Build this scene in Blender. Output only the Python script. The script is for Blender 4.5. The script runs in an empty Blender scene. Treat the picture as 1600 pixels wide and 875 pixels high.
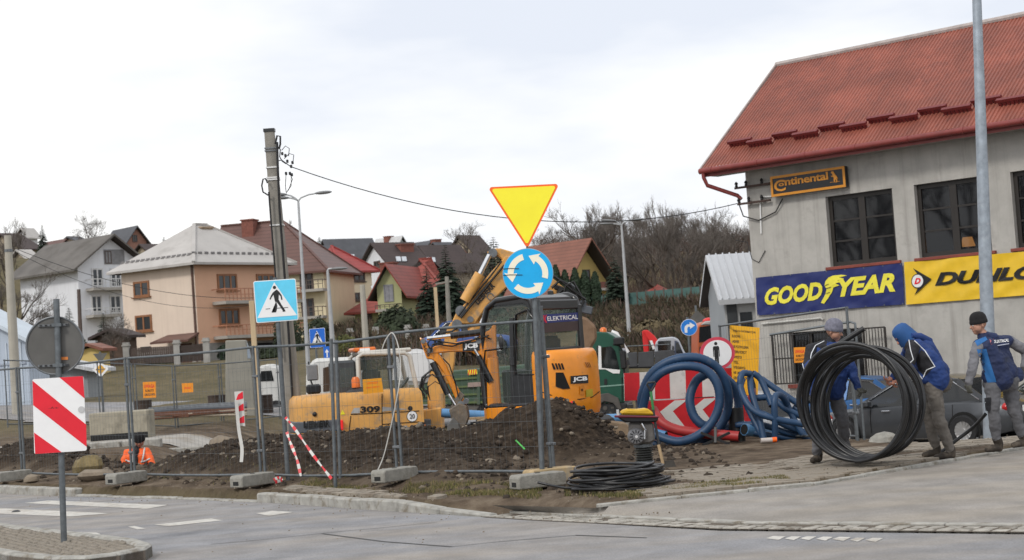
import bpy, bmesh, math, random
import numpy as np
from mathutils import Vector as V, Matrix, noise as MN
R = math.radians
random.seed(7)
SC = bpy.context.scene
COL = SC.collection

# ------------------------------------------------------------------ camera, sky, sun, exposure
F = 2600.0                                   # focal length in photograph pixels (1600 wide)
PITCH, ROLL = 0.0444, 0.070
CAM = V((0, 0, 1.65))
CM = Matrix.Rotation(math.pi/2 + PITCH, 4, 'X') @ Matrix.Rotation(-ROLL, 4, 'Z')
cd = bpy.data.cameras.new('camera'); cam = bpy.data.objects.new('camera', cd); COL.objects.link(cam)
cam.matrix_world = Matrix.Translation(CAM) @ CM
cd.sensor_width = 36; cd.lens = F/1600*36; cd.clip_end = 6000; cd.clip_start = .1
cd.dof.use_dof = True; cd.dof.focus_distance = 22; cd.dof.aperture_fstop = 4.0
SC.camera = cam

SUN_AZ, SUN_EL = R(-142), R(42)              # azimuth from +Y, clockwise
w = bpy.data.worlds.new('World'); SC.world = w; w.use_nodes = True
nt = w.node_tree; nt.nodes.clear(); NN = nt.nodes.new; L_ = nt.links.new
sky = NN('ShaderNodeTexSky'); sky.sky_type = 'NISHITA'; sky.sun_disc = False
sky.sun_elevation = SUN_EL; sky.sun_rotation = SUN_AZ; sky.air_density = 1; sky.dust_density = 3
b1 = NN('ShaderNodeBackground'); L_(sky.outputs[0], b1.inputs[0]); b1.inputs[1].default_value = .1
tc = NN('ShaderNodeTexCoord'); mp = NN('ShaderNodeMapping'); mp.inputs['Scale'].default_value = (1.6, 1.6, 5.5)
mp.inputs['Location'].default_value = (.35, 0, .2)
L_(tc.outputs['Generated'], mp.inputs[0])
nz = NN('ShaderNodeTexNoise'); nz.inputs['Scale'].default_value = 2.2; nz.inputs['Detail'].default_value = 5; nz.inputs['Roughness'].default_value = .5
L_(mp.outputs[0], nz.inputs[0])
cr = NN('ShaderNodeValToRGB'); cr.color_ramp.elements[0].position = .36; cr.color_ramp.elements[1].position = .60
cr.color_ramp.elements[0].color = (.63, .665, .735, 1); cr.color_ramp.elements[1].color = (.86, .858, .85, 1)
L_(nz.outputs[0], cr.inputs[0])
b2 = NN('ShaderNodeBackground'); L_(cr.outputs[0], b2.inputs[0]); b2.inputs[1].default_value = 1.36
mx = NN('ShaderNodeMixShader'); mx.inputs[0].default_value = .93
L_(b1.outputs[0], mx.inputs[1]); L_(b2.outputs[0], mx.inputs[2])
wo = NN('ShaderNodeOutputWorld'); L_(mx.outputs[0], wo.inputs[0])
sl = bpy.data.lights.new('sun', 'SUN'); sl.energy = 1.5; sl.angle = R(10); sl.color = (1, .96, .9)
so = bpy.data.objects.new('sun', sl); COL.objects.link(so)
sd = V((math.sin(SUN_AZ)*math.cos(SUN_EL), math.cos(SUN_AZ)*math.cos(SUN_EL), math.sin(SUN_EL)))
so.rotation_euler = sd.to_track_quat('Z', 'Y').to_euler(); so.location = (0, 0, 40)
SC.view_settings.view_transform = 'Standard'; SC.view_settings.look = 'None'
SC.view_settings.exposure = 0.0; SC.view_settings.gamma = 1

# ------------------------------------------------------------------ pixel <-> place
def ray(px, py): return (CM.to_3x3() @ V(((px-800)/F, (437.5-py)/F, -1))).normalized()
def W(px, py, Y):
    d = ray(px, py); return CAM + d*(Y/d.y)
def G(px, py, z=0.0):
    d = ray(px, py); return CAM + d*((z-CAM.z)/d.z)
def proj(p):
    q = CM.to_3x3().transposed() @ (V(p)-CAM); return (800+F*q.x/-q.z, 437.5-F*q.y/-q.z)
def hit(px, py, o, n):
    d = ray(px, py); return CAM + d*((o-CAM).dot(n)/d.dot(n))

# ------------------------------------------------------------------ objects
WM = {}
def link(o, parent=None):
    COL.objects.link(o)
    if parent is not None: o.parent = parent
    WM[o.name] = (WM[parent.name] if parent is not None else Matrix()) @ o.matrix_basis
    return o
def thing(name, label, cat, loc=(0,0,0), rz=0.0, group=None, tilt=None):
    o = bpy.data.objects.new(name, None); o.empty_display_size = .2
    o.location = loc; o.rotation_euler = (0, 0, rz) if tilt is None else tilt
    o['label'] = label; o['category'] = cat
    if group: o['group'] = group
    return link(o)
def tag(o, label, cat, group=None):
    o['label'] = label; o['category'] = cat
    if group: o['group'] = group
    return o
def struct(o): o['kind'] = 'structure'; return o
def stuff(o): o['kind'] = 'stuff'; return o
def sempty(name):
    o = bpy.data.objects.new(name, None); link(o); return struct(o)
def dup(root, loc=None, rz=None, label=None, group=None, scale=None):
    def cp(o, par):
        c = o.copy(); COL.objects.link(c); c.parent = par
        for ch in list(o.children): cp(ch, c)
        return c
    r = cp(root, None)
    if loc is not None: r.location = loc
    if rz is not None: r.rotation_euler = (0, 0, rz)
    if scale is not None: r.scale = scale
    if label: r['label'] = label
    if group: r['group'] = group
    return r
def lpt(o, px, py, y=None, x=None):
    """pixel -> local point on the plane local y=const (or x=const) of thing o"""
    Mi = WM[o.name].inverted(); c = Mi @ CAM; d = (Mi.to_3x3() @ ray(px, py))
    if y is not None: t = (y-c.y)/d.y
    else: t = (x-c.x)/d.x
    return c + d*t

class MB:
    def __init__(s, M=None): s.v=[]; s.f=[]; s.m=[]; s.M=M; s.mi=0
    def add(s, vs, fs):
        b=len(s.v)
        for p in vs:
            p=V(p); s.v.append(s.M@p if s.M is not None else p)
        for f in fs: s.f.append(tuple(b+i for i in f)); s.m.append(s.mi)
        return s
    def box(s, c, sz, rot=None):
        x,y,z=[k/2 for k in sz]; c=V(c)
        vs=[V((i,j,k)) for k in(-z,z) for j in(-y,y) for i in(-x,x)]
        if rot is not None: vs=[rot@p for p in vs]
        return s.add([c+p for p in vs],[(0,2,3,1),(4,5,7,6),(0,1,5,4),(2,6,7,3),(0,4,6,2),(1,3,7,5)])
    def bx(s, x0,x1,y0,y1,z0,z1): return s.box(((x0+x1)/2,(y0+y1)/2,(z0+z1)/2),(abs(x1-x0),abs(y1-y0),abs(z1-z0)))
    def bar(s, p, q, a, b=None, up=(0,0,1)):
        """rectangular bar from p to q, a wide, b high"""
        p=V(p); q=V(q); b=b or a; d=(q-p).normalized(); up=V(up)
        if abs(d.dot(up))>.98: up=V((0,1,0))
        x=d.cross(up).normalized(); y=x.cross(d)
        vs=[e+x*i*a/2+y*j*b/2 for e in(p,q) for i,j in((-1,-1),(1,-1),(1,1),(-1,1))]
        return s.add(vs,[(0,1,2,3),(7,6,5,4),(0,4,5,1),(1,5,6,2),(2,6,7,3),(3,7,4,0)])
    def tube(s, pts, r, n=8, closed=False):
        P=[V(p) for p in pts]; N=len(P)
        rr=r if isinstance(r,(list,tuple)) else [r]*N
        T=[]
        for i in range(N):
            a=P[(i-1)%N] if closed or i>0 else P[i]; b=P[(i+1)%N] if closed or i<N-1 else P[i]
            t=(b-a); T.append(t.normalized() if t.length>1e-9 else V((0,0,1)))
        up=V((0,0,1)) if abs(T[0].z)<.9 else V((1,0,0)); x=T[0].cross(up).normalized(); vs=[]
        for i in range(N):
            x=(x-T[i]*x.dot(T[i]))
            x=x.normalized() if x.length>1e-6 else T[i].orthogonal().normalized()
            y=T[i].cross(x)
            for k in range(n):
                a=2*math.pi*k/n; vs.append(P[i]+(x*math.cos(a)+y*math.sin(a))*rr[i])
        fs=[]
        for i in range(N if closed else N-1):
            j=(i+1)%N
            for k in range(n): fs.append((i*n+k,i*n+(k+1)%n,j*n+(k+1)%n,j*n+k))
        if not closed: fs+= [tuple(range(n-1,-1,-1)),tuple((N-1)*n+k for k in range(n))]
        return s.add(vs,fs)
    def cyl(s,p,q,r,r2=None,n=14): return s.tube([p,q],[r,r if r2 is None else r2],n)
    def prism(s, poly, y0, y1):
        """polygon in x,z pushed through y0..y1"""
        n=len(poly); vs=[(x,y0,z) for x,z in poly]+[(x,y1,z) for x,z in poly]
        return s.add(vs,[tuple(range(n)),tuple(range(2*n-1,n-1,-1))]+[(i,i+n,(i+1)%n+n,(i+1)%n) for i in range(n)])
    def slab(s, poly, z0, z1):
        n=len(poly); vs=[(p[0],p[1],z0+(p[2] if len(p)>2 else 0)) for p in poly]+[(p[0],p[1],z1+(p[2] if len(p)>2 else 0)) for p in poly]
        return s.add(vs,[tuple(range(n-1,-1,-1)),tuple(range(n,2*n))]+[(i,(i+1)%n,(i+1)%n+n,i+n) for i in range(n)])
    def lathe(s, prof, c=(0,0,0), axis='Z', n=20, rot=None, caps=True):
        c=V(c); vs=[]
        for r,h in prof:
            for k in range(n):
                a=2*math.pi*k/n; p=V((r*math.cos(a),r*math.sin(a),h))
                if axis=='Y': p=V((p.x,p.z,p.y))
                if axis=='X': p=V((p.z,p.x,p.y))
                if rot is not None: p=rot@p
                vs.append(c+p)
        m=len(prof); fs=[(i*n+k,i*n+(k+1)%n,(i+1)*n+(k+1)%n,(i+1)*n+k) for i in range(m-1) for k in range(n)]
        if caps: fs+=[tuple(range(n-1,-1,-1)),tuple((m-1)*n+k for k in range(n))]
        return s.add(vs,fs)
    def ball(s, c, r, n=10, m=7, rot=None):
        rx,ry,rz=(r,r,r) if not isinstance(r,(tuple,list)) else r
        c=V(c); vs=[]; 
        for i in range(m+1):
            t=math.pi*i/m
            for k in range(n):
                a=2*math.pi*k/n; p=V((rx*math.sin(t)*math.cos(a),ry*math.sin(t)*math.sin(a),rz*math.cos(t)))
                vs.append(c+(rot@p if rot is not None else p))
        return s.add(vs,[(i*n+k,(i+1)*n+k,(i+1)*n+(k+1)%n,i*n+(k+1)%n) for i in range(m) for k in range(n)])
    def loft(s, secs):
        n=len(secs[0]); vs=[p for q in secs for p in q]; fs=[]
        for i in range(len(secs)-1):
            for k in range(n): fs.append((i*n+k,i*n+(k+1)%n,(i+1)*n+(k+1)%n,(i+1)*n+k))
        b=(len(secs)-1)*n
        return s.add(vs,fs+[tuple(range(n-1,-1,-1)),tuple(b+k for k in range(n))])
    def build(s, name, mats, parent=None, smooth=None, bev=0, world=False, seg=1):
        if not isinstance(mats,(list,tuple)): mats=[mats]
        vs=s.v
        if world and parent is not None:
            Mi=WM[parent.name].inverted(); vs=[Mi@p for p in vs]
        me=bpy.data.meshes.new(name); me.from_pydata([tuple(p) for p in vs],[],s.f)
        for m in mats: me.materials.append(m)
        if len(mats)>1: me.polygons.foreach_set('material_index',s.m)
        bm=bmesh.new(); bm.from_mesh(me); bmesh.ops.remove_doubles(bm,verts=bm.verts,dist=1e-5)
        bmesh.ops.recalc_face_normals(bm,faces=bm.faces)
        if bev: bmesh.ops.bevel(bm,geom=[e for e in bm.edges if len(e.link_faces)==2 and e.calc_face_angle(0)>.5],offset=bev,segments=seg,affect='EDGES',clamp_overlap=True)
        bm.to_mesh(me); bm.free()
        if smooth:
            me.shade_smooth(); me.set_sharp_from_angle(angle=R(smooth))
        o=bpy.data.objects.new(name,me); return link(o,parent)

def share(o, name, parent, M):
    """another object on the mesh of o, placed with matrix M in the parent"""
    c=bpy.data.objects.new(name,o.data); c.matrix_basis=M; return link(c,parent)

# ------------------------------------------------------------------ materials
MAT={}
def mat(name,col,rough=.7,metal=0,var=.18,sc=4,bump=0,bsc=40,dirt=None,dpos=.55,dsc=2.5,wave=None,coat=0,spec=.5,stretch=None,streak=None):
    if name in MAT: return MAT[name]
    m=bpy.data.materials.new(name); m.use_nodes=True; t=m.node_tree; N=t.nodes.new; K=t.links.new
    p=t.nodes['Principled BSDF']; p.inputs['Roughness'].default_value=rough; p.inputs['Metallic'].default_value=metal
    p.inputs['Specular IOR Level'].default_value=spec; p.inputs['Coat Weight'].default_value=coat; p.inputs['Coat Roughness'].default_value=.15
    c=N('ShaderNodeTexCoord'); src=c.outputs['Object']
    if stretch:
        g=N('ShaderNodeMapping'); g.inputs['Scale'].default_value=stretch; K(src,g.inputs[0]); src=g.outputs[0]
    a=N('ShaderNodeTexNoise'); a.inputs['Scale'].default_value=sc; a.inputs['Detail'].default_value=6; a.inputs['Roughness'].default_value=.6; K(src,a.inputs[0])
    r=N('ShaderNodeValToRGB'); e=r.color_ramp.elements
    e[0].position=.3; e[1].position=.7
    e[0].color=tuple(max(0,x*(1-var)) for x in col[:3])+(1,); e[1].color=tuple(min(1,x*(1+var)) for x in col[:3])+(1,)
    K(a.outputs[0],r.inputs[0]); out=r.outputs[0]
    def mixin(out,fac,c2,mode='MIX'):
        x=N('ShaderNodeMix'); x.data_type='RGBA'; x.blend_type=mode; K(fac,x.inputs[0]); K(out,x.inputs[6])
        if isinstance(c2,tuple): x.inputs[7].default_value=c2[:3]+(1,)
        else: K(c2,x.inputs[7])
        return x.outputs[2]
    if dirt is not None:
        b=N('ShaderNodeTexNoise'); b.inputs['Scale'].default_value=dsc; b.inputs['Detail'].default_value=8; b.inputs['Roughness'].default_value=.68; K(c.outputs['Object'],b.inputs[0])
        q=N('ShaderNodeMapRange'); q.inputs[1].default_value=dpos; q.inputs[2].default_value=dpos+.16; q.inputs[4].default_value=.85; K(b.outputs[0],q.inputs[0])
        out=mixin(out,q.outputs[0],dirt)
    if streak is not None:
        g=N('ShaderNodeMapping'); g.inputs['Scale'].default_value=(2.6,2.6,.12); K(c.outputs['Object'],g.inputs[0])
        b=N('ShaderNodeTexNoise'); b.inputs['Scale'].default_value=1.4; b.inputs['Detail'].default_value=7; b.inputs['Roughness'].default_value=.7; K(g.outputs[0],b.inputs[0])
        q=N('ShaderNodeMapRange'); q.inputs[1].default_value=.5; q.inputs[2].default_value=.75; q.inputs[4].default_value=.7; K(b.outputs[0],q.inputs[0])
        out=mixin(out,q.outputs[0],streak)
    hb=None
    if wave:
        ax,ws,dk=wave
        u=N('ShaderNodeTexWave'); u.wave_type='BANDS'; u.bands_direction=ax; u.wave_profile='SAW'; u.inputs['Scale'].default_value=ws; u.inputs['Distortion'].default_value=.12; K(c.outputs['Object'],u.inputs[0])
        q=N('ShaderNodeMapRange'); q.inputs[1].default_value=.0; q.inputs[2].default_value=.32; q.inputs[3].default_value=dk; q.inputs[4].default_value=0; K(u.outputs[1],q.inputs[0])
        out=mixin(out,q.outputs[0],tuple(x*.45 for x in col[:3])); hb=u.outputs[1]
    K(out,p.inputs['Base Color'])
    if bump:
        h=N('ShaderNodeTexNoise'); h.inputs['Scale'].default_value=bsc; h.inputs['Detail'].default_value=5; K(src,h.inputs[0])
        k=N('ShaderNodeBump'); k.inputs['Strength'].default_value=min(1,bump); k.inputs['Distance'].default_value=.03*max(1,bump)
        K(h.outputs[0],k.inputs['Height']); K(k.outputs[0],p.inputs['Normal'])
    elif hb is not None:
        k=N('ShaderNodeBump'); k.inputs['Strength'].default_value=.6; k.inputs['Distance'].default_value=.05
        K(hb,k.inputs['Height']); K(k.outputs[0],p.inputs['Normal'])
    MAT[name]=m; return m
def emit(name,col,s):
    m=bpy.data.materials.new(name); m.use_nodes=True; p=m.node_tree.nodes['Principled BSDF']
    p.inputs['Base Color'].default_value=col+(1,); p.inputs['Emission Color'].default_value=col+(1,); p.inputs['Emission Strength'].default_value=s; return m
def glass(name,tint,alpha,rough=.03):
    """a pane: glossy, partly clear and tinted"""
    m=bpy.data.materials.new(name); m.use_nodes=True; t=m.node_tree; p=t.nodes['Principled BSDF']
    p.inputs['Base Color'].default_value=tint+(1,); p.inputs['Roughness'].default_value=rough; p.inputs['Alpha'].default_value=alpha
    p.inputs['Specular IOR Level'].default_value=.6; MAT[name]=m; return m

steel=mat('galvanised steel',(.135,.15,.16),.5,.45,.25,14,dirt=(.2,.19,.18),dpos=.58,dsc=6)
dsteel=mat('dull steel',(.17,.18,.19),.5,.5,.3,10)
concrete=mat('grey concrete',(.28,.27,.24),.9,0,.25,9,.5,60,dirt=(.16,.14,.11),dpos=.54,dsc=4)
kerbm=mat('kerb concrete',(.36,.35,.32),.9,0,.25,7,.4,70,dirt=(.17,.14,.10),dpos=.5,dsc=5)
black=mat('black rubber',(.012,.012,.013),.5,0,.4,12)
blackp=mat('black plastic',(.02,.021,.023),.4,0,.3,10,dirt=(.1,.085,.065),dpos=.62,dsc=4)
blackc=mat('black cable sheath',(.014,.0145,.016),.36,0,.4,9,dirt=(.12,.1,.08),dpos=.64,dsc=7)
white=mat('white paint',(.78,.78,.77),.5,0,.06,6)
signw=mat('white sign film',(.85,.85,.85),.35,0,.03,8)
signr=mat('red sign film',(.75,.012,.03),.35,0,.06,5)
signb=mat('blue sign film',(.0,.42,.85),.35,0,.06,5)
signk=mat('black sign film',(.01,.01,.01),.4,0,.1,5)
signy=mat('yellow sign film',(.98,.86,.03),.35,0,.04,5)
signor=mat('orange sign film',(.95,.14,.01),.35,0,.04,5)
cream=mat('cream sign film',(.93,.88,.70),.35,0,.03,5)
wood=mat('raw wood',(.42,.30,.17),.75,0,.3,6,stretch=(1,1,.15))
jcby=mat('orange yellow machine paint',(.78,.26,.007),.32,0,.10,3,dirt=(.24,.13,.045),dpos=.61,dsc=5,coat=.3)
lieb=mat('dusty orange machine paint',(.64,.33,.085),.5,0,.14,3,dirt=(.30,.22,.14),dpos=.52,dsc=4)
lgrey=mat('machine grey paint',(.09,.10,.115),.5,0,.15,4,dirt=(.2,.17,.13),dpos=.6,dsc=4)
chrome=mat('polished rod',(.75,.76,.78),.15,1,.05,5)
muddy=mat('muddy worn steel',(.17,.14,.11),.7,.3,.35,7,.3,30,dirt=(.24,.18,.12),dpos=.5,dsc=5)
# ------------------------------------------------------------------ terrain
def sm(x,a,b):
    t=np.clip((np.asarray(x,float)-a)/(b-a),0,1); return t*t*(3-2*t)
EDGE=np.array([(-60,95),(-20,42.5),(-12,32.8),(-8.8,28.7),(-7.3,27),(-5.2,24.8),(-3.5,22.9),(-2.1,20.9),(-1.05,19.5),(-.44,19.0),(.7,17.8),(1.68,18.2),(3.2,18.6),(6.7,21.9),(12,28),(60,85)],float)
def edge(x): return np.interp(x,EDGE[:,0],EDGE[:,1])
HP=[(60,560,118),(190,562,105),(320,574,104),(460,535,128),(560,505,140),(620,515,128),(700,505,140),(600,440,190),(540,412,220),(650,404,230),(210,400,205),(110,402,195),(20,425,190),
    (-300,430,190),(-300,600,90),(880,494,130),(960,492,150),(1050,484,165),(1150,492,150),(900,425,240),(1050,402,255),(1160,402,255),(1500,400,250),(1900,400,200),(400,392,240),
    (300,615,76),(300,645,61),(100,622,76),(600,575,78),(620,534,101),(720,530,101),(900,562,90),(1050,540,84),(1300,545,90),(1700,520,90),(940,652,60),(1100,600,66),(1400,590,66),(1900,560,70),(-200,650,62)]
HP=[(lambda p:(p.x,p.y,p.z))(W(*h)) for h in HP]+[(x,y,z) for x,y,z in ((-120,420,14),(120,420,12),(0,420,14),(-260,300,16),(260,300,12),(0,900,0),(-700,700,0),(700,700,0),(0,2500,-8),(-2500,900,-8),(2500,900,-8))]
HP=np.array(HP)
def hill(x,y):
    x=np.asarray(x,float); y=np.asarray(y,float); n=np.zeros_like(x); d=np.zeros_like(x)
    for a,b,c in HP:
        s=.085*b+3
        k=1/(((x-a)**2+(y-b)**2)/(s*s)+.06)**2.0
        n+=k*c; d+=k
    return n/d
def gauss(x,y,cx,cy,sx,sy,h,rot=0):
    c,s=math.cos(rot),math.sin(rot); dx=x-cx; dy=y-cy; u=dx*c+dy*s; v=-dx*s+dy*c
    return h*np.exp(-(u/sx)**2-(v/sy)**2)
def heaps(x,y):
    """dirt thrown up in front of the trench, and the heap by the small excavator"""
    z=gauss(x,y,.25,25.3,1.2,1.0,.72)+gauss(x,y,.75,25.0,.6,.8,.26)+gauss(x,y,1.3,23.8,.5,.6,.10)
    z=z+gauss(x,y,-1.6,26.0,2.0,1.2,.42)+gauss(x,y,-3.6,27.6,1.7,1.2,.42)+gauss(x,y,-5.2,29.2,1.4,1.3,.36)+gauss(x,y,-7.2,30.2,.9,.9,.08)+gauss(x,y,-9.5,33.6,1.6,1.2,.45)
    d=y-edge(x); z=z+.27*sm(d,1.3,2.9)*(1-sm(d,4.6,6.8))*(1-sm(x,-1.2,.6))*(.75+.25*np.sin(x*1.7+y*.9))*(1-.97*np.exp(-((x+6.7)/1.25)**2))
    z=z+gauss(x,y,-2.2,23.9,1.5,.6,.12,-.7)+gauss(x,y,-5,26.7,1.8,.6,.16,-.8)
    return z
def trench(x,y):
    # runs along the far side of the thrown-up earth
    c,s=math.cos(-.72),math.sin(-.72); dx=x+6.2; dy=y-33.2; u=dx*c+dy*s; v=-dx*s+dy*c
    t=(1-sm(abs(v),1.1,1.9))*(1-sm(abs(u),8.5,10))
    return -1.25*t
def gz(x,y):
    x=np.asarray(x,float); y=np.asarray(y,float)
    d=y-edge(x)
    site=-.28+.28*sm(d,.05,.3+.9*np.exp(-((x-.1)/.8)**2))
    y0=30-7.0*sm(x,4.3,5.6)+1.5*sm(-x,3,7)
    drop=-1.0*sm(y,y0,y0+4.5+3*sm(x,4.3,5.6))*sm(x,-9.5,-6.5)
    left=.03*sm(-x,6,10)
    z=site+drop+left+heaps(x,y)+trench(x,y)
    b=sm(y,50,60)
    far=hill(x,y)
    z=z*(1-b)+far*b
    out=sm(abs(x),22,40)
    return np.where(d<-1,-.28,z)
def gzf(x,y): return float(gz(np.array([x]),np.array([y]))[0])
def spread(a,b,step,lo,hi,g=1.13):
    c=list(np.arange(a,b,step)); s=step; x=a
    L=[]
    while x>lo: s*=g; x-=s; L.append(x)
    Rr=[]; s=step; x=c[-1]
    while x<hi: s*=g; x+=s; Rr.append(x)
    return np.array(L[::-1]+c+Rr)
gx=spread(-12,7.5,.11,-2500,2500); gy=spread(17.4,36,.11,-60,3000)
X,Y=np.meshgrid(gx,gy); Z=gz(X,Y)
fine=((X>-13)&(X<8)&(Y>17)&(Y<37)&(Y-edge(X)>.35))
soilm=(1-sm(Y,51,56))*sm(Y-edge(X),.1,.4)
pav=sm(X,1.2,2.2)*(1-sm(Y,23.6,25.2))
for i,j in zip(*np.nonzero(fine)):
    x,y=X[i,j],Y[i,j]; k=1-.85*pav[i,j]
    n=MN.fractal(V((x*1.3,y*1.3,.3)),1,2,5)*.085+MN.turbulence(V((x*3.1,y*3.1,4)),3,False)*.07-.06
    hz=min(1,.35+2.2*float(heaps(np.array([x]),np.array([y]))[0])+ (1.0 if trench(np.array([x]),np.array([y]))[0]<-.1 else 0))
    Z[i,j]+=n*k*hz
nx,ny=len(gx),len(gy)
me=bpy.data.meshes.new('ground')
idx=np.arange(nx*ny).reshape(ny,nx)
q=np.stack([idx[:-1,:-1],idx[:-1,1:],idx[1:,1:],idx[1:,:-1]],-1).reshape(-1,4)
me.from_pydata(np.stack([X,Y,Z],-1).reshape(-1,3).tolist(),[],q.tolist())
at=me.attributes.new('soil','FLOAT','POINT'); at.data.foreach_set('value',(soilm).reshape(-1).astype(np.float32))
dirtz=np.clip(heaps(X,Y)*3,0,1)+(trench(X,Y)<-.05)
at=me.attributes.new('fresh','FLOAT','POINT'); at.data.foreach_set('value',np.clip(dirtz,0,1).reshape(-1).astype(np.float32))
me.shade_smooth()
gm=bpy.data.materials.new('earth and grass'); gm.use_nodes=True; t=gm.node_tree; N=t.nodes.new; K=t.links.new; p=t.nodes['Principled BSDF']; p.inputs['Roughness'].default_value=.95; p.inputs['Specular IOR Level'].default_value=.2
tcn=N('ShaderNodeTexCoord')
def ns(sc,det=8,ro=.65):
    a=N('ShaderNodeTexNoise'); a.inputs['Scale'].default_value=sc; a.inputs['Detail'].default_value=det; a.inputs['Roughness'].default_value=ro; K(tcn.outputs['Object'],a.inputs[0]); return a.outputs[0]
def ramp(src,*st):
    r=N('ShaderNodeValToRGB'); e=r.color_ramp.elements
    while len(e)<len(st): e.new(.5)
    for k,(po,c) in enumerate(st): e[k].position=po; e[k].color=c+(1,)
    K(src,r.inputs[0]); return r.outputs[0]
def mixc(f,a,b):
    x=N('ShaderNodeMix'); x.data_type='RGBA'; K(f,x.inputs[0]); K(a,x.inputs[6]); K(b,x.inputs[7]); return x.outputs[2]
n1=ns(9); n2=ns(.12,6); n3=ns(2.2)
fresh=ramp(n1,(.3,(.012,.0085,.006)),(.52,(.040,.028,.019)),(.72,(.10,.075,.053)))
mud=ramp(n3,(.32,(.060,.043,.029)),(.5,(.135,.10,.07)),(.68,(.24,.19,.137)))
grs=ramp(n2,(.35,(.075,.062,.036)),(.5,(.165,.13,.08)),(.66,(.075,.064,.036)))
grs2=mixc(ns(6),grs,ramp(ns(1.5),(.3,(.05,.055,.02)),(.7,(.2,.16,.09))))
aS=N('ShaderNodeAttribute'); aS.attribute_name='soil'; aF=N('ShaderNodeAttribute'); aF.attribute_name='fresh'
s1=mixc(aF.outputs['Fac'],mud,fresh); K(mixc(aS.outputs['Fac'],grs2,s1),p.inputs['Base Color'])
bp=N('ShaderNodeBump'); bp.inputs['Strength'].default_value=.9; bp.inputs['Distance'].default_value=.05; K(ns(22,8,.75),bp.inputs['Height']); K(bp.outputs[0],p.inputs['Normal'])
me.materials.append(gm)
go=bpy.data.objects.new('ground',me); link(go); struct(go)

# ------------------------------------------------------------------ road, driveway, island
def asphalt(name,base,dust,dpos):
    m=bpy.data.materials.new(name); m.use_nodes=True; t=m.node_tree; N=t.nodes.new; K=t.links.new; p=t.nodes['Principled BSDF']
    p.inputs['Roughness'].default_value=.85; p.inputs['Specular IOR Level'].default_value=.3
    c=N('ShaderNodeTexCoord'); g=N('ShaderNodeMapping'); g.inputs['Rotation'].default_value=(0,0,R(48)); g.inputs['Scale'].default_value=(.22,1.1,1); K(c.outputs['Object'],g.inputs[0])
    a=N('ShaderNodeTexNoise'); a.inputs['Scale'].default_value=.9; a.inputs['Detail'].default_value=7; a.inputs['Roughness'].default_value=.62; K(g.outputs[0],a.inputs[0])
    q=N('ShaderNodeMapRange'); q.inputs[1].default_value=dpos-.1; q.inputs[2].default_value=dpos+.26; K(a.outputs[0],q.inputs[0])
    f=N('ShaderNodeTexNoise'); f.inputs['Scale'].default_value=55; f.inputs['Detail'].default_value=6; f.inputs['Roughness'].default_value=.75; K(c.outputs['Object'],f.inputs[0])
    r=N('ShaderNodeValToRGB'); e=r.color_ramp.elements; e[0].position=.25; e[1].position=.75; e[0].color=tuple(x*.62 for x in base)+(1,); e[1].color=tuple(x*1.4 for x in base)+(1,); K(f.outputs[0],r.inputs[0])
    r2=N('ShaderNodeValToRGB'); e=r2.color_ramp.elements; e[0].position=.2; e[1].position=.8; e[0].color=tuple(x*.75 for x in dust)+(1,); e[1].color=tuple(x*1.25 for x in dust)+(1,); K(f.outputs[0],r2.inputs[0])
    x=N('ShaderNodeMix'); x.data_type='RGBA'; K(q.outputs[0],x.inputs[0]); K(r.outputs[0],x.inputs[6]); K(r2.outputs[0],x.inputs[7])
    # broad patches of wear
    h=N('ShaderNodeTexNoise'); h.inputs['Scale'].default_value=2.3; h.inputs['Detail'].default_value=6; K(c.outputs['Object'],h.inputs[0])
    q3=N('ShaderNodeMapRange'); q3.inputs[1].default_value=.35; q3.inputs[2].default_value=.7; q3.inputs[3].default_value=.82; q3.inputs[4].default_value=1.12; K(h.outputs[0],q3.inputs[0])
    y=N('ShaderNodeMix'); y.data_type='RGBA'; y.blend_type='MULTIPLY'; y.inputs[0].default_value=1; K(x.outputs[2],y.inputs[6]); K(q3.outputs[0],y.inputs[7])
    K(y.outputs[2],p.inputs['Base Color'])
    b=N('ShaderNodeBump'); b.inputs['Strength'].default_value=.5; b.inputs['Distance'].default_value=.008; K(f.outputs[0],b.inputs['Height']); K(b.outputs[0],p.inputs['Normal'])
    return m
mroad=asphalt('road asphalt',(.25,.25,.26),(.31,.275,.235),.50)
mdrive=asphalt('driveway asphalt',(.275,.26,.245),(.315,.28,.235),.46)
RZ=-.15
def sheet(name,poly,z,m,step=None):
    b=MB(); b.add([(x,y,z if len(a)==0 else a[0]) for x,y,*a in poly],[tuple(range(len(poly)))])
    return struct(b.build(name,m))
kl=[(-60,95),(-20,42.5),(-12,32.8),(-8.8,28.7),(-7.3,27),(-5.2,24.8),(-3.5,22.9),(-2.1,20.9),(-1.05,19.5),(-.5,18.75),(1.8,15.8),(4.3,13.85),(8,11),(60,-28)]
sheet('road',[(60,-50),(60,-28)]+[(x,y) for x,y in kl[::-1][1:]]+[(-90,95),(-90,-50)],RZ,mroad)
GUT=[(-.5,18.75),(.1,17.95),(1.8,15.95),(4.3,14.0),(8,11.15)]
gut_off=.34
b=MB()
up=[(-.40,19.0),(.7,17.83),(1.68,18.22),(3.2,18.62),(6.7,21.9),(12,28),(30,49)]
lo=[(-.13,18.98),(.50,18.12),(2.10,16.29),(4.56,14.36),(8.26,11.5),(14,6.5),(34,-9)]
ring=[]
for k in range(len(up)-1):
    for s_ in range(6):
        t_=s_/6; ring.append((V(up[k]).lerp(V(up[k+1]),t_),V(lo[k]).lerp(V(lo[k+1]),t_)))
vs=[];fs=[]
for k,(u_,l_) in enumerate(ring):
    for s_ in range(5):
        q_=u_.lerp(l_,s_/4); vs.append((q_.x,q_.y,-.045-.083*s_/4))
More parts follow.
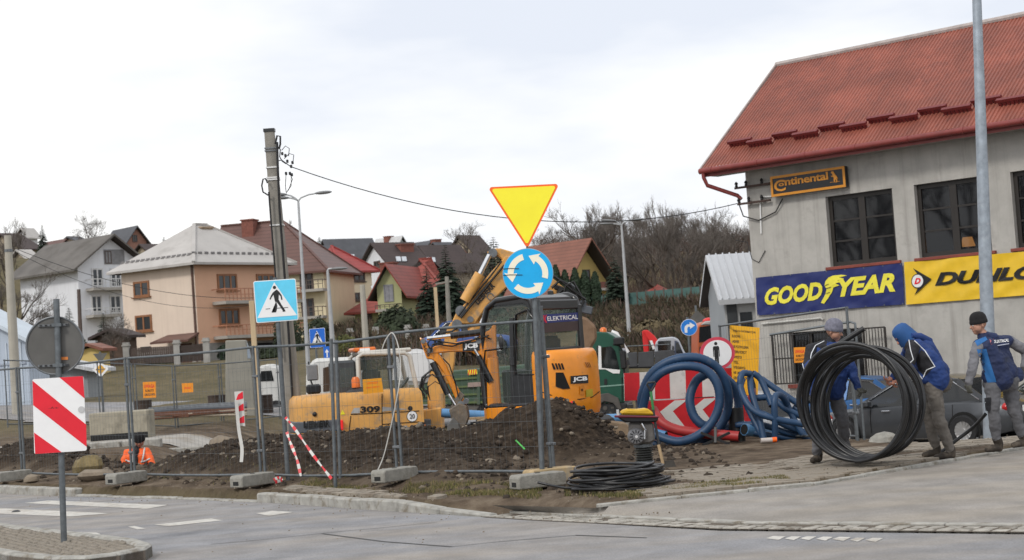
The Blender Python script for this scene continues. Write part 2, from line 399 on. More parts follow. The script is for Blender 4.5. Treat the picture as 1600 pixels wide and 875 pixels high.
for k in range(len(ring)-1):
    for s_ in range(4): fs.append((k*5+s_,k*5+s_+1,(k+1)*5+s_+1,(k+1)*5+s_))
b.add(vs,fs); struct(b.build('driveway',mdrive,smooth=60))

# painted markings, each a sheet 4 mm above the road
mark=mat('worn road paint',(.52,.50,.46),.8,0,.2,9,dirt=(.33,.29,.24),dpos=.5,dsc=3.5)
rm=sempty('road_markings')
for q_ in ([(38,786),(75,782),(262,789),(230,795)],[(-40,793),(0,794),(172,802),(110,807),(-40,801)],[(240,820),(265,822),(348,813),(330,810)],[(200,823),(210,821.6),(228,826),(215,827)],
          [(125,832),(150,832),(158,835),(140,836)],[(400,802),(425,798),(460,800),(420,806)]):
    b=MB(); b.add([tuple(G(x,y,RZ+.004)) for x,y in q_],[tuple(range(len(q_)))]); b.build('painted_stripe',mark,rm)
yy=839.5
for k,(x0,x1,o) in enumerate(((1197,1222,0),(1226,1246,.4),(1250,1270,.2),(1275,1296,1.0),(1300,1324,1.4),(1328,1346,2.6),(1352,1374,3.0))):
    b=MB(); b.add([tuple(G(x,y,RZ+.004)) for x,y in ((x0,yy+o+1.5),(x0+11,yy+o-2.2),(x1+6,yy+o-1.7),(x1-6,yy+o+4.2))],[(0,1,2,3)]); b.build('painted_stripe',mark,rm)
tar=mat('tar seam',(.035,.034,.033),.6,0,.3,20)
for q_ in ([(330,850),(400,844),(503,833),(600,824),(681,816)],[(503,833.5),(600,846),(706,854),(769,847)],[(769,847),(900,836),(1010,840)]):
    b=MB(); P_=[G(x,y,RZ+.004) for x,y in q_]; o_=V((.012,.012,0)); n_=len(P_)
    b.add([tuple(p_-o_) for p_ in P_]+[tuple(p_+o_) for p_ in P_],[(k,k+1,k+1+n_,k+n_) for k in range(n_-1)]); struct(b.build('tar_seam',tar))

# kerb of separate stones
def lerp_path(P,step):
    out=[V(P[0])]; 
    for a,b_ in zip(P[:-1],P[1:]):
        a=V(a); b_=V(b_); n=max(1,round((b_-a).length/step))
        for k in range(1,n+1): out.append(a.lerp(b_,k/n))
    return out
def stones(parent,name,P,step,wd,z0,z1,m,gap=.012,bev=.012,drop=None):
    pts=lerp_path(P,step)
    for k,(a,b_) in enumerate(zip(pts[:-1],pts[1:])):
        d=(b_-a); l=d.length-gap; d.normalize(); n=V((-d.y,d.x)); zt0=zt1=z1
        if drop: zt0=drop(k,len(pts)-1,0); zt1=drop(k,len(pts)-1,1)
        j=random.uniform(-.006,.006); c=a+d*gap/2
        b=MB(); q=[c,c+d*l,c+d*l+n*wd,c+n*wd]
        b.add([(p_.x,p_.y,z0) for p_ in q]+[(q[0].x,q[0].y,zt0+j),(q[1].x,q[1].y,zt1+j),(q[2].x,q[2].y,zt1+j),(q[3].x,q[3].y,zt0+j)],[(0,3,2,1),(4,5,6,7),(0,1,5,4),(1,2,6,5),(2,3,7,6),(3,0,4,7)])
        b.build(name,m,parent,bev=bev)
ke=sempty('kerb')
def kd(k,n,e):
    t=(k+e)/n
    return -.02 if t<.72 else -.02-.12*(t-.72)/.28
stones(ke,'kerb_stone',[(-3.75,23.15),(-3.5,22.9),(-2.1,20.9),(-1.05,19.5),(-.44,18.95)],.95,.16,-.3,-.02,kerbm,drop=kd,bev=.02)
stones(ke,'kerb_stone',[(-16,37.6),(-12,32.8),(-8.8,28.7),(-7.3,27)],1.0,.16,-.3,-.02,kerbm,bev=.02)
stones(ke,'kerb_stone',[(-7.3,27),(-5.2,24.8),(-3.75,23.15)],1.0,.16,-.3,-.125,kerbm)
ed=sempty('pavement_edging')
stones(ed,'edging_stone',[(.75,17.88),(1.68,18.2),(3.2,18.6),(6.7,21.9),(10,25.7)],1.0,.08,-.2,-.008,kerbm,bev=.01)
# cobbled gutter: two rows of setts and a flush kerb behind them
gu=sempty('gutter')
sett=mat('granite sett',(.36,.34,.30),.85,0,.3,9,.5,50,dirt=(.12,.1,.075),dpos=.5,dsc=5)
A_=[V(p_) for p_ in GUT]
def off(P,o):
    out=[]
    for k in range(len(P)):
        d=(P[min(k+1,len(P)-1)]-P[max(k-1,0)]).normalized(); out.append(P[k]+V((-d.y,d.x))*o)
    return out
b=MB(); o1=off(A_,-.02); o2=off(A_,.5); n_=len(A_)
b.add([(p_.x,p_.y,-.146) for p_ in o1]+[(p_.x,p_.y,-.142) for p_ in o2],[(k,k+1,k+1+n_,k+n_) for k in range(n_-1)]); b.build('joint_bed',mat('sandy joint',(.10,.08,.06),.95,0,.3,20),gu)
for r_ in range(2): stones(gu,'sett',off(A_,.02+r_*.16),.17,.14,-.2,-.139,sett,gap=.025,bev=.012)
stones(gu,'kerb_stone',off(A_,.35),1.0,.1,-.2,-.122,kerbm,bev=.008)

# traffic island
isl=sempty('traffic_island')
IP=[(-4.30,16.22),(-4.02,16.35),(-3.84,16.68),(-3.86,17.1),(-4.15,17.7),(-4.7,18.45),(-6.4,20.75),(-10,25.7),(-10.4,24.4),(-6.3,18.5),(-5.3,17.05),(-4.72,16.42)]
b=MB(); b.slab([(x,y) for x,y in IP],-.3,-.045); b.build('island_base',mat('island mortar',(.15,.125,.1),.95,0,.3,15),isl)
stones(isl,'kerb_stone',[IP[k] for k in (8,9,10,11,0,1,2,3,4,5,6,7)],.75,.15,-.3,-.02,kerbm,bev=.02)
peb=mat('river cobble',(.25,.22,.18),.85,0,.3,6,dirt=(.11,.09,.07),dpos=.52,dsc=4)
def inside(x,y,P):
    c=False; n=len(P)
    for k in range(n):
        x1,y1=P[k]; x2,y2=P[(k+1)%n]
        if (y1>y)!=(y2>y) and x<(x2-x1)*(y-y1)/(y2-y1)+x1: c=not c
    return c
cx_=sum(p_[0] for p_ in IP)/len(IP); cy_=sum(p_[1] for p_ in IP)/len(IP)
protos=[]
for k in range(4):
    b=MB(); b.ball((0,0,0),(.055,.045,.028),6,4)
    b.v=[p_*(1+random.uniform(-.14,.14)) for p_ in b.v]; protos.append(b)
cob=[]
IPin=[]
for k in range(len(IP)):
    a=V(IP[k-1]); b_=V(IP[k]); c_=V(IP[(k+1)%len(IP)]); d=((b_-a).normalized()+(c_-b_).normalized()).normalized(); IPin.append(tuple(b_+V((-d.y,d.x))*.17))
yv=15.9; row=0
while yv<22:
    xv=-8+.05*(row%2)
    while xv<-3.6:
        if inside(xv,yv,IPin): cob.append((xv+random.uniform(-.015,.015),yv+random.uniform(-.015,.015)))
        xv+=.112
    yv+=.095; row+=1
cob.sort(key=lambda p_:p_[1])
first=None; restb=MB()
for k,(x,y) in enumerate(cob):
    M_=Matrix.Translation((x,y,-.045))@Matrix.Rotation(random.uniform(0,3),4,'Z')
    if k<300:
        if k<4: o=protos[k].build('cobble',peb,isl,smooth=70); o.matrix_basis=M_; protos[k]=(protos[k],o)
        else: share(protos[k%4][1],'cobble',isl,M_)
    else:
        pr=protos[k%4][0]; restb.add([M_@p_ for p_ in pr.v],pr.f)
stuff(restb.build('cobble',peb,isl,smooth=70))

# paving of the pavement: blocks, half buried in dirt
pave=sempty('pavement')
pvm=mat('worn paving block',(.27,.235,.19),.9,0,.28,5,.4,50,dirt=(.15,.112,.075),dpos=.50,dsc=2.2)
pb=MB(); pb.box((0,0,0),(.192,.094,.06)); pcs=[]
def pblocks(corner,ux,L,Wd,zf):
    ux=V(ux).normalized(); uy=V((-ux.y,ux.x)); r=0; y=0
    while y<Wd:
        x=-.1*(r%2)
        while x<L:
            c=V(corner)+ux*(x+.1)+uy*(y+.05); pcs.append((c,math.atan2(ux.y,ux.x)))
            x+=.2
        y+=.1; r+=1
pblocks((1.75,18.27),(3.5,3.3),1,.01,0)
pcs.clear()
def zone(x,y):
    d=y-float(edge(x)); return (x>1.3 and .1<d<3.3 and y<23.6 and x<8.5) or (-3.3<x<1.2 and .18<d<.95)
ux=V((3.5,.9)).normalized(); uy=V((-ux.y,ux.x))
for i in range(-40,60):
    for j in range(-10,110):
        c=V((1.0,18))+ux*(i*.2+.1*(j%2))+uy*(j*.1)
        if c.x<1.3: continue
        if zone(c.x,c.y) and MN.noise(V((c.x*.9,c.y*.9,2)))>-.28: pcs.append((c,math.atan2(ux.y,ux.x)))
ux=V((1.4,-2)).normalized(); uy=V((-ux.y,ux.x))
for i in range(-30,30):
    for j in range(-2,18):
        c=V((-2.1,20.95))+ux*(i*.2+.1*(j%2))+uy*(j*.1)
        if c.x<-1.0 and zone(c.x,c.y) and MN.noise(V((c.x*1.2,c.y*1.2,5)))>-.15: pcs.append((c,math.atan2(ux.y,ux.x)))
pcs.sort(key=lambda p_:p_[0].y)
o0=None; restb=MB()
for k,(c,a_) in enumerate(pcs):
    z=gzf(c.x,c.y)-.022+random.uniform(-.006,.006)+.008
    M_=Matrix.Translation((c.x,c.y,z))@Matrix.Rotation(a_,4,'Z')@Matrix.Rotation(random.uniform(-.02,.02),4,'X')
    if k==0: o0=pb.build('paving_block',pvm,pave,bev=.006); o0.matrix_basis=M_
    elif k<300: share(o0,'paving_block',pave,M_)
    else: restb.add([M_@p_ for p_ in pb.v],pb.f)
stuff(restb.build('paving_block',pvm,pave))

# clods and stones strewn over the loose earth
clod=mat('clod of earth',(.045,.032,.022),.95,0,.55,6,.5,50); stn=mat('small stone',(.2,.165,.125),.9,0,.4,3)
b=MB(); rs=random.Random(3)
ico=MB(); ico.ball((0,0,0),1,5,4)
n=0
while n<9000:
    x=rs.uniform(-13,2.8); y=rs.uniform(19.5,37)
    d=y-float(edge(x))
    if d<.9: continue
    h=float(heaps(np.array([x]),np.array([y]))[0])
    if rs.random()>.12+2.5*h: continue
    n+=1; r=rs.choice((.015,.02,.025,.03,.04,.06))*rs.uniform(.6,1.3); b.mi=1 if rs.random()<.1 else 0
    q=[V((p_.x*rs.uniform(.6,1.2),p_.y*rs.uniform(.6,1.2),p_.z*rs.uniform(.5,.9)))*r for p_ in ico.v]
    jx=np.searchsorted(gx,x)-1; jy=np.searchsorted(gy,y)-1
    z=float(Z[jy,jx]); b.add([p_+V((x,y,z+.003)) for p_ in q],ico.f)
stuff(b.build('earth_clods',[clod,stn],smooth=80))
b=MB()
for k in range(420):
    x=rs.uniform(-8,8); yb=float(edge(x)); y=yb+rs.uniform(-.9,1.6) if rs.random()<.75 else rs.uniform(16,yb)
    if x>-.4 and y<yb and y<17: continue
    r=rs.uniform(.005,.013); z=(RZ if x<-.3 and y<yb else (-.09 if y<yb else 0.02))
    b.add([p_*r+V((x,y,z)) for p_ in ico.v],ico.f)
stuff(b.build('gravel',stn))
# thin grass on the verge
gr=mat('short grass',(.10,.105,.03),.9,0,.45,3); gd=mat('dry grass',(.24,.19,.09),.9,0,.35,3)
b=MB()
def tuft(x,y,z,h):
    a=rs.uniform(0,6.3); l=rs.uniform(-.5,.5)*h; wv=V((math.cos(a),math.sin(a),0))*.006; t=V((x+l*math.sin(a),y+l*math.cos(a),z+h))
    p_=V((x,y,z)); b.mi=1 if rs.random()<.45 else 0; b.add([p_-wv,p_+wv,t],[(0,1,2)])
def gzone(x0,x1,d0,d1,n,hh,thr):
    k=0
    while k<n:
        x=rs.uniform(x0,x1); d=rs.uniform(d0,d1); y=float(edge(x))+d
        if MN.noise(V((x*1.6,y*1.6,9)))<thr: k+=.3; continue
        k+=1; jx=np.searchsorted(gx,x)-1; jy=np.searchsorted(gy,y)-1
        tuft(x,y,float(Z[jy,jx])-.005,rs.uniform(.4,1)*hh)
gzone(-3.6,-2.0,.95,1.7,3500,.06,-.2); gzone(-1.6,.5,1.0,2.2,6000,.07,-.2); gzone(.8,3.0,.15,1.0,7000,.06,-.15); gzone(-6.5,1,.9,2.5,2500,.07,.1)
stuff(b.build('verge_grass',[gr,gd]))
# ------------------------------------------------------------------ lettering and flat print
def text_polys(s,bold=.0,shear=0.0,space=1.0):
    cu=bpy.data.curves.new('t','FONT'); cu.body=s; cu.size=1; cu.offset=bold; cu.shear=shear; cu.space_character=space; cu.resolution_u=3
    o=bpy.data.objects.new('t',cu); COL.objects.link(o)
    dg=bpy.context.evaluated_depsgraph_get(); me=bpy.data.meshes.new_from_object(o.evaluated_get(dg))
    vs=[(v.co.x,v.co.y) for v in me.vertices]; fs=[tuple(p.vertices) for p in me.polygons]
    bpy.data.objects.remove(o); bpy.data.curves.remove(cu); bpy.data.meshes.remove(me)
    x0=min(v[0] for v in vs); x1=max(v[0] for v in vs); y0=min(v[1] for v in vs); y1=max(v[1] for v in vs)
    return [((x-x0)/(x1-x0),(y-y0)/(y1-y0)) for x,y in vs],fs
def letters(s,place,m,parent,name='lettering',bold=.02,shear=0.0,space=1.0,world=False):
    """place(u,v): corner-to-corner mapping of the text box to a point"""
    vs,fs=text_polys(s,bold,shear,space); b=MB(); b.add([place(u,v) for u,v in vs],fs)
    return b.build(name,m,parent,world=world)
def rect(x0,x1,z0,z1,y): return lambda u,v:(x0+(x1-x0)*u,y,z0+(z1-z0)*v)
def quadmap(a,b_,c,d):
    a,b_,c,d=[V(p) for p in(a,b_,c,d)]   # bl, br, tr, tl
    return lambda u,v:(a.lerp(b_,u)).lerp(d.lerp(c,u),v)
def circ(r,n=36,cx=0,cz=0): return [(cx+r*math.cos(2*math.pi*k/n),cz+r*math.sin(2*math.pi*k/n)) for k in range(n)]
def rrect(x0,x1,z0,z1,r,n=4):
    out=[]
    for cx,cz,a in((x1-r,z1-r,0),(x0+r,z1-r,90),(x0+r,z0+r,180),(x1-r,z0+r,270)):
        for k in range(n+1): t=R(a+90*k/n); out.append((cx+r*math.cos(t),cz+r*math.sin(t)))
    return out
def rpoly(P,r,n=5):
    """polygon with rounded corners"""
    out=[]; m=len(P)
    for k in range(m):
        p=V(P[k]); a=(V(P[k-1])-p); b_=(V(P[(k+1)%m])-p); an=a.angle(b_)/2
        t=r/math.tan(an); c=p+(a.normalized()+b_.normalized()).normalized()*(r/math.sin(an))
        p0=p+a.normalized()*t; p1=p+b_.normalized()*t
        for i in range(n+1):
            q=p0.lerp(p1,i/n)-c; out.append(tuple(c+q.normalized()*r))
    return out
# ------------------------------------------------------------------ the tyre workshop on the right
plast=mat('weathered grey render',(.42,.405,.375),.92,0,.2,1.1,.35,55,dirt=(.27,.255,.235),dpos=.56,dsc=1.1,streak=(.23,.215,.195))
redroof=mat('faded red roof sheet',(.26,.076,.05),.55,0,.25,.9,dirt=(.19,.06,.045),dpos=.5,dsc=.8,streak=(.145,.052,.04))
redtrim=mat('dark red painted metal',(.20,.035,.03),.45,0,.2,3)
redsill=mat('red brick sill',(.22,.05,.035),.7,0,.2,4)
darkfr=mat('dark window frame',(.022,.018,.015),.5,0,.2,4)
dglass=glass('dark window glass',(.010,.011,.013),.72,.03)
roomm=mat('dim room',(.10,.09,.08),.9)
A0=W(1340,513,46); ang=R(46.8)
du=V((math.sin(ang),-math.cos(ang),0))        # along the wall, to the right and nearer
nn=V((-math.cos(ang),-math.sin(ang),0))       # out of the wall, towards the street
C0=hit(1178,450,A0,nn); ZB=-1.05
bt=thing('workshop_building','grey rendered workshop with red corrugated roof and tyre banners on its wall','building',(C0.x,C0.y,ZB),math.atan2(du.y,du.x))
# local: x along the wall, y into the building, z up from the yard
def wp(px,py,y=0.0): return lpt(bt,px,py,y=y)
def holes_wall(b,x0,x1,z0,z1,holes,y=0,dep=.22):
    xs=sorted({x0,x1,*[h[0] for h in holes],*[h[1] for h in holes]}); zs=sorted({z0,z1,*[h[2] for h in holes],*[h[3] for h in holes]})
    for a,c in zip(xs[:-1],xs[1:]):
        for d,e in zip(zs[:-1],zs[1:]):
            mx_,mz_=(a+c)/2,(d+e)/2
            if any(h[0]<mx_<h[1] and h[2]<mz_<h[3] for h in holes): continue
            b.add([(a,y,d),(c,y,d),(c,y,e),(a,y,e)],[(0,1,2,3)])
    for h in holes:
        a,c,d,e=h; b.add([(a,y,d),(c,y,d),(c,y,e),(a,y,e),(a,y+dep,d),(c,y+dep,d),(c,y+dep,e),(a,y+dep,e)],[(0,1,5,4),(1,2,6,5),(2,3,7,6),(3,0,4,7)])
LW=24.0
e0=wp(1097,270,-.75); ZE=e0.z; XE=e0.x         # eave end
w1=[wp(*p_) for p_ in((1290,306),(1397,295),(1399,407),(1297,417))]
wx0=(w1[0].x+w1[3].x)/2; wx1=(w1[1].x+w1[2].x)/2; wz1=(w1[0].z+w1[1].z)/2; wz0=(w1[2].z+w1[3].z)/2
sp=wp(1432,350).x-wp(1293,360).x
holes=[(wx0+sp*k,wx1+sp*k,wz0,wz1) for k in range(6)]
lw=[wp(1238,600),wp(1346,512)]
lowh=(lw[0].x,lw[1].x,lw[0].z,lw[1].z); dr=wp(1168,487); 
b=MB(); holes_wall(b,0,LW,-.4,ZE+.15,holes+[lowh])
b.add([(0,0,-.4),(0,10,-.4),(0,10,ZE),(0,0,ZE+.15)],[(0,3,2,1)]); b.add([(LW,0,-.4),(LW,10,-.4),(LW,10,ZE),(LW,0,ZE+.15)],[(0,1,2,3)]); b.add([(0,10,-.4),(LW,10,-.4),(LW,10,ZE),(0,10,ZE)],[(0,3,2,1)])
r0=None
# ridge: found from its left end in the view
ri=lpt(bt,1215,103,x=XE); RB,RH=ri.y,ri.z
b.add([(0,0,ZE+.15),(0,RB,RH-.12),(0,2*RB,ZE+.15)],[(0,1,2)])
b.build('wall',plast,bt)
# roof: corrugated sheet, ribs are real
rib=.118; nb=int((LW+1.5-XE)/rib); b=MB(); pts=[]
for k in range(nb):
    x=XE+k*rib
    for dx,h in((0,0),(.035,0),(.055,.03),(.098,.03)): pts.append((x+dx,h))
def rs_(pts,y0,z0,y1,z1):
    d=V((0,y1-y0,z1-z0)).normalized(); n=V((0,-d.z,d.y)); 
    if n.z<0: n=-n
    vs=[];m_=len(pts); S_=8
    for s_ in range(S_+1):
        t_=s_/S_
        for x,h in pts:
            sag=.012*MN.noise(V((x*.8,t_*5,1))); vs.append(V((x,y0+(y1-y0)*t_,z0+(z1-z0)*t_))+n*(h+sag))
    return vs,[(s_*m_+k,s_*m_+k+1,(s_+1)*m_+k+1,(s_+1)*m_+k) for s_ in range(S_) for k in range(m_-1)]
b.add(*rs_(pts,-.78,ZE+.10,RB,RH)); b.add(*rs_(pts,2*RB+.78,ZE+.10,RB,RH))
b.build('roof',redroof,bt)
b=MB(); b.bx(XE+.02,LW+1.4,-.72,-.02,ZE-.10,ZE-.04); b.build('soffit',mat('eave boards',(.3,.28,.25),.85),bt)
b=MB(); b.bx(XE,LW+1.4,-.76,-.72,ZE-.14,ZE+.07); 
b.build('fascia',redtrim,bt)
b=MB(); b.bar((XE-.03,-.76,ZE+.05),(XE-.03,RB,RH),.06,.16); b.build('verge_trim',mat('grey verge flashing',(.33,.27,.25),.6),bt)
b=MB(); b.tube([(XE-.05,RB,RH+.04),(LW+1.4,RB,RH+.04)],.09,8); b.build('ridge_cap',mat('grey ridge cap',(.38,.33,.31),.6),bt)
b=MB()
b.tube([(XE,-.86,ZE+.03),(LW+1.4,-.86,ZE+.03)],.085,10)
for k in range(16): b.cyl((XE+.4+k*1.6,-.86,ZE+.03),(XE+.46+k*1.6,-.86,ZE+.03),.097,n=10)
b.build('gutter',redtrim,bt,smooth=50)
g1=lpt(bt,1103,289,y=-.8); g2=wp(1158,305,-.06)
b=MB(); b.tube([(XE+.12,-.86,ZE),(XE+.12,-.85,ZE-.16),(g1.x+.05,-.8,g1.z-.02),(g2.x-.1,-.1,g2.z),(g2.x,-.07,g2.z-.12)],.06,10); b.build('downpipe',redtrim,bt,smooth=50)
# snow guards: short folded strips in two staggered rows
sl_=V((0,RB+.78,RH-ZE-.1)).normalized(); sn=V((0,-sl_.z,sl_.y)); x=XE+.55; o0=None; k=0
gd_=MB()
for i in range(7): gd_.box((.06+i*.115,0,.07),(.09,.06,.14))
gd_.box((.41,0,.16),(.84,.10,.08))
a_=math.atan2(sl_.z,sl_.y)
while x<LW:
    for dx,up in((0,.98),(.78,.78)):
        p_=V((x+dx,-.78,ZE+.1))+sl_*up+sn*.02; M_=Matrix.Translation(p_)@Matrix.Rotation(a_,4,'X')
        if o0 is None: o0=gd_.build('snow_guard',mat('dark red snow guard',(.15,.02,.02),.5,0,.2,4),bt); o0.matrix_basis=M_
        else: share(o0,'snow_guard',bt,M_)
    x+=1.56
# windows
def window(parent,x0,x1,z0,z1,y,cols,rows,frm,gl,fw=.08,dep=.06,name='window',mid=None):
    b=MB(); b.bx(x0,x0+fw,y,y+dep,z0,z1); b.bx(x1-fw,x1,y,y+dep,z0,z1); b.bx(x0+fw,x1-fw,y,y+dep,z1-fw,z1); b.bx(x0+fw,x1-fw,y,y+dep,z0,z0+fw)
    cw=(x1-x0-2*fw)/cols; rh=(z1-z0-2*fw)/rows
    for c in range(1,cols):
        xm=x0+fw+c*cw; m_=(mid or fw*.6)/2; b.bx(xm-m_,xm+m_,y+.003,y+dep-.003,z0+fw,z1-fw)
    for r_ in range(1,rows):
        zm=z0+fw+r_*rh; b.bx(x0+fw,x1-fw,y+.008,y+dep-.008,zm-fw*.22,zm+fw*.22)
    o=b.build(name,frm,parent)
    for c in range(cols):
        g=MB(); g.bx(x0+fw+c*cw+.01,x0+fw+(c+1)*cw-.01,y+dep*.45,y+dep*.55,z0+fw*.8,z1-fw*.8); g.build('pane',gl,o)
    return o
for h in holes:
    window(bt,h[0]+.01,h[1]-.01,h[2]+.01,h[3]-.01,.14,2,3,darkfr,dglass,.11,.08,mid=.2)
    b=MB(); b.bx(h[0]-.12,h[1]+.12,-.09,.13,h[2]-.09,h[2]-.005); b.build('window_sill',redsill,bt,bev=.01)
b=MB(); b.bx(.1,LW-.1,.6,3.6,wz0-.7,wz0-.62); b.bx(.1,LW-.1,3.6,3.65,wz0-.7,ZE); b.build('upper_room',roomm,bt)
window(bt,lowh[0]+.01,lowh[1]-.01,lowh[2]+.01,lowh[3]-.01,.14,4,2,darkfr,dglass,.07,.06,mid=.08)
b=MB(); b.bx(lowh[0]-.1,lowh[1]+.6,-.08,.12,lowh[2]-.12,lowh[2]-.01); b.build('window_sill',redsill,bt)
# open barred shutters beside the lower window
def grille(px0,px1,py0,py1,y):
    a=wp(px0,py1,y); c=wp(px1,py0,y); b=MB()
    for x in(a.x,c.x): b.bar((x,y,a.z),(x,y,c.z),.05)
    for z in(a.z,(a.z+c.z)/2,c.z): b.bar((a.x,y,z),(c.x,y,z),.04)
    o=b.build('window_grille',darkfr,bt); n=7
    for k in range(1,n):
        x=a.x+(c.x-a.x)*k/n; b=MB(); b.bar((x,y-.02,a.z),(x,y-.02,c.z),.018); b.build('grille_bar',darkfr,o)
grille(1356,1382,511,606,-.35); grille(1212,1238,520,600,-.35)
# wall brackets with insulators, a conduit
for px,py,l in((1200,287,1.15),(1200,313,1.05)):
    q=wp(px,py,-.1); b=MB(); b.bar((q.x-l,-.12,q.z),(q.x+.1,-.12,q.z),.06); b.bar((q.x-.15,-.12,q.z),(q.x-.15,0,q.z),.05)
    o=b.build('wall_bracket',mat('rusty bracket',(.06,.035,.028),.7,.2,.4,8),bt)
    for dx in(-l+.06,-l+.4,-.2):
        i_=MB(); i_.lathe([(.03,0),(.05,.04),(.03,.07),(.055,.1),(.03,.15),(.0,.17)],(q.x+dx,-.12,q.z+.02),n=8); i_.build('insulator',black,o,smooth=60)
q=wp(1187,308,-.05); q2=wp(1189,365,-.05); q3=wp(1205,307,-.05); b=MB(); b.tube([(q3.x,-.04,q3.z),(q.x+.05,-.04,q.z),(q.x,-.04,q.z-.1),(q2.x,-.04,q2.z)],.022,6); b.build('conduit',white,bt)
q=wp(1172,378,-.03); b=MB(); b.tube([(q.x-.5,-.03,q.z+.1),(q.x-.1,-.03,q.z),(q.x+.02,-.03,q.z-.5),(q.x+.25,-.03,q.z-.62),(q.x+.5,-.03,q.z-.3)],.012,5); b.build('cable',black,bt)
q=wp(1180,330,-.06); b=MB(); b.tube([(q.x-.55,-.12,q.z+.4),(q.x-.4,-.1,q.z-.1),(q.x+.1,-.06,q.z-.28),(q.x+.7,-.06,q.z-.1),(q.x+1.0,-.1,q.z+.25)],.02,5); b.build('cable',black,bt)
q=wp(1190,506,-.06); q2=wp(1282,497,-.06); b=MB(); b.tube([(q.x,-.05,q.z),(q2.x,-.05,q2.z),(q2.x+.08,-.05,q2.z-.05)],.03,6); b.build('conduit',mat('pale conduit',(.5,.49,.46),.7),bt)
# lamp glowing in the second window
q=wp(1512,378,1.2)
lt=thing('table_lamp','warm lit lamp glowing behind the second upper window of the workshop','lamp',WM[bt.name]@V((q.x,1.2,wz0-.62)))
b=MB(); b.lathe([(.1,0),(.03,.03),(.02,q.z-wz0+.55)],n=10); b.build('lamp_base',wood,lt); b=MB(); b.lathe([(.2,q.z-wz0+.5),(.13,q.z-wz0+.75)],n=14); b.build('lamp_shade',emit('lamp glow',(1,.45,.12),3.0),lt,smooth=60)
q=wp(1587,297,.5)
lt=thing('lamp_reflection','round glowing globe standing in for a ceiling lamp reflection in the third upper window','lamp',WM[bt.name]@V((q.x,.5,q.z)))
b=MB(); b.ball((0,0,0),.11,14,9); b.build('globe',emit('lamp reflection glow',(1,.85,.55),1.6),lt,smooth=80); b=MB(); b.cyl((0,0,.1),(0,0,ZE-q.z-ZB*0-.2),.012,n=6); b.build('cord',black,lt)  # glowing globe added where a ceiling lamp's reflection shows in the pane

# ---- sign board and banners (they hang on the wall: things of their own)
YB=math.atan2(du.y,du.x)
def wallthing(name,label,cat,px,py,y,group=None):
    l=wp(px,py,y); return thing(name,label,cat,WM[bt.name]@l,YB,group)
sg=wallthing('tyre_sign','black framed sign board with orange lettering under the workshop eave','sign',1206,308,-.22)
a=lpt(sg,1206,308,y=0); c=lpt(sg,1321,259,y=0); Wd=lpt(sg,1322,292,y=0).x-a.x; Hh=c.z-lpt(sg,1322,292,y=0).z
orf=mat('orange sign frame',(.62,.25,.02),.45,0,.08,4)
b=MB(); b.bx(0,Wd,0,.16,0,Hh); b.build('board',mat('black sign panel',(.012,.012,.014),.3,0,.2,4),sg,bev=.01)
b=MB(); t_=.07
b.bx(0,Wd,-.02,0,0,t_); b.bx(0,Wd,-.02,0,Hh-t_,Hh); b.bx(0,t_,-.02,0,t_,Hh-t_); b.bx(Wd-t_,Wd,-.02,0,t_,Hh-t_); b.build('frame',orf,sg)
letters('C',rect(.11,.50,.13,Hh*.78,-.012),orf,sg,bold=.02); letters('o',rect(.27,.45,.27,Hh*.62,-.013),orf,sg,bold=.03)
letters('ntinental',rect(.48,Wd*.78,.27,Hh*.84,-.012),orf,sg,bold=.028,space=.95)
hx,hz=Wd*.86,Hh*.55
horse=[(-.13,.15),(-.10,.21),(-.06,.20),(-.03,.23),(-.01,.18),(.03,.12),(.08,.04),(.12,-.01),(.15,-.10),(.13,-.11),(.11,-.05),(.09,-.07),(.12,-.16),(.10,-.22),(.07,-.21),(.08,-.16),(.03,-.09),(.01,-.15),(.05,-.22),(.02,-.22),(-.03,-.14),(-.02,-.05),(-.05,.02),(-.10,.0),(-.14,.05),(-.12,.06),(-.09,.04),(-.06,.08),(-.09,.14)]
b=MB(); b.prism([(hx+x*.75,hz+z*.75) for x,z in horse],-.016,-.01); b.build('emblem',orf,sg)
b=MB(); b.bx(Wd*.80,Wd*.93,-.016,-.01,Hh*.30,Hh*.315); b.build('underline',orf,sg)
for x in(.2,Wd-.2):
    b=MB(); b.bx(x-.02,x+.02,.16,.22,Hh-.15,Hh-.09); b.build('bracket',dsteel,sg)
def banner(name,label,pxs,m,seed):
    """pxs: tl,tr,br,bl pixel corners"""
    bn=wallthing(name,label,'banner',pxs[3][0],pxs[3][1],-.05)
    P=[lpt(bn,*p_,y=0) for p_ in pxs]; qm=quadmap(P[3],P[2],P[1],P[0]); b=MB(); nu,nv=70,16
    def wr(u,v):
        x=qm(u,v); f=.028*MN.noise(V((u*6+v*2.5+seed,v*1.5,seed)))+.016*MN.noise(V((u*16-v*4,v*4,seed+3))); return V((x.x,-.02+f,x.z))
    b.add([wr(i/nu,j/nv) for j in range(nv+1) for i in range(nu+1)],[(j*(nu+1)+i,j*(nu+1)+i+1,(j+1)*(nu+1)+i+1,(j+1)*(nu+1)+i) for j in range(nv) for i in range(nu)])
    b.build('sheet',m,bn,smooth=90)
    e0=None
    for u in [k/8 for k in range(9)]:
        for v in(.02,.98):
            p_=wr(min(.99,max(.01,u)),v); M_=Matrix.Translation(p_)
            if e0 is None: e_=MB(); e_.cyl((0,-.006,0),(0,.004,0),.02,n=8); e0=e_.build('eyelet',steel,bn); e0.matrix_basis=M_
            else: share(e0,'eyelet',bn,M_)
    return bn,(lambda u,v:wr(u,v)+V((0,-.02,0)))
gb,gq=banner('tyre_banner','dark blue banner with yellow lettering on the workshop wall',[(1181,434),(1410.5,411),(1413.5,475.5),(1184,493)],mat('blue banner vinyl',(.012,.022,.125),.38,0,.12,3),1)
yel=mat('banner yellow print',(.80,.72,.06),.4,0,.06,6)
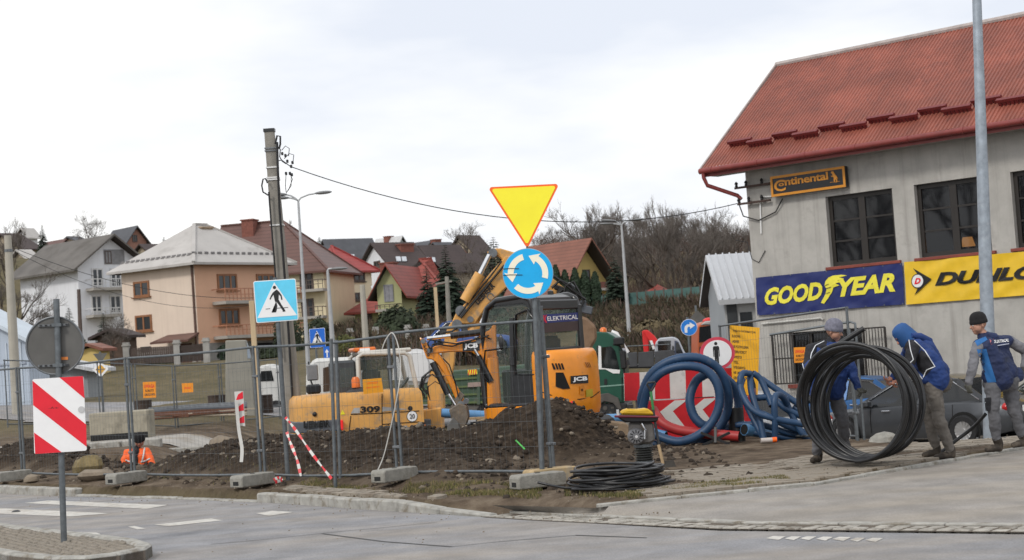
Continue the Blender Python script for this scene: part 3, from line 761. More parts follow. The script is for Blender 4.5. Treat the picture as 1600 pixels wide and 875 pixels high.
letters('GOOD',lambda u,v:gq(.065+.405*u+.0*v,.24+.04*u+(.46)*v),yel,gb,bold=.045,shear=.28)
letters('YEAR',lambda u,v:gq(.575+.375*u,.31+.02*u+.46*v),yel,gb,bold=.045,shear=.28)
foot=[(.455,.20),(.475,.17),(.505,.30),(.535,.45),(.545,.56),(.585,.60),(.56,.66),(.60,.68),(.575,.73),(.62,.755),(.585,.80),(.64,.83),(.60,.86),(.545,.86),(.515,.82),(.495,.74),(.485,.62),(.50,.55),(.49,.42),(.47,.30)]
b=MB(); b.add([gq(u,v) for u,v in foot],[tuple(range(len(foot)))]); b.build('emblem',yel,gb)
for u0,v0,u1,v1 in((.487,.62,.515,.66),(.497,.55,.53,.58),(.495,.42,.52,.45)):
    p_=gq(u0,v0)+V((0,-.014,0)); q_=gq(u1,v1)+V((0,-.014,0)); b=MB(); b.bar(p_,q_,.03,.004); b.build('emblem_band',mat('blue print',(.012,.022,.125),.4),gb)
DX=(wp(1600,430).x-wp(1412,430).x)*1.78+wp(1412,430).x
# far end of the yellow banner lies outside the frame; keep its corners on level lines
tl,bl=wp(1413,409.5),wp(1416.5,476); 
db=wallthing('tyre_banner','bright yellow banner with black lettering next to the blue one','banner',1416.5,476,-.05)
ll=lpt(db,1416.5,476,y=0); tt=lpt(db,1413,409.5,y=0); r1=lpt(db,1600,461.5,y=0); r2=lpt(db,1600,393,y=0); k_=1.78
qm=quadmap(ll,ll+(r1-ll)*k_,tt+(r2-tt)*k_,tt); nu,nv=90,16
def wr2(u,v):
    x=qm(u,v); f=.03*MN.noise(V((u*8-v*3,v*1.5,7)))+.016*MN.noise(V((u*20,v*4,5))); return V((x.x,-.02+f,x.z))
b=MB(); b.add([wr2(i/nu,j/nv) for j in range(nv+1) for i in range(nu+1)],[(j*(nu+1)+i,j*(nu+1)+i+1,(j+1)*(nu+1)+i+1,(j+1)*(nu+1)+i) for j in range(nv) for i in range(nu)])
b.build('sheet',mat('yellow banner vinyl',(.78,.50,.025),.38,0,.08,3),db,smooth=90)
dq=lambda u,v:wr2(u,v)+V((0,-.03,0)); s_=1/k_
letters('DUNLOP',lambda u,v:dq(.265*s_+(1.0*s_)*u,.38+.31*v-.02*u),signk,db,bold=.05,shear=.3)
def P2(L): return [dq(u*s_,v) for u,v in L]
b=MB(); b.add(P2([(.08,.84),(.235,.55),(.08,.20),(.125,.42),(.10,.55),(.125,.66)]),[(0,1,2,3,4,5)]); b.build('emblem',signk,db)
for r_,m_,o_ in((.072,signk,.002),(.063,white,.004)):
    b=MB(); b.add([dq((.115+r_*.8*math.cos(t_))*s_,.53+r_*2.35*math.sin(t_))+V((0,-o_,0)) for t_ in[2*math.pi*k/24 for k in range(24)]],[tuple(range(24))]); b.build('emblem',m_,db)
letters('D',lambda u,v:dq((.085+.06*u)*s_,.46+.14*v)+V((0,-.006,0)),signr,db,bold=.05,shear=.3)

# ------------------------------------------------------------------ houses up the hill
rbrown=mat('brown metal tile',(.125,.06,.048),.5,0,.15,.8,wave=('Z',1.05,.75)); rred=mat('red metal tile',(.33,.05,.045),.5,0,.15,.8,wave=('Z',1.1,.5))
rred2=mat('red clay tile',(.26,.055,.04),.6,0,.2,.8,wave=('Z',1.1,.75)); rgrey=mat('grey slate roof',(.075,.078,.088),.7,0,.2,.7); rgrey2=mat('old asbestos roof',(.125,.115,.105),.85,0,.25,.5,dirt=(.08,.07,.06),dpos=.5,dsc=.4)
rpale=mat('pale grey sheet roof',(.43,.41,.39),.7,0,.1,.6,dirt=(.3,.28,.26),dpos=.55,dsc=.5); rdark=mat('dark brown roof',(.055,.038,.036),.7,0,.2,.7,wave=('Z',1.1,.4)); rredbrown=mat('brownish red tile',(.22,.085,.055),.6,0,.2,.8,wave=('Z',1.1,.7))
wwhite=mat('white house render',(.72,.735,.77),.9,0,.06,.7,streak=(.60,.61,.64)); wpeach=mat('pale peach render',(.70,.58,.48),.9,0,.05,.7,streak=(.62,.5,.41)); worange=mat('orange render',(.66,.40,.27),.9,0,.05,.7); wcream=mat('cream render',(.72,.63,.43),.9,0,.06,.7,streak=(.6,.52,.35))
wyell=mat('yellow render',(.60,.45,.17),.9,0,.07,.7); wgreen=mat('lime green render',(.40,.40,.21),.9,0,.08,.7); wstone=mat('pale plinth',(.38,.36,.33),.9,0,.3,3); wpink=mat('pinkish brick',(.30,.16,.12),.9,0,.15,1); wtan=mat('tan render',(.36,.30,.22),.9,0,.12,.8)
brick=mat('chimney brick',(.20,.075,.055),.9,0,.25,5); frbrown=mat('brown window frame',(.26,.11,.045),.6,0,.15,3); frwhite=mat('white window frame',(.6,.6,.6),.6); frdark=mat('grey brown frame',(.09,.065,.055),.6)
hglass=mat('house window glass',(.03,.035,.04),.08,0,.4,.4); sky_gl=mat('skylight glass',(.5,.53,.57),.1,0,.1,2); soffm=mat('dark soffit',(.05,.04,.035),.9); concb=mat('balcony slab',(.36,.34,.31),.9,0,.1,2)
class House:
    def __init__(s,label,Y,cpx,base,a,u_px,v_px,eave,roof,wmat,rmat,oh=.5,name='house',cat='house',wm2=None,zdown=3,group=None):
        C=W(cpx,base,Y); a=R(a); s.u=V((-math.cos(a),math.sin(a),0)); s.v=V((math.sin(a),math.cos(a),0))
        s.t=thing(name,label,cat,C,math.pi/2-a,group); s.Y=Y
        s.Lu=lpt(s.t,u_px,base,x=0).y; s.Lv=lpt(s.t,v_px,base,y=0).x
        h=W(cpx,eave,Y).z-C.z; s.h=h; Lu,Lv=s.Lu,s.Lv
        kind,rpx,rpy,*ins=roof; b=MB(); b.mi=0
        b.add([(0,0,-zdown),(Lv,0,-zdown),(Lv,Lu,-zdown),(0,Lu,-zdown),(0,0,h),(Lv,0,h),(Lv,Lu,h),(0,Lu,h)],[(3,7,4,0),(1,5,6,2),(2,6,7,3)])
        b.mi=1; b.add([(0,0,-zdown),(Lv,0,-zdown),(Lv,0,h),(0,0,h)],[(0,1,2,3)]); b.mi=0
        # ridge height: pixel height of the ridge seen above the middle of the house
        mid=WM[s.t.name]@V((Lv/2,Lu/2,0)); hr=W(rpx,rpy,mid.y).z-C.z; s.hr=hr; o=oh
        if kind=='y': # ridge along y (u): gable on the v face
            i0,i1=(ins+[0,0])[:2]; A=[(Lv/2,-o+i0,hr),(Lv/2,Lu+o-i1,hr)]; sl=(hr-h)/(Lv/2); ze=h-sl*o
            E=[(-o,-o,ze),(Lv+o,-o,ze),(Lv+o,Lu+o,ze),(-o,Lu+o,ze)]; fs=[(E[3],E[0],A[0],A[1]),(E[1],E[2],A[1],A[0])]; gab=[(E[0],E[1],A[0],i0),(E[2],E[3],A[1],i1)]
            if i0<=0: b.mi=1; b.add([(0,0,h),(Lv,0,h),(Lv/2,0,hr-.1)],[(0,1,2)]); b.mi=0
            if i1<=0: b.add([(0,Lu,h),(Lv,Lu,h),(Lv/2,Lu,hr-.1)],[(2,1,0)])
        else:
            i0,i1=(ins+[0,0])[:2]; A=[(-o+i0,Lu/2,hr),(Lv+o-i1,Lu/2,hr)]; sl=(hr-h)/(Lu/2); ze=h-sl*o
            E=[(-o,-o,ze),(Lv+o,-o,ze),(Lv+o,Lu+o,ze),(-o,Lu+o,ze)]; fs=[(E[0],E[1],A[1],A[0]),(E[2],E[3],A[0],A[1])]; gab=[(E[3],E[0],A[0],i0),(E[1],E[2],A[1],i1)]
            if i0<=0: b.add([(0,0,h),(0,Lu,h),(0,Lu/2,hr-.1)],[(0,1,2)])
            if i1<=0: b.add([(Lv,0,h),(Lv,Lu,h),(Lv,Lu/2,hr-.1)],[(2,1,0)])
        b.build('wall',[wmat,wm2 or wmat],s.t)
        r=MB(); polys=[list(f) for f in fs]+[list(g[:3]) for g in gab if g[3]>0]
        for P in polys:
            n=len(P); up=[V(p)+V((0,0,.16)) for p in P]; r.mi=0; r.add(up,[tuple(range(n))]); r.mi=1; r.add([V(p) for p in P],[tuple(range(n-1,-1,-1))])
            for k in range(n):
                r.mi=0; r.add([V(P[k]),V(P[(k+1)%n]),up[(k+1)%n],up[k]],[(0,1,2,3)])
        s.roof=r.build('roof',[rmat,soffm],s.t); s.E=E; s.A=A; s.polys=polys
        if any(g[3]>0 for g in gab):
            c=MB()
            for e_,a_ in ((E[0],A[0]),(E[1],A[0] if kind=='y' else A[1])): c.bar(V(e_)+V((0,0,.18)),V(a_)+V((0,0,.18)),.22,.1)
            c.bar(V(A[0])+V((0,0,.18)),V(A[1])+V((0,0,.18)),.25,.12); c.build('ridge_cap',rmat,s.t)
    def box(s,f,px0,py0,px1,py1):
        if f=='u':
            a=lpt(s.t,px0,py1,x=0); c=lpt(s.t,px1,py0,x=0); return sorted((a.y,c.y)),sorted((a.z,c.z))
        a=lpt(s.t,px0,py1,y=0); c=lpt(s.t,px1,py0,y=0); return sorted((a.x,c.x)),sorted((a.z,c.z))
    def fb(s,b,f,h0,h1,d0,d1,z0,z1):
        """box on face f: along h, d proud of the wall"""
        if f=='u': b.bx(-d1,-d0,h0,h1,z0,z1)
        else: b.bx(h0,h1,-d1,-d0,z0,z1)
    def win(s,f,px0,py0,px1,py1,frm=None,cols=2,sill=True,name='window',gl=None,rows=1):
        (h0,h1),(z0,z1)=s.box(f,px0,py0,px1,py1); frm=frm or frbrown; t=min(.13,(h1-h0)*.12); b=MB()
        s.fb(b,f,h0,h0+t,.0,.07,z0,z1); s.fb(b,f,h1-t,h1,.0,.07,z0,z1); s.fb(b,f,h0+t,h1-t,0,.07,z1-t,z1); s.fb(b,f,h0+t,h1-t,0,.07,z0,z0+t)
        for c in range(1,cols): m=h0+(h1-h0)*c/cols; s.fb(b,f,m-t*.5,m+t*.5,0,.06,z0+t,z1-t)
        for c in range(1,rows): m=z0+(z1-z0)*c/rows; s.fb(b,f,h0+t,h1-t,0,.055,m-t*.4,m+t*.4)
        o=b.build(name,frm,s.t); g=MB(); s.fb(g,f,h0+t*.5,h1-t*.5,-.02,.03,z0+t*.5,z1-t*.5); g.build('pane',gl or hglass,o)
        if sill: g=MB(); s.fb(g,f,h0-.12,h1+.12,0,.16,z0-.08,z0-.01); g.build('sill',frm,o)
        return o
    def panel(s,f,px0,py0,px1,py1,m,name,d=.04,parent=None):
        (h0,h1),(z0,z1)=s.box(f,px0,py0,px1,py1); b=MB(); s.fb(b,f,h0,h1,0,d,z0,z1); return b.build(name,m,s.t)
    def balcony(s,f,px0,px1,pyf,pyt,d=1.1,rail=None,solid=None):
        (h0,h1),(z0,z1)=s.box(f,px0,pyt,px1,pyf); b=MB(); s.fb(b,f,h0,h1,0,d,z0-.2,z0); o=b.build('balcony',concb,s.t)
        r=MB(); n=max(2,int((h1-h0)/.35)); rail=rail or frdark
        if solid: 
            s.fb(r,f,h0,h1,d-.08,d,z0,z1); r.build('parapet',solid,o); return o
        s.fb(r,f,h0,h1,d-.05,d,z1-.06,z1); s.fb(r,f,h0,h1,d-.05,d,(z0+z1)/2-.02,(z0+z1)/2+.02)
        for k in range(n+1): m=h0+(h1-h0)*k/n; s.fb(r,f,m-.02,m+.02,d-.05,d-.01,z0,z1-.06)
        for m in(h0,h1-.04): s.fb(r,f,m,m+.04,0,d-.05,z1-.06,z1)
        r.build('railing',rail,o); return o
    def chimney(s,px,py_top,w=.9,m=None,y=None,x=None,h=1.6):
        Ym=(WM[s.t.name]@V((s.Lv/2,s.Lu/2,0))).y+(y or 0); p=WM[s.t.name].inverted()@W(px,py_top,Ym); b=MB(); b.box((p.x,p.y,p.z-h/2),(w,w*.8,h)); b.box((p.x,p.y,p.z+.04),(w+.15,w*.8+.15,.1)); b.build('chimney',m or brick,s.roof)
    def skylight(s,k,px0,py0,px1,py1):
        """glazed roof window on roof plane number k"""
        P=[V(p)+V((0,0,.2)) for p in s.polys[k]]; n=(P[1]-P[0]).cross(P[2]-P[0]).normalized()
        n=n if n.z>0 else -n; Mw=WM[s.t.name]; nw=Mw.to_3x3()@n; ow=Mw@P[0]; Mi=Mw.inverted()
        q=[Mi@hit(x,y,ow,nw) for x,y in((px0,py1),(px1,py1),(px1+1.5,py0),(px0+1.5,py0))]
        b=MB(); b.add([p for p in q]+[p+n*.1 for p in q],[(4,5,6,7),(0,1,5,4),(1,2,6,5),(2,3,7,6),(3,0,4,7)]); b.build('skylight',sky_gl,s.roof)

# peach house
H=House('peach two storey house with pale hipped sheet roof and orange balconies',105,313,574,35,198,452,402,('x',264,358,4.2,4.2),wpeach,rpale,.68,wm2=worange)
for q in((210,438,233,465),(213,491,237,519)): H.win('u',*q)
for q in((340,428,369,454),(343,482,373,509)): H.win('v',*q,cols=3)
H.win('v',401,428,428,450,cols=3); H.win('v',400,482,428,506,cols=3)
H.balcony('v',332,455,472,451,1.2,mat('orange balcony rail',(.45,.2,.12),.6)); H.balcony('v',334,455,526,505,1.2,MAT['orange balcony rail'])
H.panel('u',196,537,311,580,wstone,'plinth',.06); H.panel('v',315,530,452,580,mat('grey basement wall',(.25,.24,.23),.9,0,.2,3),'plinth',.05)
H.panel('u',275,536,300,572,mat('brown garage door',(.10,.04,.025),.6,0,.1,3),'garage_door',.09)
(h0,h1),(z0,z1)=H.box('u',263,519,311,534); b=MB(); b.add([(0,h0,z1),(0,h1,z1),(-1.3,h1+.3,z0),(-1.3,h0-.3,z0),(0,h0,z1-.12),(0,h1,z1-.12),(-1.3,h1+.3,z0-.12),(-1.3,h0-.3,z0-.12)],[(0,1,2,3),(7,6,5,4),(3,2,6,7),(0,3,7,4),(1,5,6,2)]); b.build('porch_canopy',rbrown,H.t)
H.panel('u',221,541,236,551,hglass,'basement_window',.1)
H.panel('v',399,534,446,574,mat('dark garage opening',(.012,.012,.014),.9),'garage_opening',.08)
p0=lpt(H.t,312,420,x=0); b=MB(); b.tube([(-.08,.15,H.h-.1),(-.08,.15,-.5)],.07,8); b.build('downpipe',mat('brown pipe',(.10,.05,.035),.5),H.t)
H.chimney(317,357,1.0,mat('pale chimney brick',(.36,.27,.19),.9,0,.2,4),h=1.2)
# snow guards on the pale roof
sg_=MB(); sg_.box((0,0,.08),(.32,.05,.14)); sg_.box((0,.06,.02),(.30,.16,.03)); so0=None; gm_=mat('grey snow guard',(.2,.19,.19),.6)
E=[V(p) for p in H.E]; 
for k in range(15):
    for (a_,b_,rz_) in((E[3],E[0],math.pi/2),(E[0],E[1],0)):
        up=(V((H.Lv/2,H.Lu/2,H.hr))-(a_+b_)/2); up.normalize(); p_=a_.lerp(b_,(k+.5)/15)+up*.9+V((0,0,.16)); cpt=(a_+b_)/2; p_=p_+(cpt-p_)*0
        p_=a_.lerp(b_,.06+.88*(k+.5)/15)+up*1.0+V((0,0,.17)); M_=Matrix.Translation(p_)@Matrix.Rotation(rz_,4,'Z')
        if so0 is None: so0=sg_.build('snow_guard',gm_,H.t); so0.matrix_basis=M_
        else: share(so0,'snow_guard',H.t,M_)
# white house at the far left
H=House('white gabled house with old grey roof and two balconies',121,129,556,42,38,230,412,('y',178,374),wwhite,rgrey2,.8)
H.balcony('v',134,192,451,436,1.0,frwhite); H.balcony('v',134,178,493,481,1.0,frwhite)
for q in((144,419,160,448),(173,419,188,449)): H.win('v',*q,frm=frwhite,sill=False)
for q in((143,461,158,489),(172,461,188,490)): H.win('v',*q,frm=frwhite,sill=False)
H.panel('v',163,390,193,413,mat('grey loggia',(.25,.25,.26),.9),'loggia',.05); H.win('v',164,392,173,412,frm=frdark,sill=False)
# brown roofed yellow house behind the peach one
H=House('yellow house with large brown tiled roof behind the utility pole',126,513,545,12,340,560,413,('y',410,350,5.0,0),wcream,rbrown,.6)
H.win('u',470,421,488,455,frm=frdark,cols=2,sill=False); H.win('u',472,466,490,497,frm=frdark,cols=2,sill=False); H.balcony('u',455,510,455,436,1.0,frdark); H.balcony('u',455,510,497,478,1.0,frdark); H.chimney(390,345,1.2,h=2.2)
# cream house with bright red roof
H=House('cream house with bright red hipped roof and side balcony',140,543,515,40,494,586,416,('x',535,387,1.2,3.2),wcream,rred,.6,wm2=mat('light cream render',(.78,.69,.50),.9,0,.05,.7))
H.win('v',553,424,569,440,frm=frdark); H.win('v',554,457,567,470,frm=frdark); H.balcony('u',514,543,450,437,1.1,solid=wcream); H.win('u',516,424,522,441,frm=frdark)
# white house with brown roof, skylights
H=House('white gabled house with dark brown roof, two skylights and brick chimney',158,617,470,52,566,672,416,('x',600,382),wwhite,rdark,.5)
H.win('u',585,407,594,418,frm=frdark); H.skylight(0,618,409,625,402); H.skylight(0,627,409,634,402); H.chimney(631,383,1.5,h=2.8)
H=House('dark brown roofed house with two skylights right of the brick chimney',172,688,455,52,640,742,421,('x',672,386),wtan,rdark,.5)
H.skylight(0,664,410,671,403); H.skylight(0,672,410,679,403)
# lime green house with red roof
H=House('lime green house with steep red tiled roof behind the hedge',128,706,512,10,556,745,470,('y',672,407,4.0,6.0),wgreen,rred2,.7)
H.skylight(0,640,450,648,438); H.skylight(0,580,455,588,448); H.win('u',657,472,664,480,frm=frdark); H.win('u',572,478,580,500,frm=frdark)
H.chimney(607,412,1.4,h=2.6)
Hd=House('lime green dormer wing with steep gable on the red roofed house',124.5,630,500,14,592,690,446,('x',606,421),wgreen,rred2,.6,name='dormer_wing')
Hd.win('u',601,444,614,472,frm=mat('grey shutter',(.22,.22,.24),.7),cols=2,sill=False,gl=mat('grey shutter2',(.25,.25,.27),.7)); Hd.balcony('u',592,628,484,474,.8,frdark)
# yellow house with red roof
H=House('yellow chalet house with brownish red roof and dark deep gable',132,880,497,48,815,951,440,('y',910,379),wyell,rredbrown,1.3)
for q in((884,422,895,443),(911,421,921,443)): H.win('v',*q,frm=frdark,sill=False)
H.balcony('v',880,950,453,441,1.0,solid=mat('red brown balcony boards',(.16,.06,.045),.8)); H.win('v',895,401,902,405,frm=frdark,sill=False,cols=1)
H.win('v',930,460,937,475,frm=frwhite,sill=False)
# roofs higher up
def far(label,Y,c,base,a,u,v,eave,roof,wm_,rm_,**k):
    return House(label,Y,c,base,a,u,v,eave,roof,wm_,rm_,.5,group=None,**k)
H=far('dark grey roofed house with pinkish gable on the left skyline',200,199,400,48,166,230,377,('y',212,357),wpink,rgrey); H.win('v',207,367,214,378,frm=frdark,sill=False)
far('low grey roofed house right of the left spruce',205,128,402,40,95,138,379,('x',115,371),wtan,rgrey)
far('dark red roofed house peeping over the pale hipped roof',190,236,410,40,212,262,394,('x',238,383),wtan,rdark)
far('dull brown house on the far left behind the concrete pole',190,40,425,40,-25,62,388,('x',20,366),wtan,rdark)
far('small pale roofed house left of the white house',170,50,430,40,16,62,408,('x',38,392),wtan,rpale)
far('tiny pale roofed house on the far left skyline',240,46,400,30,30,60,368,('x',42,358),wwhite,rpale)
H=far('dark grey gabled house left on the middle skyline',205,522,430,58,503,590,400,('x',512,377),wtan,rgrey); H.skylight(0,548,403,553,398)
far('second dark grey roof at the middle skyline',225,560,420,45,540,585,391,('x',560,377),wtan,rgrey)
H=far('white house with pale grey roof highest on the middle skyline',250,621,410,40,586,636,384,('y',628,371),mat('pale mint render',(.5,.56,.54),.9),mat('bright sheet roof',(.5,.5,.5),.6)); H.chimney(607,370,1.2,h=2)
far('grey roofed house with tan gable right of the pale roof',240,664,415,45,632,682,389,('y',666,379),wtan,rgrey)
H=far('low dark house on the skyline with a small chimney',235,694,420,45,671,716,392,('x',690,380),wtan,rgrey); H.chimney(681,375,1.2,h=2)
far('large dark brown house on the skyline right of centre',215,742,428,42,704,768,392,('x',735,369),wtan,rdark)
far('dark brown roof below the skyline behind the spruces',178,730,452,45,690,770,420,('x',720,398),wtan,rdark)

for L in (('small red roofed house right of the left skyline gable',195,262,405,42,240,290,395,('y',268,386),wtan,rred2),('dark roofed house between the brown roof and the red one',190,500,420,45,478,528,398,('x',492,386),wtan,rgrey),('brown roofed cottage between the two dark roofs',185,606,425,45,588,640,404,('y',618,392),wwhite,rbrown),
  ('grey roofed house above the lime house',200,690,425,45,672,722,401,('x',684,389),wtan,rgrey2),('dark red roof just left of the big brown skyline house',195,706,425,42,690,728,398,('y',714,388),wpink,rredbrown),('brownish house on the left skyline under the spruce',200,92,412,42,66,112,388,('y',96,377),wtan,rbrown),('red roofed cottage below the white gabled house',138,640,500,40,618,668,452,('y',650,440),wcream,rred2),('low brown roof behind the large conifers',165,790,455,45,752,815,432,('x',770,417),wtan,rdark)): far(*L)
# light blue shed at the left edge
pblue=mat('pale blue corrugated wall',(.42,.48,.56),.6,0,.06,1,streak=(.33,.38,.45)); pblr=mat('pale blue roof sheet',(.50,.56,.62),.5,0,.08,1)
H=House('pale blue metal shed with sloping roof at the left edge',66,48,628,22,-150,80,531,('x',-42,478),pblue,pblr,.3,name='metal_shed',cat='shed')
for k in range(9):
    y=.3+k*H.Lu/9; b=MB(); b.bx(-.04,-.005,y,y+.06,0,H.h-.05); b.build('wall_rib',pblr,H.t)
b=MB(); b.bx(-.06,-.01,.1,H.Lu-.1,H.h*.62,H.h*.65); b.build('rail',mat('grey blue rail',(.3,.34,.4),.6),H.t)
# low sheds behind the fence on the left
H=House('long low grey garage with pale flat roof behind the round sign',74,138,616,10,62,160,577,('x',110,569),mat('grey corrugated wall',(.30,.32,.34),.7,0,.08,1),mat('pale flat roof',(.52,.53,.55),.6),.5,name='garage',cat='garage')
for k in range(7): y=.2+k*H.Lu/7; b=MB(); b.bx(-.05,-.005,y,y+H.Lu/9,.2,H.h-.3); b.build('door_panel',pblr,H.t)
House('brown timber shed with flat roof beside the peach house',95,196,560,15,154,215,524,('x',172,518),mat('brown boards',(.085,.055,.04),.85,0,.3,3),rdark,.4,name='timber_shed',cat='shed')
House('small yellow hut behind the round sign',88,158,566,15,124,172,546,('x',140,541),wyell,rredbrown,.3,name='hut',cat='hut')
# grey shed with bright metal roof left of the workshop
H=House('grey metal shed with shiny standing seam roof next to the workshop',54,1141,600,80,1117,1215,459,('x',1140,404),mat('grey shed cladding',(.30,.32,.34),.6,0,.08,1),mat('bright metal roof',(.62,.64,.67),.35,.3,.06,2),.25,name='metal_shed',cat='shed',wm2=mat('pale shed render',(.45,.46,.46),.8,0,.06,1))
P_=H.polys[0]
for k in range(9):
    t_=(k+.5)/9; a_=V(P_[0]).lerp(V(P_[1]),t_)+V((0,0,.19)); c_=V(P_[3]).lerp(V(P_[2]),t_)+V((0,0,.19)); b=MB(); b.bar(a_,c_,.04,.05); b.build('roof_seam',MAT['bright metal roof'],H.t)
H.panel('v',1158,487,1174,520,hglass,'window',.03); H.panel('v',1141,462,1149,560,mat('dark corner flashing',(.05,.055,.06),.5),'corner_post',.05)
# red roofed gazebo
gz_=thing('gazebo','small gazebo with shallow red hipped roof below the bare trees','gazebo',W(1030,485,150),.3); s_=150/F
b=MB(); z1=W(1030,460,150).z-W(1030,485,150).z; ap=W(1030,445,150).z-W(1030,485,150).z
b.lathe([(1.85,z1-.12),(1.8,z1),(.12,ap),(.0,ap+.1)],n=6); b.build('roof',rred2,gz_)
for k in range(6):
    a_=k*math.pi/3; b=MB(); b.cyl((1.55*math.cos(a_),1.55*math.sin(a_),-1),(1.55*math.cos(a_),1.55*math.sin(a_),z1-.05),.08,n=6); b.build('post',frdark,gz_)
# ------------------------------------------------------------------ trees and hedges
bark=mat('grey brown bark',(.085,.068,.055),.95,0,.35,3); twigm=mat('bare twigs',(.125,.108,.095),.95,0,.3,.6); twigr=mat('reddish twigs',(.085,.055,.044),.95,0,.3,.6)
ndl=mat('spruce needles',(.018,.032,.018),.9,0,.5,1.2); thu=mat('thuja foliage',(.022,.04,.02),.9,0,.5,1.5); shr=mat('dull evergreen leaves',(.03,.042,.02),.9,0,.55,1.5); olive=mat('olive leaves',(.10,.105,.03),.9,0,.4,1.5)
rt=random.Random(11)
def rdir(d,sp):
    v=V((rt.gauss(0,1),rt.gauss(0,1),rt.gauss(0,1))).normalized(); return (d+v*sp).normalized()
def bare(H,spread=.55,up=.25,depth=5,tr=.17):
    A=MB(); B=MB()
    def grow(p,d,l,r,k):
        b=A if k<3 else B; q=p; pts=[p]; n=3 if k<3 else 2
        for i in range(n): d=rdir(d,.16 if k else .06); d=(d+V((0,0,up*.3))).normalized(); q=q+d*l/n; pts.append(q)
        b.tube(pts,[r*(1-.45*i/n) for i in range(n+1)],6 if k<2 else 3)
        if k>=depth: return
        for i in range(rt.choice((3,4,4,5)) if k else 7):
            t=rt.uniform(.35,1) if k else rt.uniform(.3,1); m=t*n; j=min(n-1,int(m)); s=pts[j].lerp(pts[j+1],m-j)
            nd=rdir(d,spread+(.25 if k==0 else .2)); nd=(nd+V((0,0,up))).normalized(); grow(s,nd,l*rt.uniform(.5,.72),max(.011,r*.48),k+1)
    grow(V((0,0,-.5)),V((0,0,1)),H*.46,tr,0)
    mz=max(p.z for p in B.v); f=H/mz
    for b in(A,B): b.v=[p*f for p in b.v]
    return A,B
def tree_obj(A,B,label,loc,name='bare_tree',m2=None,m1=None,cat='tree',group=None,rz=0,crown='crown'):
    t=thing(name,label,cat,loc,rz,group); A.build('trunk',m1 or bark,t,smooth=60); B.build(crown,m2 or twigm,t); return t
pr=[bare(10,.5,.3,5),bare(11,.62,.22,5,.2),bare(10,.42,.45,5,.15),bare(9,.75,.15,5,.14)]
GT='bare trees on the wooded hill at the right'
pt=[]
spots=[(905,470,150,335,0),(935,480,140,316,1),(955,488,150,330,2),(975,480,170,322,0),(1000,470,165,345,3),(1025,484,150,335,1),(1045,478,160,322,2),(1060,488,145,316,0),(1080,480,165,330,1),(1100,488,150,335,3),(1122,480,160,340,2),(1145,486,150,348,0),(1160,478,170,338,1),(1185,486,150,345,2),
       (870,450,215,352,1),(920,440,215,345,0),(1010,440,225,335,2),(1070,440,225,330,3),(1130,440,225,335,1),(845,440,230,360,3),(1035,455,195,328,0),(985,455,190,330,1),(1090,455,190,335,2),(1110,450,180,330,0),(945,460,180,322,2),(1060,452,200,322,1)]
for k,(px,py,Y_,top,kd_) in enumerate(spots):
    loc=W(px,py,Y_); zg=gzf(loc.x,loc.y); hh=W(px,top,Y_).z-zg; loc.z=zg; H0=(10,11,10,9)[kd_]
    lab='bare grey trees crowded together on the hillside right of the yellow chalet'
    if kd_ not in [p_[0] for p_ in pt]:
        t=tree_obj(*pr[kd_],lab,loc,group=GT,rz=rt.uniform(0,6)); pt.append((kd_,t))
    else: t=dup(dict(pt)[kd_],loc,rt.uniform(0,6))
    s_=hh/H0*1.08; t.scale=(s_*1.05,s_*1.05,s_)
def one(kd_,px,py,Y_,top,lab,wide=1.0):
    loc=W(px,py,Y_); loc.z=min(loc.z,gzf(loc.x,loc.y)); hh=W(px,top,Y_).z-loc.z; s_=hh/(10,11,10,9)[kd_]; return dup(dict(pt)[kd_],loc,rt.uniform(0,6),lab,group='',scale=(s_*wide,s_*wide,s_))
T1=[one(3,140,400,190,326,'lone bare tree with wide crown on the left skyline'),one(0,12,440,150,338,'bare tree at the far left edge beside the concrete pole'),one(1,30,560,95,415,'dark bare tree in front of the white house left wall'),
 one(2,75,560,100,470,'thin bare tree at the foot of the white house'),one(3,178,560,92,480,'small pale bare tree before the timber shed'),one(1,733,430,200,338,'bare tree on the skyline left of the yellow triangle'),one(2,450,400,230,342,'sparse bare tree peeping over the brown roof'),one(3,760,470,150,372,'bushy bare tree left of the roundabout sign'),one(0,28,430,180,345,'bare tree behind the dull brown house')]
for t in T1:
    if 'group' in t: del t['group']
# brushwood on the slope: one mass
b=MB()
for k in range(6500):
    Y_=rt.uniform(132,235); px=rt.uniform(850,1300); x=(px-800)/F*Y_; z=gzf(x,Y_); p_=V((x,Y_,z-.1)); h=rt.uniform(1.2,3.6)*(1 if Y_>150 else .6)
    for j in range(3):
        d=V((rt.gauss(0,.35),rt.gauss(0,.35),1)).normalized(); b.add([p_,p_+V((.05,0,0)),p_+d*h*rt.uniform(.6,1)],[(0,1,2)])
        q=p_+d*h*.5; e=rdir(d,.5); b.add([q,q+V((.04,0,0)),q+e*h*.5],[(0,1,2)])
for k in range(9000):
    u=rt.random(); Y_=rt.uniform(74,128); px=rt.uniform(905,1180) if u<.62 else rt.uniform(520,860); x=(px-800)/F*Y_; z=gzf(x,Y_); p_=V((x,Y_,z-.1)); h=rt.uniform(.3,1.3)*(1.2 if MN.noise(V((x*.2,Y_*.1,0)))>0 else .5)
    for j in range(3):
        d=V((rt.gauss(0,.45),rt.gauss(0,.35),1)).normalized(); b.mi=rt.choice((0,1,1,2)); b.add([p_,p_+V((.06,0,0)),p_+d*h*rt.uniform(.6,1)],[(0,1,2)]); q=p_+d*h*.5; e=rdir(d,.6); b.add([q,q+V((.09,0,.03)),q+e*h*.4],[(0,1,2)])
stuff(b.build('hillside_brushwood',[twigr,mat('dry scrub',(.075,.056,.034),.95,0,.4,1),mat('dull green scrub',(.028,.032,.016),.95,0,.4,1)]))
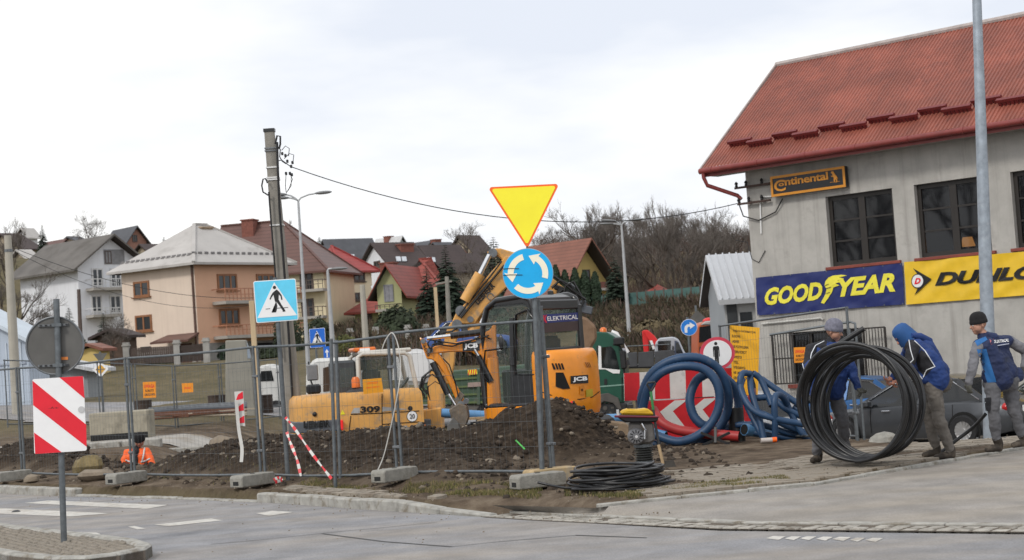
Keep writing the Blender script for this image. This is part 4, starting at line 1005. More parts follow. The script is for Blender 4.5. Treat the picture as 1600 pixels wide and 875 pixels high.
def spruce(H,Rd):
    A=MB(); B=MB(); A.tube([(0,0,-.3),(0,0,H*.97)],[Rd*.06,.02],6); z=H*.08
    while z<H*.985:
        f=1-z/H; r=Rd*f**.85*rt.uniform(.8,1.12)+.04; n=max(5,int(11*f+5))
        for k in range(n):
            a=rt.uniform(0,6.283); l=r*rt.uniform(.75,1.1); d=V((math.cos(a),math.sin(a),0)); s=V((-d.y,d.x,0)); base=V((0,0,z))
            tip=base+d*l+V((0,0,-l*.28+.05)); m=base+d*l*.55+V((0,0,-l*.08)); w_=l*.2+.03
            B.add([base,m-s*w_+V((0,0,-.06*l)),tip,m+s*w_+V((0,0,-.06*l)),m+V((0,0,.05*l))],[(0,1,4),(1,2,4),(2,3,4),(3,0,4)])
            for q in(.35,.6,.85):
                c=base.lerp(tip,q); ww=w_*(1.1-q*.6)
                for sg in(-1,1): e=c+s*sg*ww*1.5+d*ww*.6+V((0,0,-ww*.9)); B.add([c-d*ww*.3,c+d*ww*.3,e],[(0,1,2)])
        z+=H*.026
    return A,B
def evergreen(px,base,Y_,top,lab,Rf=.24,name='spruce_tree',src=None,group=None):
    loc=W(px,base,Y_); loc.z=min(loc.z,gzf(loc.x,loc.y)+.0); h=W(px,top,Y_).z-loc.z
    if src is None: return tree_obj(*spruce(h,h*Rf),lab,loc,name,ndl,bark,group=group)
S1=evergreen(703,505,122,378,'tall dark spruce before the brown roofs right of the lime house',.33)
evergreen(671,500,120,412,'smaller dark spruce against the red tiled roof',.32)
evergreen(68,395,185,349,'dark spruce on the left skyline',.28); evergreen(257,390,215,369,'tiny spruce tip between the houses on the left skyline',.35)
evergreen(500,392,215,369,'dark spruce cluster tip on the skyline above the red roof',.4); evergreen(775,440,160,366,'dense dark spruce behind the excavator boom',.42)
evergreen(165,558,98,487,'dark spruce left of the timber shed',.3); evergreen(112,560,100,478,'dark spruce at the foot of the white house',.32); evergreen(745,500,118,425,'broad dark conifer right of the tall spruce',.38); evergreen(720,500,125,430,'dark conifer just right of the tall spruce',.34)
evergreen(965,488,128,390,'dark overgrown conifer left of the far lamp post',.3); evergreen(870,470,140,400,'dark conifer behind the roundabout sign',.3)
def leafmass(shape,n,size,m):
    """leaf-sized faces through the volume given by shape(rt) -> point, outward"""
    b=MB()
    for k in range(n):
        p,o=shape(); x=rdir(o,.9).orthogonal().normalized(); y=o.cross(x).normalized(); y=(y+o*rt.uniform(-.6,.6)).normalized(); s=size*rt.uniform(.6,1.4)
        b.add([p-x*s*.5,p+y*s*.4,p+x*s*.6,p-y*s*.4],[(0,1,2,3)])
    return b
def column_shape(H,r):
    def f():
        z=rt.random()**.8; rr=r*min(1,2.2*(1-z)**.6)*(.75+.25*min(1,z*4)); a=rt.uniform(0,6.283); k=rt.uniform(.7,1.05)+.12*math.sin(a*3+z*14); d=V((math.cos(a),math.sin(a),.35)).normalized(); return V((rr*k*math.cos(a),rr*k*math.sin(a),z*H)),d
    return f
def bush_shape(rx,ry,h):
    def f():
        d=V((rt.gauss(0,1),rt.gauss(0,1),abs(rt.gauss(0,1)))).normalized(); k=rt.uniform(.65,1.0)*(1+.22*MN.noise(V((d.x*2.5,d.y*2.5,d.z*2.5+rx)))); return V((d.x*rx*k,d.y*ry*k,d.z*h*k)),d
    return f
def bush(px,base,Y_,w_px,top,lab,m=shr,name='shrub',cat='shrub',n=2600,size=None,column=False):
    loc=W(px,base,Y_); loc.z=gzf(loc.x,loc.y); h=max(.6,W(px,top,Y_).z-loc.z); loc.z-=.1; r=w_px/2/F*Y_; t=thing(name,lab,cat,loc)
    sh=column_shape(h,r) if column else bush_shape(r,r*.8,h)
    leafmass(sh,n,size or max(.1,r*.16),m).build('foliage',m,t)
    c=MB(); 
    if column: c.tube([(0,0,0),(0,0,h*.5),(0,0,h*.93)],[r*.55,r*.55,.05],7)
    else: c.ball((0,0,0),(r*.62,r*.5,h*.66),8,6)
    c.build('dark_core',mat('dark foliage core',(.02,.02,.013),1),t)  # solid dark core standing in for the foliage's dark inside
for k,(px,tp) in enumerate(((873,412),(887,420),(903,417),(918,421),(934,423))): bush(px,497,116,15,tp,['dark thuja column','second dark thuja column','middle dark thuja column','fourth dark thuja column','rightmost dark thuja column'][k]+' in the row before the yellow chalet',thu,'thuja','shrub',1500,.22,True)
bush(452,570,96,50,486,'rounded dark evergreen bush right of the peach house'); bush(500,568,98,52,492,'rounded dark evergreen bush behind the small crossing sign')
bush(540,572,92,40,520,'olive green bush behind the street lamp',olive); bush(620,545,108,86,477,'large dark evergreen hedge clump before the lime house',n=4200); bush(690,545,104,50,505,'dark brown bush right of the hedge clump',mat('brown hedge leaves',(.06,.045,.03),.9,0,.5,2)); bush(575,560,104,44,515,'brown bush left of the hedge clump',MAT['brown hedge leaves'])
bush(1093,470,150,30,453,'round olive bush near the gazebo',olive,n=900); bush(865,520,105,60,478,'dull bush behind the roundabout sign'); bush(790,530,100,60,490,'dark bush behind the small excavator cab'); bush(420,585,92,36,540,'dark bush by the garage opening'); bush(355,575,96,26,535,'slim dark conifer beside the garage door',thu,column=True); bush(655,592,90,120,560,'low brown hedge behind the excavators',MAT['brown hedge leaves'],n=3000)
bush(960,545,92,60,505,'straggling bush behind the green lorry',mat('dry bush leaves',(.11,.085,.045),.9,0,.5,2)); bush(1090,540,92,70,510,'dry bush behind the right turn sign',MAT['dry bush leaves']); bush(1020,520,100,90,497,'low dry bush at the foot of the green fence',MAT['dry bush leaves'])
GTt='small thujas along the peach house fence'
for k in range(7): bush(232+k*7.3,590,96,6,553+(k%2)*2,'small thuja in the row before the peach house plinth',thu,'thuja','shrub',260,.2,True)
for o in COL.objects:
    if o.get('label')=='small thuja in the row before the peach house plinth': o['group']=GTt
bush(128,565,94,40,525,'dark shrub before the white house',n=1500); bush(60,585,90,60,500,'tangled brown shrub left of the round sign',mat('brown shrub twigs',(.075,.06,.045),.95,0,.4,2),n=2200)

for k,(x,y,s_,kd_) in enumerate(((-48,27,1.25,0),(-56,20,1.4,1),(-44,16,1.1,2),(-62,33,1.3,3),(-70,24,1.5,1),(-52,38,1.2,2))):
    c=dup(dict(pt)[kd_],V((x,y,-.5)),k*1.1,'bare roadside tree mirrored dimly in the workshop windows',group='roadside trees mirrored in the workshop windows',scale=(s_,s_,s_*1.15))
# ------------------------------------------------------------------ streets and yard behind the site
def drape(name,m,x0,x1,y0,y1,st,cond,dz=.03):
    xs=np.arange(x0,x1,st); ys=np.arange(y0,y1,st); XX,YY=np.meshgrid(xs,ys); ZZ=gz(XX,YY)+dz; b=MB(); b.v=[V((float(a),float(c),float(d))) for a,c,d in zip(XX.ravel(),YY.ravel(),ZZ.ravel())]
    n=len(xs)
    for j in range(len(ys)-1):
        for i in range(n-1):
            if cond(xs[i],ys[j]): b.f.append((j*n+i,j*n+i+1,(j+1)*n+i+1,(j+1)*n+i)); b.m.append(0)
    used=sorted({k for f in b.f for k in f}); mp_={k:i for i,k in enumerate(used)}; b.v=[b.v[k] for k in used]; b.f=[tuple(mp_[k] for k in f) for f in b.f]
    return struct(b.build(name,m,smooth=80))
myard=asphalt('yard asphalt',(.16,.155,.15),(.22,.19,.155),.45)
drape('far_road',mroad,-34,40,55,70,.6,lambda x,y:56+max(0,-x-8)*.15<y<67)
drape('yard',myard,1,26,27,55,.6,lambda x,y:(y>30.5 if x<6 else y>26+.02*x))
drape('far_pavement',mat('pale far pavement',(.36,.34,.31),.9,0,.2,1.5,dirt=(.22,.18,.13),dpos=.5,dsc=.8),-26,-1,38,50,.5,lambda x,y:42<y<47 and x<-2.5)
fk=sempty('far_kerb')
for k in range(20):
    x=-21+k*1.0; y=41.6; z=gzf(x+.5,y); b=MB(); b.bx(x,x+.97,y,y+.25,z-.2,z+.14); b.build('kerb_stone',kerbm,fk,bev=.02)

# ------------------------------------------------------------------ mesh fences
FP=[(-15.2,36.3),(-9.0,30.0),(-6.35,27.1),(-3.86,24.6),(-1.72,22.9),(.36,21.0)]
def gp(x,y): return V((x,y,gzf(x,y)))
def fence_panel(P,Q,label,h=2.0,lift=.1,group='mesh fence panels along the kerb',post_mid=False,sag=.0,vs=.1,cat='fence panel',zp=None,zq=None):
    P=V(P);Q=V(Q); zp=max(0,gzf(P.x,P.y))*0 if zp is None else zp; zq=zp if zq is None else zq
    d=(Q-P); L=d.length; t=thing('mesh_fence',label,cat,(P.x,P.y,zp),math.atan2(d.y,d.x),group); dz=zq-zp
    zz=lambda x:dz*x/L; r=.021
    for x in(.05,L-.05)+((L*.5,) if post_mid else ()):
        b=MB(); b.cyl((x,0,zz(x)),(x,0,zz(x)+h),r,n=8); b.build('post',steel,t,smooth=50)
    for z in(lift,h-.02):
        b=MB(); b.tube([(.02,0,zz(0)+z),(L*.33,0,zz(L*.33)+z-sag),(L*.66,0,zz(L*.66)+z-sag),(L-.02,0,zz(L)+z)],r*.9,8); b.build('rail',steel,t,smooth=50)
    b=MB(); n=int(L/vs)
    for k in range(1,n): x=L*k/n; b.tube([(x,0,zz(x)+lift),(x,0,zz(x)+h-.02)],.0013,3)
    for k in range(1,6): z=lift+(h-lift)*k/6; b.tube([(.05,-.004,zz(0)+z),(L-.05,-.004,zz(L)+z)],.002,3)
    stuff(b.build('wire_mesh',steel,t))
    for z in(.45,1.55):
        b=MB(); b.box((L-.02,0,zz(L)+z),(.13,.06,.04)); b.build('clamp',dsteel,t,bev=.008)
    return t
fl=['mesh fence panel at the far left edge of the picture','mesh fence panel right behind the red and white striped plate','mesh fence panel in front of the worker in the trench','mesh fence panel in front of the orange wheeled excavator','mesh fence panel in front of the small yellow excavator']
for k in range(5):
    fence_panel(FP[k],FP[k+1],fl[k],zp=.04,zq=.04,sag=(0,.02,.015,.03,-.01)[k],h=(2,2,2,2.0,2.03)[k])
# two loose steel posts by the verge
for k,(px,y0,y1,Y_,lb) in enumerate(((518,531,769,23.0,'dark steel post standing in the verge behind the kerb'),(526,533,766,23.6,'thin steel post leaning beside the dark post in the verge'),(861,480,752,21.3,'slanting steel post just right of the roundabout sign pole'),(842,470,755,20.95,'fence end post touching the roundabout sign pole'))):
    a=W(px+(6 if k<2 else 6),y1,Y_); c=W(px-(1 if k!=2 else 16),y0,Y_); t=thing('steel_post',lb,'post',a); b=MB(); b.cyl((0,0,-.1),c-a,.025,n=9); b.build('tube',steel,t,smooth=50); q=(c-a); b=MB(); b.cyl(q*1.0,q*1.003+V((0,0,.01)),.029,n=9); b.build('cap',dsteel,t)
# concrete feet
def foot(px,py,Y_,yaw,lab,l=.66,m=concrete):
    a=W(px,py,Y_); a.z=gzf(a.x,a.y)+.01; t=thing('fence_foot',lab,'concrete block',(a.x,a.y,a.z),yaw,'concrete fence feet')
    prof=[(-l/2,0),(l/2,0),(l/2,.14),(l/2-.03,.17),(-l/2+.03,.17),(-l/2,.14)]
    b=MB(); b.prism(prof,-.13,.13); b.build('block',m,t,bev=.012)
    b=MB(); b.bx(-l/2-.004,-l/2+.02,-.055,.055,.03,.085); b.build('hand_hole',mat('dark recess and shade',(.02,.02,.02),.95),t)
    b=MB(); b.cyl((0,0,.17),(0,0,.176),.035,n=10); b.build('socket',MAT['dark recess and shade'],t)
foot(20,752,29.6,R(48),'concrete fence foot at the far left edge',); foot(199,770,26.6,R(54),'concrete fence foot below the panel joint left of the trench')
foot(396,766,24.1,R(52),'concrete fence foot behind the raised kerb'); foot(619,775,22.4,R(50),'concrete fence foot with a square hole on the paving'); foot(843,787,20.3,R(28),'concrete fence foot in front of the roundabout sign pole'); foot(862,772,20.95,R(28),'yellow stained concrete fence foot behind the sign pole',m=mat('yellow stained concrete',(.42,.31,.17),.9,0,.25,5,.3,50,dirt=(.3,.28,.24),dpos=.5,dsc=4))
# fence on the far side of the trench
ff=[(10,668,49),(160,668,51),(214,669,51.5),(277,671,52),(348,664,54),(440,655,55)]
lab=['grey fence panel beyond the trench at the far left','narrow grey fence panel beyond the trench','grey fence panel holding the orange warning sign','grey fence panel beyond the trench with the small orange plate','grey fence panel beyond the trench near the concrete wall']
Pq=[W(*q) for q in ff]
for k in range(5): fence_panel((Pq[k].x,Pq[k].y),(Pq[k+1].x,Pq[k+1].y),lab[k],zp=Pq[k].z,zq=Pq[k+1].z,group='fence panels on the far side of the trench',vs=.15,h=2.0)
# fence by the workshop yard
a=W(1136,690,29.3); c=W(1342,692,25.0)
t=fence_panel((a.x,a.y),(c.x,c.y),'mesh fence panel with slanting rail behind the workers and the warning board',zp=a.z,zq=c.z,group='mesh fence panels by the workshop yard',h=2.05)
a2=W(1348,694,24.8); c2=W(1392,700,23.9)
# poles with angular top by the coil
for k,(px,py) in enumerate(((1341,692),(1351,693))):
    a=W(px,py,25.0); t=thing('steel_post',['galvanised post behind the cable coil, left one','galvanised post with bent top arm behind the cable coil'][k],'post',a); b=MB(); b.tube([(0,0,-.05),(0,0,1.72)]+([(0,0,1.8),(-.06,.05,1.83),(-1.2,.6,1.72)] if k else [(0,0,1.7)]),.02,8); b.build('tube',steel,t,smooth=60)
# ------------------------------------------------------------------ traffic signs
def sthing(name,label,px,py,Y_,lean=0,yaw=0,group=None,cat='sign'): return thing(name,label,cat,W(px,py,Y_),0,group,tilt=(0,lean,yaw))
def xz(t,L,y): return [(lambda p:(p.x,p.z))(lpt(t,a,b_,y=y)) for a,b_ in L]
def plate(t,name,poly,y0,y1,m): b=MB(); b.prism(poly,y0,y1); return b.build(name,m,t)
def inset(P,d):
    out=[]; n=len(P)
    ar=sum(P[k-1][0]*P[k][1]-P[k][0]*P[k-1][1] for k in range(n)); s_=1 if ar>0 else -1
    for k in range(n):
        p=V(P[k]); e1=(p-V(P[k-1])).normalized(); e2=(V(P[(k+1)%n])-p).normalized(); n1=V((-e1.y,e1.x))*s_; n2=V((-e2.y,e2.x))*s_; m=(n1+n2).normalized(); out.append(tuple(p+m*d/max(.3,m.dot(n1))))
    return out
t=sthing('roundabout_sign','yellow give way triangle above a blue roundabout disc on one pole',848,760,20.8,.028)
b=MB(); b.cyl((0,0,-.1),(0,0,2.92),.032,n=12); b.build('pole',steel,t,smooth=50)
tri=xz(t,[(762,292.5),(874,287),(824,389)],-.05)[::-1]
r_=rpoly(tri,.03); plate(t,'triangle_back',r_,-.045,-.04,dsteel); plate(t,'triangle_border',r_,-.05,-.0455,signor); plate(t,'triangle_face',rpoly(inset(tri,.024),.022),-.054,-.0505,signy)
dc=lpt(t,825,427.5,y=-.05); rr=40/1600*0+39.6*(20.8/F); cx,cz=dc.x,dc.z
plate(t,'disc_back',circ(rr,48,cx,cz),-.045,-.04,dsteel); plate(t,'disc_rim',circ(rr,48,cx,cz),-.05,-.0455,mat('grey blue rim',(.30,.42,.52),.4)); plate(t,'disc_face',circ(rr*.975,48,cx,cz),-.054,-.0505,signb)
for a0 in(-17,104,224):
    o=[];i_=[]
    for k in range(13):
        a=R(a0+74*k/12); o.append((cx+rr*.80*math.cos(a),cz+rr*.80*math.sin(a))); i_.append((cx+rr*.565*math.cos(a),cz+rr*.565*math.sin(a)))
    a=R(a0+74); b_=R(a0+103); c_=R(a0+72)
    hd=[(cx+rr*.94*math.cos(c_),cz+rr*.94*math.sin(c_)),(cx+rr*.70*math.cos(b_),cz+rr*.70*math.sin(b_)),(cx+rr*.43*math.cos(c_),cz+rr*.43*math.sin(c_))]
    plate(t,'arrow',o+hd+i_[::-1],-.058,-.0545,cream)
for dz_,l in((.07,.20),(-.01,.24)):
    b=MB(); b.tube([(cx-rr*.98,-.06,cz+dz_),(cx-rr*.7,-.062,cz+dz_+.004),(cx-rr*.98+l,-.06,cz+dz_-.004)],.004,5); b.build('tie_wire',black,t)
xt=min(tri,key=lambda p_:p_[1])[0]; b=MB(); b.bar((xt,-.036,cz+.1),(xt,-.036,cz+.75),.03,.006); b.build('mounting_strip',dsteel,t)
for z in(cz-.15,cz+.15):
    b=MB(); b.bx(-.045,.045,-.04,.035,z-.02,z+.02); b.build('clamp',dsteel,t)
# keep-right assembly seen from behind, with the striped plate, on the island
t=sthing('island_sign','back of a round grey sign above a red and white striped plate on the island',100,846,18.05,.026)
b=MB(); b.cyl((0,0,-.1),(0,0,2.62),.034,n=12); b.build('pole',steel,t,smooth=50)
dc=lpt(t,82,540,y=-.06); rr=45*18.05/F; plate(t,'disc',circ(rr,44,dc.x,dc.z),.04,.055,mat('sign back grey',(.115,.112,.105),.6,.2,.15,4))
b=MB(); b.tube([(dc.x+rr*math.cos(a),.037,dc.z+rr*math.sin(a)) for a in[2*math.pi*k/44 for k in range(44)]],.011,6,closed=True); b.build('disc_rim',dsteel,t)
for py in(508,571):
    p=lpt(t,82,py,y=.0)
    b=MB(); b.bx(p.x-.165,p.x+.165,.02,.04,p.z-.012,p.z+.012); o=b.build('bracket',dsteel,t)
    for k in range(6):
        s_=MB(); s_.bx(p.x-.145+k*.056,p.x-.12+k*.056,.014,.02,p.z-.007,p.z+.007); s_.build('slot',black,o)
    b=MB(); b.bx(-.05,.05,-.04,.02,p.z-.018,p.z+.018); b.build('clamp',steel,o)
p=xz(t,[(95,558),(106,562)],.03); b=MB(); b.bx(p[0][0],p[1][0],.034,.038,p[1][1],p[0][1]); b.build('sticker',mat('orange sticker',(.75,.24,.05),.5),t)
q=xz(t,[(53.5,709.5),(135.5,704),(130.5,587.5),(50.5,592.5)],-.06)
plate(t,'plate_back',rpoly(q,.02),-.055,-.05,dsteel); plate(t,'plate_face',rpoly(q,.02),-.06,-.0555,signw)
def stripe(L): plate(t,'red_stripe',xz(t,L,-.064),-.064,-.0605,signr)
stripe([(93,589.8),(129.5,587.6),(132,622.5)]); stripe([(50.7,595),(134.6,663.5),(135.3,698),(51.8,633)]); stripe([(53.3,676),(96,706.5),(55,709.3)])
p=lpt(t,127,640,y=-.066); b=MB(); b.cyl((p.x,-.064,p.z),(p.x,-.067,p.z),.036,n=16); b.build('reflector',mat('grey reflector',(.5,.5,.5),.3,.3),t)
letters('.-A-e-',lambda u,v:(lambda p_:V((p_.x+.11*u,-.0645,p_.z+.022*v)))(lpt(t,76,639,y=-.0645)),signk,t,bold=.01)
# pedestrian figure
def walker(t,cx,cz,s,y,m,stand=False):
    if stand: L=[[(-.10,.76),(.10,.76),(.13,.70),(.13,.36),(.10,.36),(.095,.62),(.08,.62),(.08,.0),(.015,.0),(.0,.36),(-.015,.0),(-.08,.0),(-.08,.62),(-.095,.62),(-.10,.36),(-.13,.36),(-.13,.70)]]; hd=(0,.86,.065)
    else: L=[[(-.07,.72),(.03,.78),(.12,.68),(.19,.56),(.21,.40),(.165,.40),(.15,.53),(.09,.60),(.07,.42),(.15,.25),(.27,.04),(.29,-.02),(.19,-.03),(.19,.02),(.06,.24),(-.02,.36),(-.06,.20),(-.10,.02),(-.20,.0),(-.20,-.03),(-.05,-.03),(-.02,.05),(.01,.2),(-.07,.40),(-.10,.60),(-.17,.52),(-.22,.43),(-.25,.46),(-.19,.58),(-.13,.67)]]; hd=(-.05,.86,.06)
    plate(t,'pictogram',[(cx+x*s,cz+z*s) for x,z in L[0]],y-.003,y,m); plate(t,'pictogram_head',circ(hd[2]*s,14,cx+hd[0]*s,cz+hd[1]*s),y-.003,y,m)
def crossing(t,corners,apex,bl,br,foot,s,blue,post_y=-.05,r=.03,dash=True):
    q=xz(t,corners,post_y); plate(t,'plate_back',rpoly(q,r),post_y+.004,post_y+.01,dsteel); plate(t,'plate_rim',rpoly(q,r),post_y,post_y+.0035,signw); plate(t,'plate_face',rpoly(inset(q,.012),r*.7),post_y-.004,post_y-.0005,blue)
    plate(t,'white_triangle',xz(t,[bl,br,apex],post_y),post_y-.008,post_y-.0045,signw); f=lpt(t,*foot,y=post_y); walker(t,f.x,f.z,s,post_y-.0085,signk)
    if dash:
        for dx in(-.30,.10,.34): plate(t,'road_line',[(f.x+(dx-.11)*s,f.z+.1*s),(f.x+(dx+.05)*s,f.z+.105*s),(f.x+(dx+.05)*s,f.z+.125*s),(f.x+(dx-.11)*s,f.z+.12*s)],post_y-.0115,post_y-.0088,signk)
cyan=mat('faded cyan sign film',(.12,.62,.88),.35,0,.08,6)
t=sthing('crossing_sign','large pale blue pedestrian crossing sign on a grey pole by the utility pole',450,748,24.4,.0)
b=MB(); b.cyl((0,0,-.1),(0,0,2.95),.034,n=12); b.build('pole',steel,t,smooth=50)
crossing(t,[(400.5,505),(466.5,500),(462,435),(395.5,439.5)],(428.5,441),(402.5,497),(464,492.5),(433.5,486.5),.41,cyan,r=.03)
for z in(2.45,2.8): b=MB(); b.bx(-.045,.045,-.04,.03,z-.02,z+.02); b.build('clamp',dsteel,t)
t=sthing('crossing_sign','small blue pedestrian crossing sign with an arrow plate in the background',500,640,58,0)
b=MB(); b.cyl((0,0,-.3),(0,0,2.9),.04,n=10); b.build('pole',steel,t)
crossing(t,[(484.5,544),(509,542),(507.5,512),(483,514)],(495,516.5),(487,539),(505.5,537.5),(496.5,536),.42,mat('deep blue sign film',(.01,.14,.62),.4,0,.06,5),r=.03)
q=xz(t,[(506,562),(517,561.5),(516,541),(505,541.5)],-.05); plate(t,'arrow_plate',q,-.05,-.045,MAT['deep blue sign film']); p=lpt(t,511,552,y=-.05); plate(t,'arrow',[(p.x-.02,p.z-.14),(p.x+.02,p.z-.14),(p.x+.02,p.z+.03),(p.x+.07,p.z+.03),(p.x,p.z+.15),(p.x-.07,p.z+.03),(p.x-.02,p.z+.03)],-.055,-.0505,signw)
# priority road sign far left
t=sthing('priority_sign','yellow diamond priority sign below a grey triangle seen from behind',162,648,62,0)
b=MB(); b.cyl((0,0,-.2),(0,0,2.35),.04,n=8); b.build('pole',steel,t)
p=lpt(t,157,577,y=-.05); dm=lambda s_:[(p.x+s_,p.z),(p.x,p.z+s_),(p.x-s_,p.z),(p.x,p.z-s_)]
plate(t,'diamond_rim',dm(.30),-.05,-.045,signw); plate(t,'diamond_face',dm(.19),-.055,-.0505,mat('amber sign film',(.80,.42,.03),.4)); plate(t,'dark_mark',[(p.x-.16,p.z-.02),(p.x+.16,p.z-.02),(p.x+.16,p.z+.015),(p.x-.16,p.z+.015)],-.058,-.0555,dsteel)
q=lpt(t,157,560,y=-.04); plate(t,'triangle_back',[(q.x,q.z-.2),(q.x+.27,q.z+.19),(q.x-.27,q.z+.19)],-.04,-.035,MAT['sign back grey'])
# right turn disc and grey diamond back behind it
t=sthing('turn_right_sign','small blue disc with white right turn arrow in the background',1080,580,60,0)
b=MB(); b.cyl((0,0,-.8),(0,0,1.95),.045,n=8); b.build('pole',steel,t)
p=lpt(t,1076.5,511.5,y=-.05); r0_=13*60/F; plate(t,'disc_rim',circ(r0_,30,p.x,p.z),-.05,-.045,signw); plate(t,'disc_face',circ(r0_*.95,30,p.x,p.z),-.055,-.0505,mat('turn sign blue',(.02,.22,.72),.4))
k_=r0_; plate(t,'arrow',[(p.x+x*k_,p.z+z*k_) for x,z in[(-.55,-.62),(-.22,-.62),(-.22,-.1),(-.12,.05),(.12,.08),(.12,-.2),(.75,.2),(.12,.6),(.12,.38),(-.22,.36),(-.48,.15),(-.55,-.1)]],-.06,-.0555,signw)
t=sthing('diamond_sign','grey back of a diamond sign above the right turn disc',1093,560,66,0)
b=MB(); b.cyl((0,0,-.8),(0,0,2.1),.045,n=8); b.build('pole',steel,t); p=lpt(t,1090,497,y=-.05); plate(t,'diamond_back',[(p.x+.32,p.z),(p.x,p.z+.32),(p.x-.32,p.z),(p.x,p.z-.32)],-.05,-.045,MAT['sign back grey'])
# no pedestrians
t=sthing('no_pedestrians_sign','red ringed oval sign with a black standing figure leaning among the blue pipes',1120,690,27.95,.0,R(18))
p=lpt(t,1121,552,y=-.05); s_=27.95/F
def ell(rx,rz,n=40): return [(p.x+rx*s_*math.cos(2*math.pi*k/n)/math.cos(R(18)),p.z+rz*s_*math.sin(2*math.pi*k/n)) for k in range(n)]
plate(t,'sign_back',ell(28.5,25.5),-.045,-.04,dsteel); plate(t,'red_ring',ell(28.5,25.5),-.05,-.0455,mat('faded red sign film',(.62,.05,.09),.4,0,.08,5)); plate(t,'white_face',ell(23,20.5),-.055,-.0505,signw)
f=lpt(t,1121,572,y=-.058); walker(t,f.x,f.z,.44,-.0555,signk,True)
b=MB(); b.cyl((p.x,0,-.1),(p.x,0,p.z+.2),.03,n=8); b.build('pole',steel,t)
# striped boards
t=sthing('barrier_board','dirty board with upright red and white stripes behind the blue pipe coil',976,690,29.0,0,R(6))
wd=mat('dirty white board',(.62,.61,.58),.6,0,.1,4,dirt=(.2,.19,.17),dpos=.6,dsc=5); rd=mat('scuffed red board',(.55,.012,.02),.5,0,.12,4,dirt=(.6,.5,.48),dpos=.67,dsc=6)
L=xz(t,[(976,626.5),(1178,616),(1176,573),(975,583)],-.02); plate(t,'board',L,-.02,.02,wd); qm2=quadmap(*[(x,0,z) for x,z in L])
for u0,u1 in((0,.118),(.235,.35),(.475,.60),(.715,.835),(.93,1)):
    P=[qm2(u0,0),qm2(u1,0),qm2(u1,1),qm2(u0,1)]; plate(t,'red_stripe',[(a.x,a.z) for a in P],-.026,-.0205,rd)
for u in(.1,.9): a=qm2(u,0); b=MB(); b.bx(a.x-.03,a.x+.03,.02,.06,0,a.z+.4); b.build('leg',dsteel,t)
t=sthing('chevron_board','dirty red board with white chevrons leaning below the striped board',1020,692,28.6,0,R(4))
L=xz(t,[(1035,688),(1180,648),(1176,617),(1013,628)],-.02); L=xz(t,[(1012,690),(1180,683),(1176,617),(1011,627)],-.02); plate(t,'board',L,-.02,.02,rd); qm2=quadmap(*[(x,0,z) for x,z in L])
for u in(.10,.38,.68):
    w_=.15; P=[qm2(u,.9),qm2(u+w_,.98),qm2(u+w_+.1,.98)] 
    P=[(u+.02,.72),(u+.02+.16,.14),(u+.02+.28,.14),(u+.02+.12,.72),(u+.02+.26,.98),(u+.02+.14,.98)]; P=[qm2(min(.99,a),c) for a,c in P]; plate(t,'white_chevron',[(a.x,a.z) for a in P],-.026,-.0205,wd)
# yellow information board on the fence
yb=mat('yellow notice board',(.85,.43,.012),.5,0,.06,3)
t=sthing('notice_board','yellow construction notice board with black lines of text on the fence',1143,690,29.0,0,R(-8),cat='notice board')
L=xz(t,[(1145,620),(1184,622),(1187,512),(1140,508)],-.02); plate(t,'board',L,-.02,-.012,yb); qm2=quadmap(*[(x,-.0225,z) for x,z in L])
for k,(s_,l) in enumerate((('TABLICA INFORMACYJNA',.86),('BUDOWA',.32),('ADRES',.26),('NR POZWOLENIA',.62),('DZIEN ROBOT',.55),('INWESTOR',.36),('TEL',.22),('WYKONAWCA',.5),('NR UMOWY',.46),('KIEROWNIK BUDOWY',.62),('INSPEKTOR',.34),('PROJEKT',.4),('TELEFON',.34))):
    v=.925-k*.073; letters(s_,(lambda v,l,k:lambda a,c:qm2((.07 if k else .1)+l*.9*a,v-.02+.038*c))(v,l,k),signk,t,bold=.02)
b=MB(); b.bx(L[0][0]+.02,L[0][0]+.06,0,.04,-.05,L[3][1]); b.build('post',dsteel,t)
def warn(label,px0,py0,px1,py1,Y_,lines,bpx=None,group='small orange warning plates'):
    t=sthing('warning_plate',label,px0,py1,Y_,0,group=group); L=xz(t,[(px0,py1),(px1,py1-1),(px1-.5,py0-.8),(px0-.8,py0)],0); plate(t,'plate',L,-.004,.004,mat('orange warning plate',(.85,.30,.015),.5,0,.06,4)); q=quadmap(*[(x,-.006,z) for x,z in L])
    for s_,u0,u1,v0,v1,m in lines: letters(s_,lambda a,c:q(u0+(u1-u0)*a,v0+(v1-v0)*c),m,t,bold=.02)
wl=[('UWAGA',.1,.9,.62,.84,signr),('ROBOTY',.18,.85,.36,.52,signk),('DROGOWE',.12,.9,.12,.28,signk)]
warn('orange warning plate with red and black lettering on the fence beyond the trench',224,597,244,622,51.4,wl); warn('blank looking small orange plate on the fence beyond the trench',285,599,302,614,51.8,[('UWAGA',.2,.8,.4,.6,signr)])
warn('orange warning plate hanging behind the worker in the grey cap',1241,543,1259,567,26.0,wl)
# delineator board with red arrows on the fence at the left
t=sthing('delineator','narrow leaning white board with red marks fixed to the fence post',372,668,24.9,.06)
L=xz(t,[(371,664),(383,666),(380,611),(366,612)],-.05); plate(t,'board',L,-.05,-.035,wd); q=quadmap(*[(x,0,z) for x,z in L])
for v0 in(.05,.40,.74): P=[q(.1,v0),q(.95,v0+.05),q(.95,v0+.25),q(.4,v0+.17)]; plate(t,'red_mark',[(a.x,a.z) for a in P],-.055,-.0505,signr)
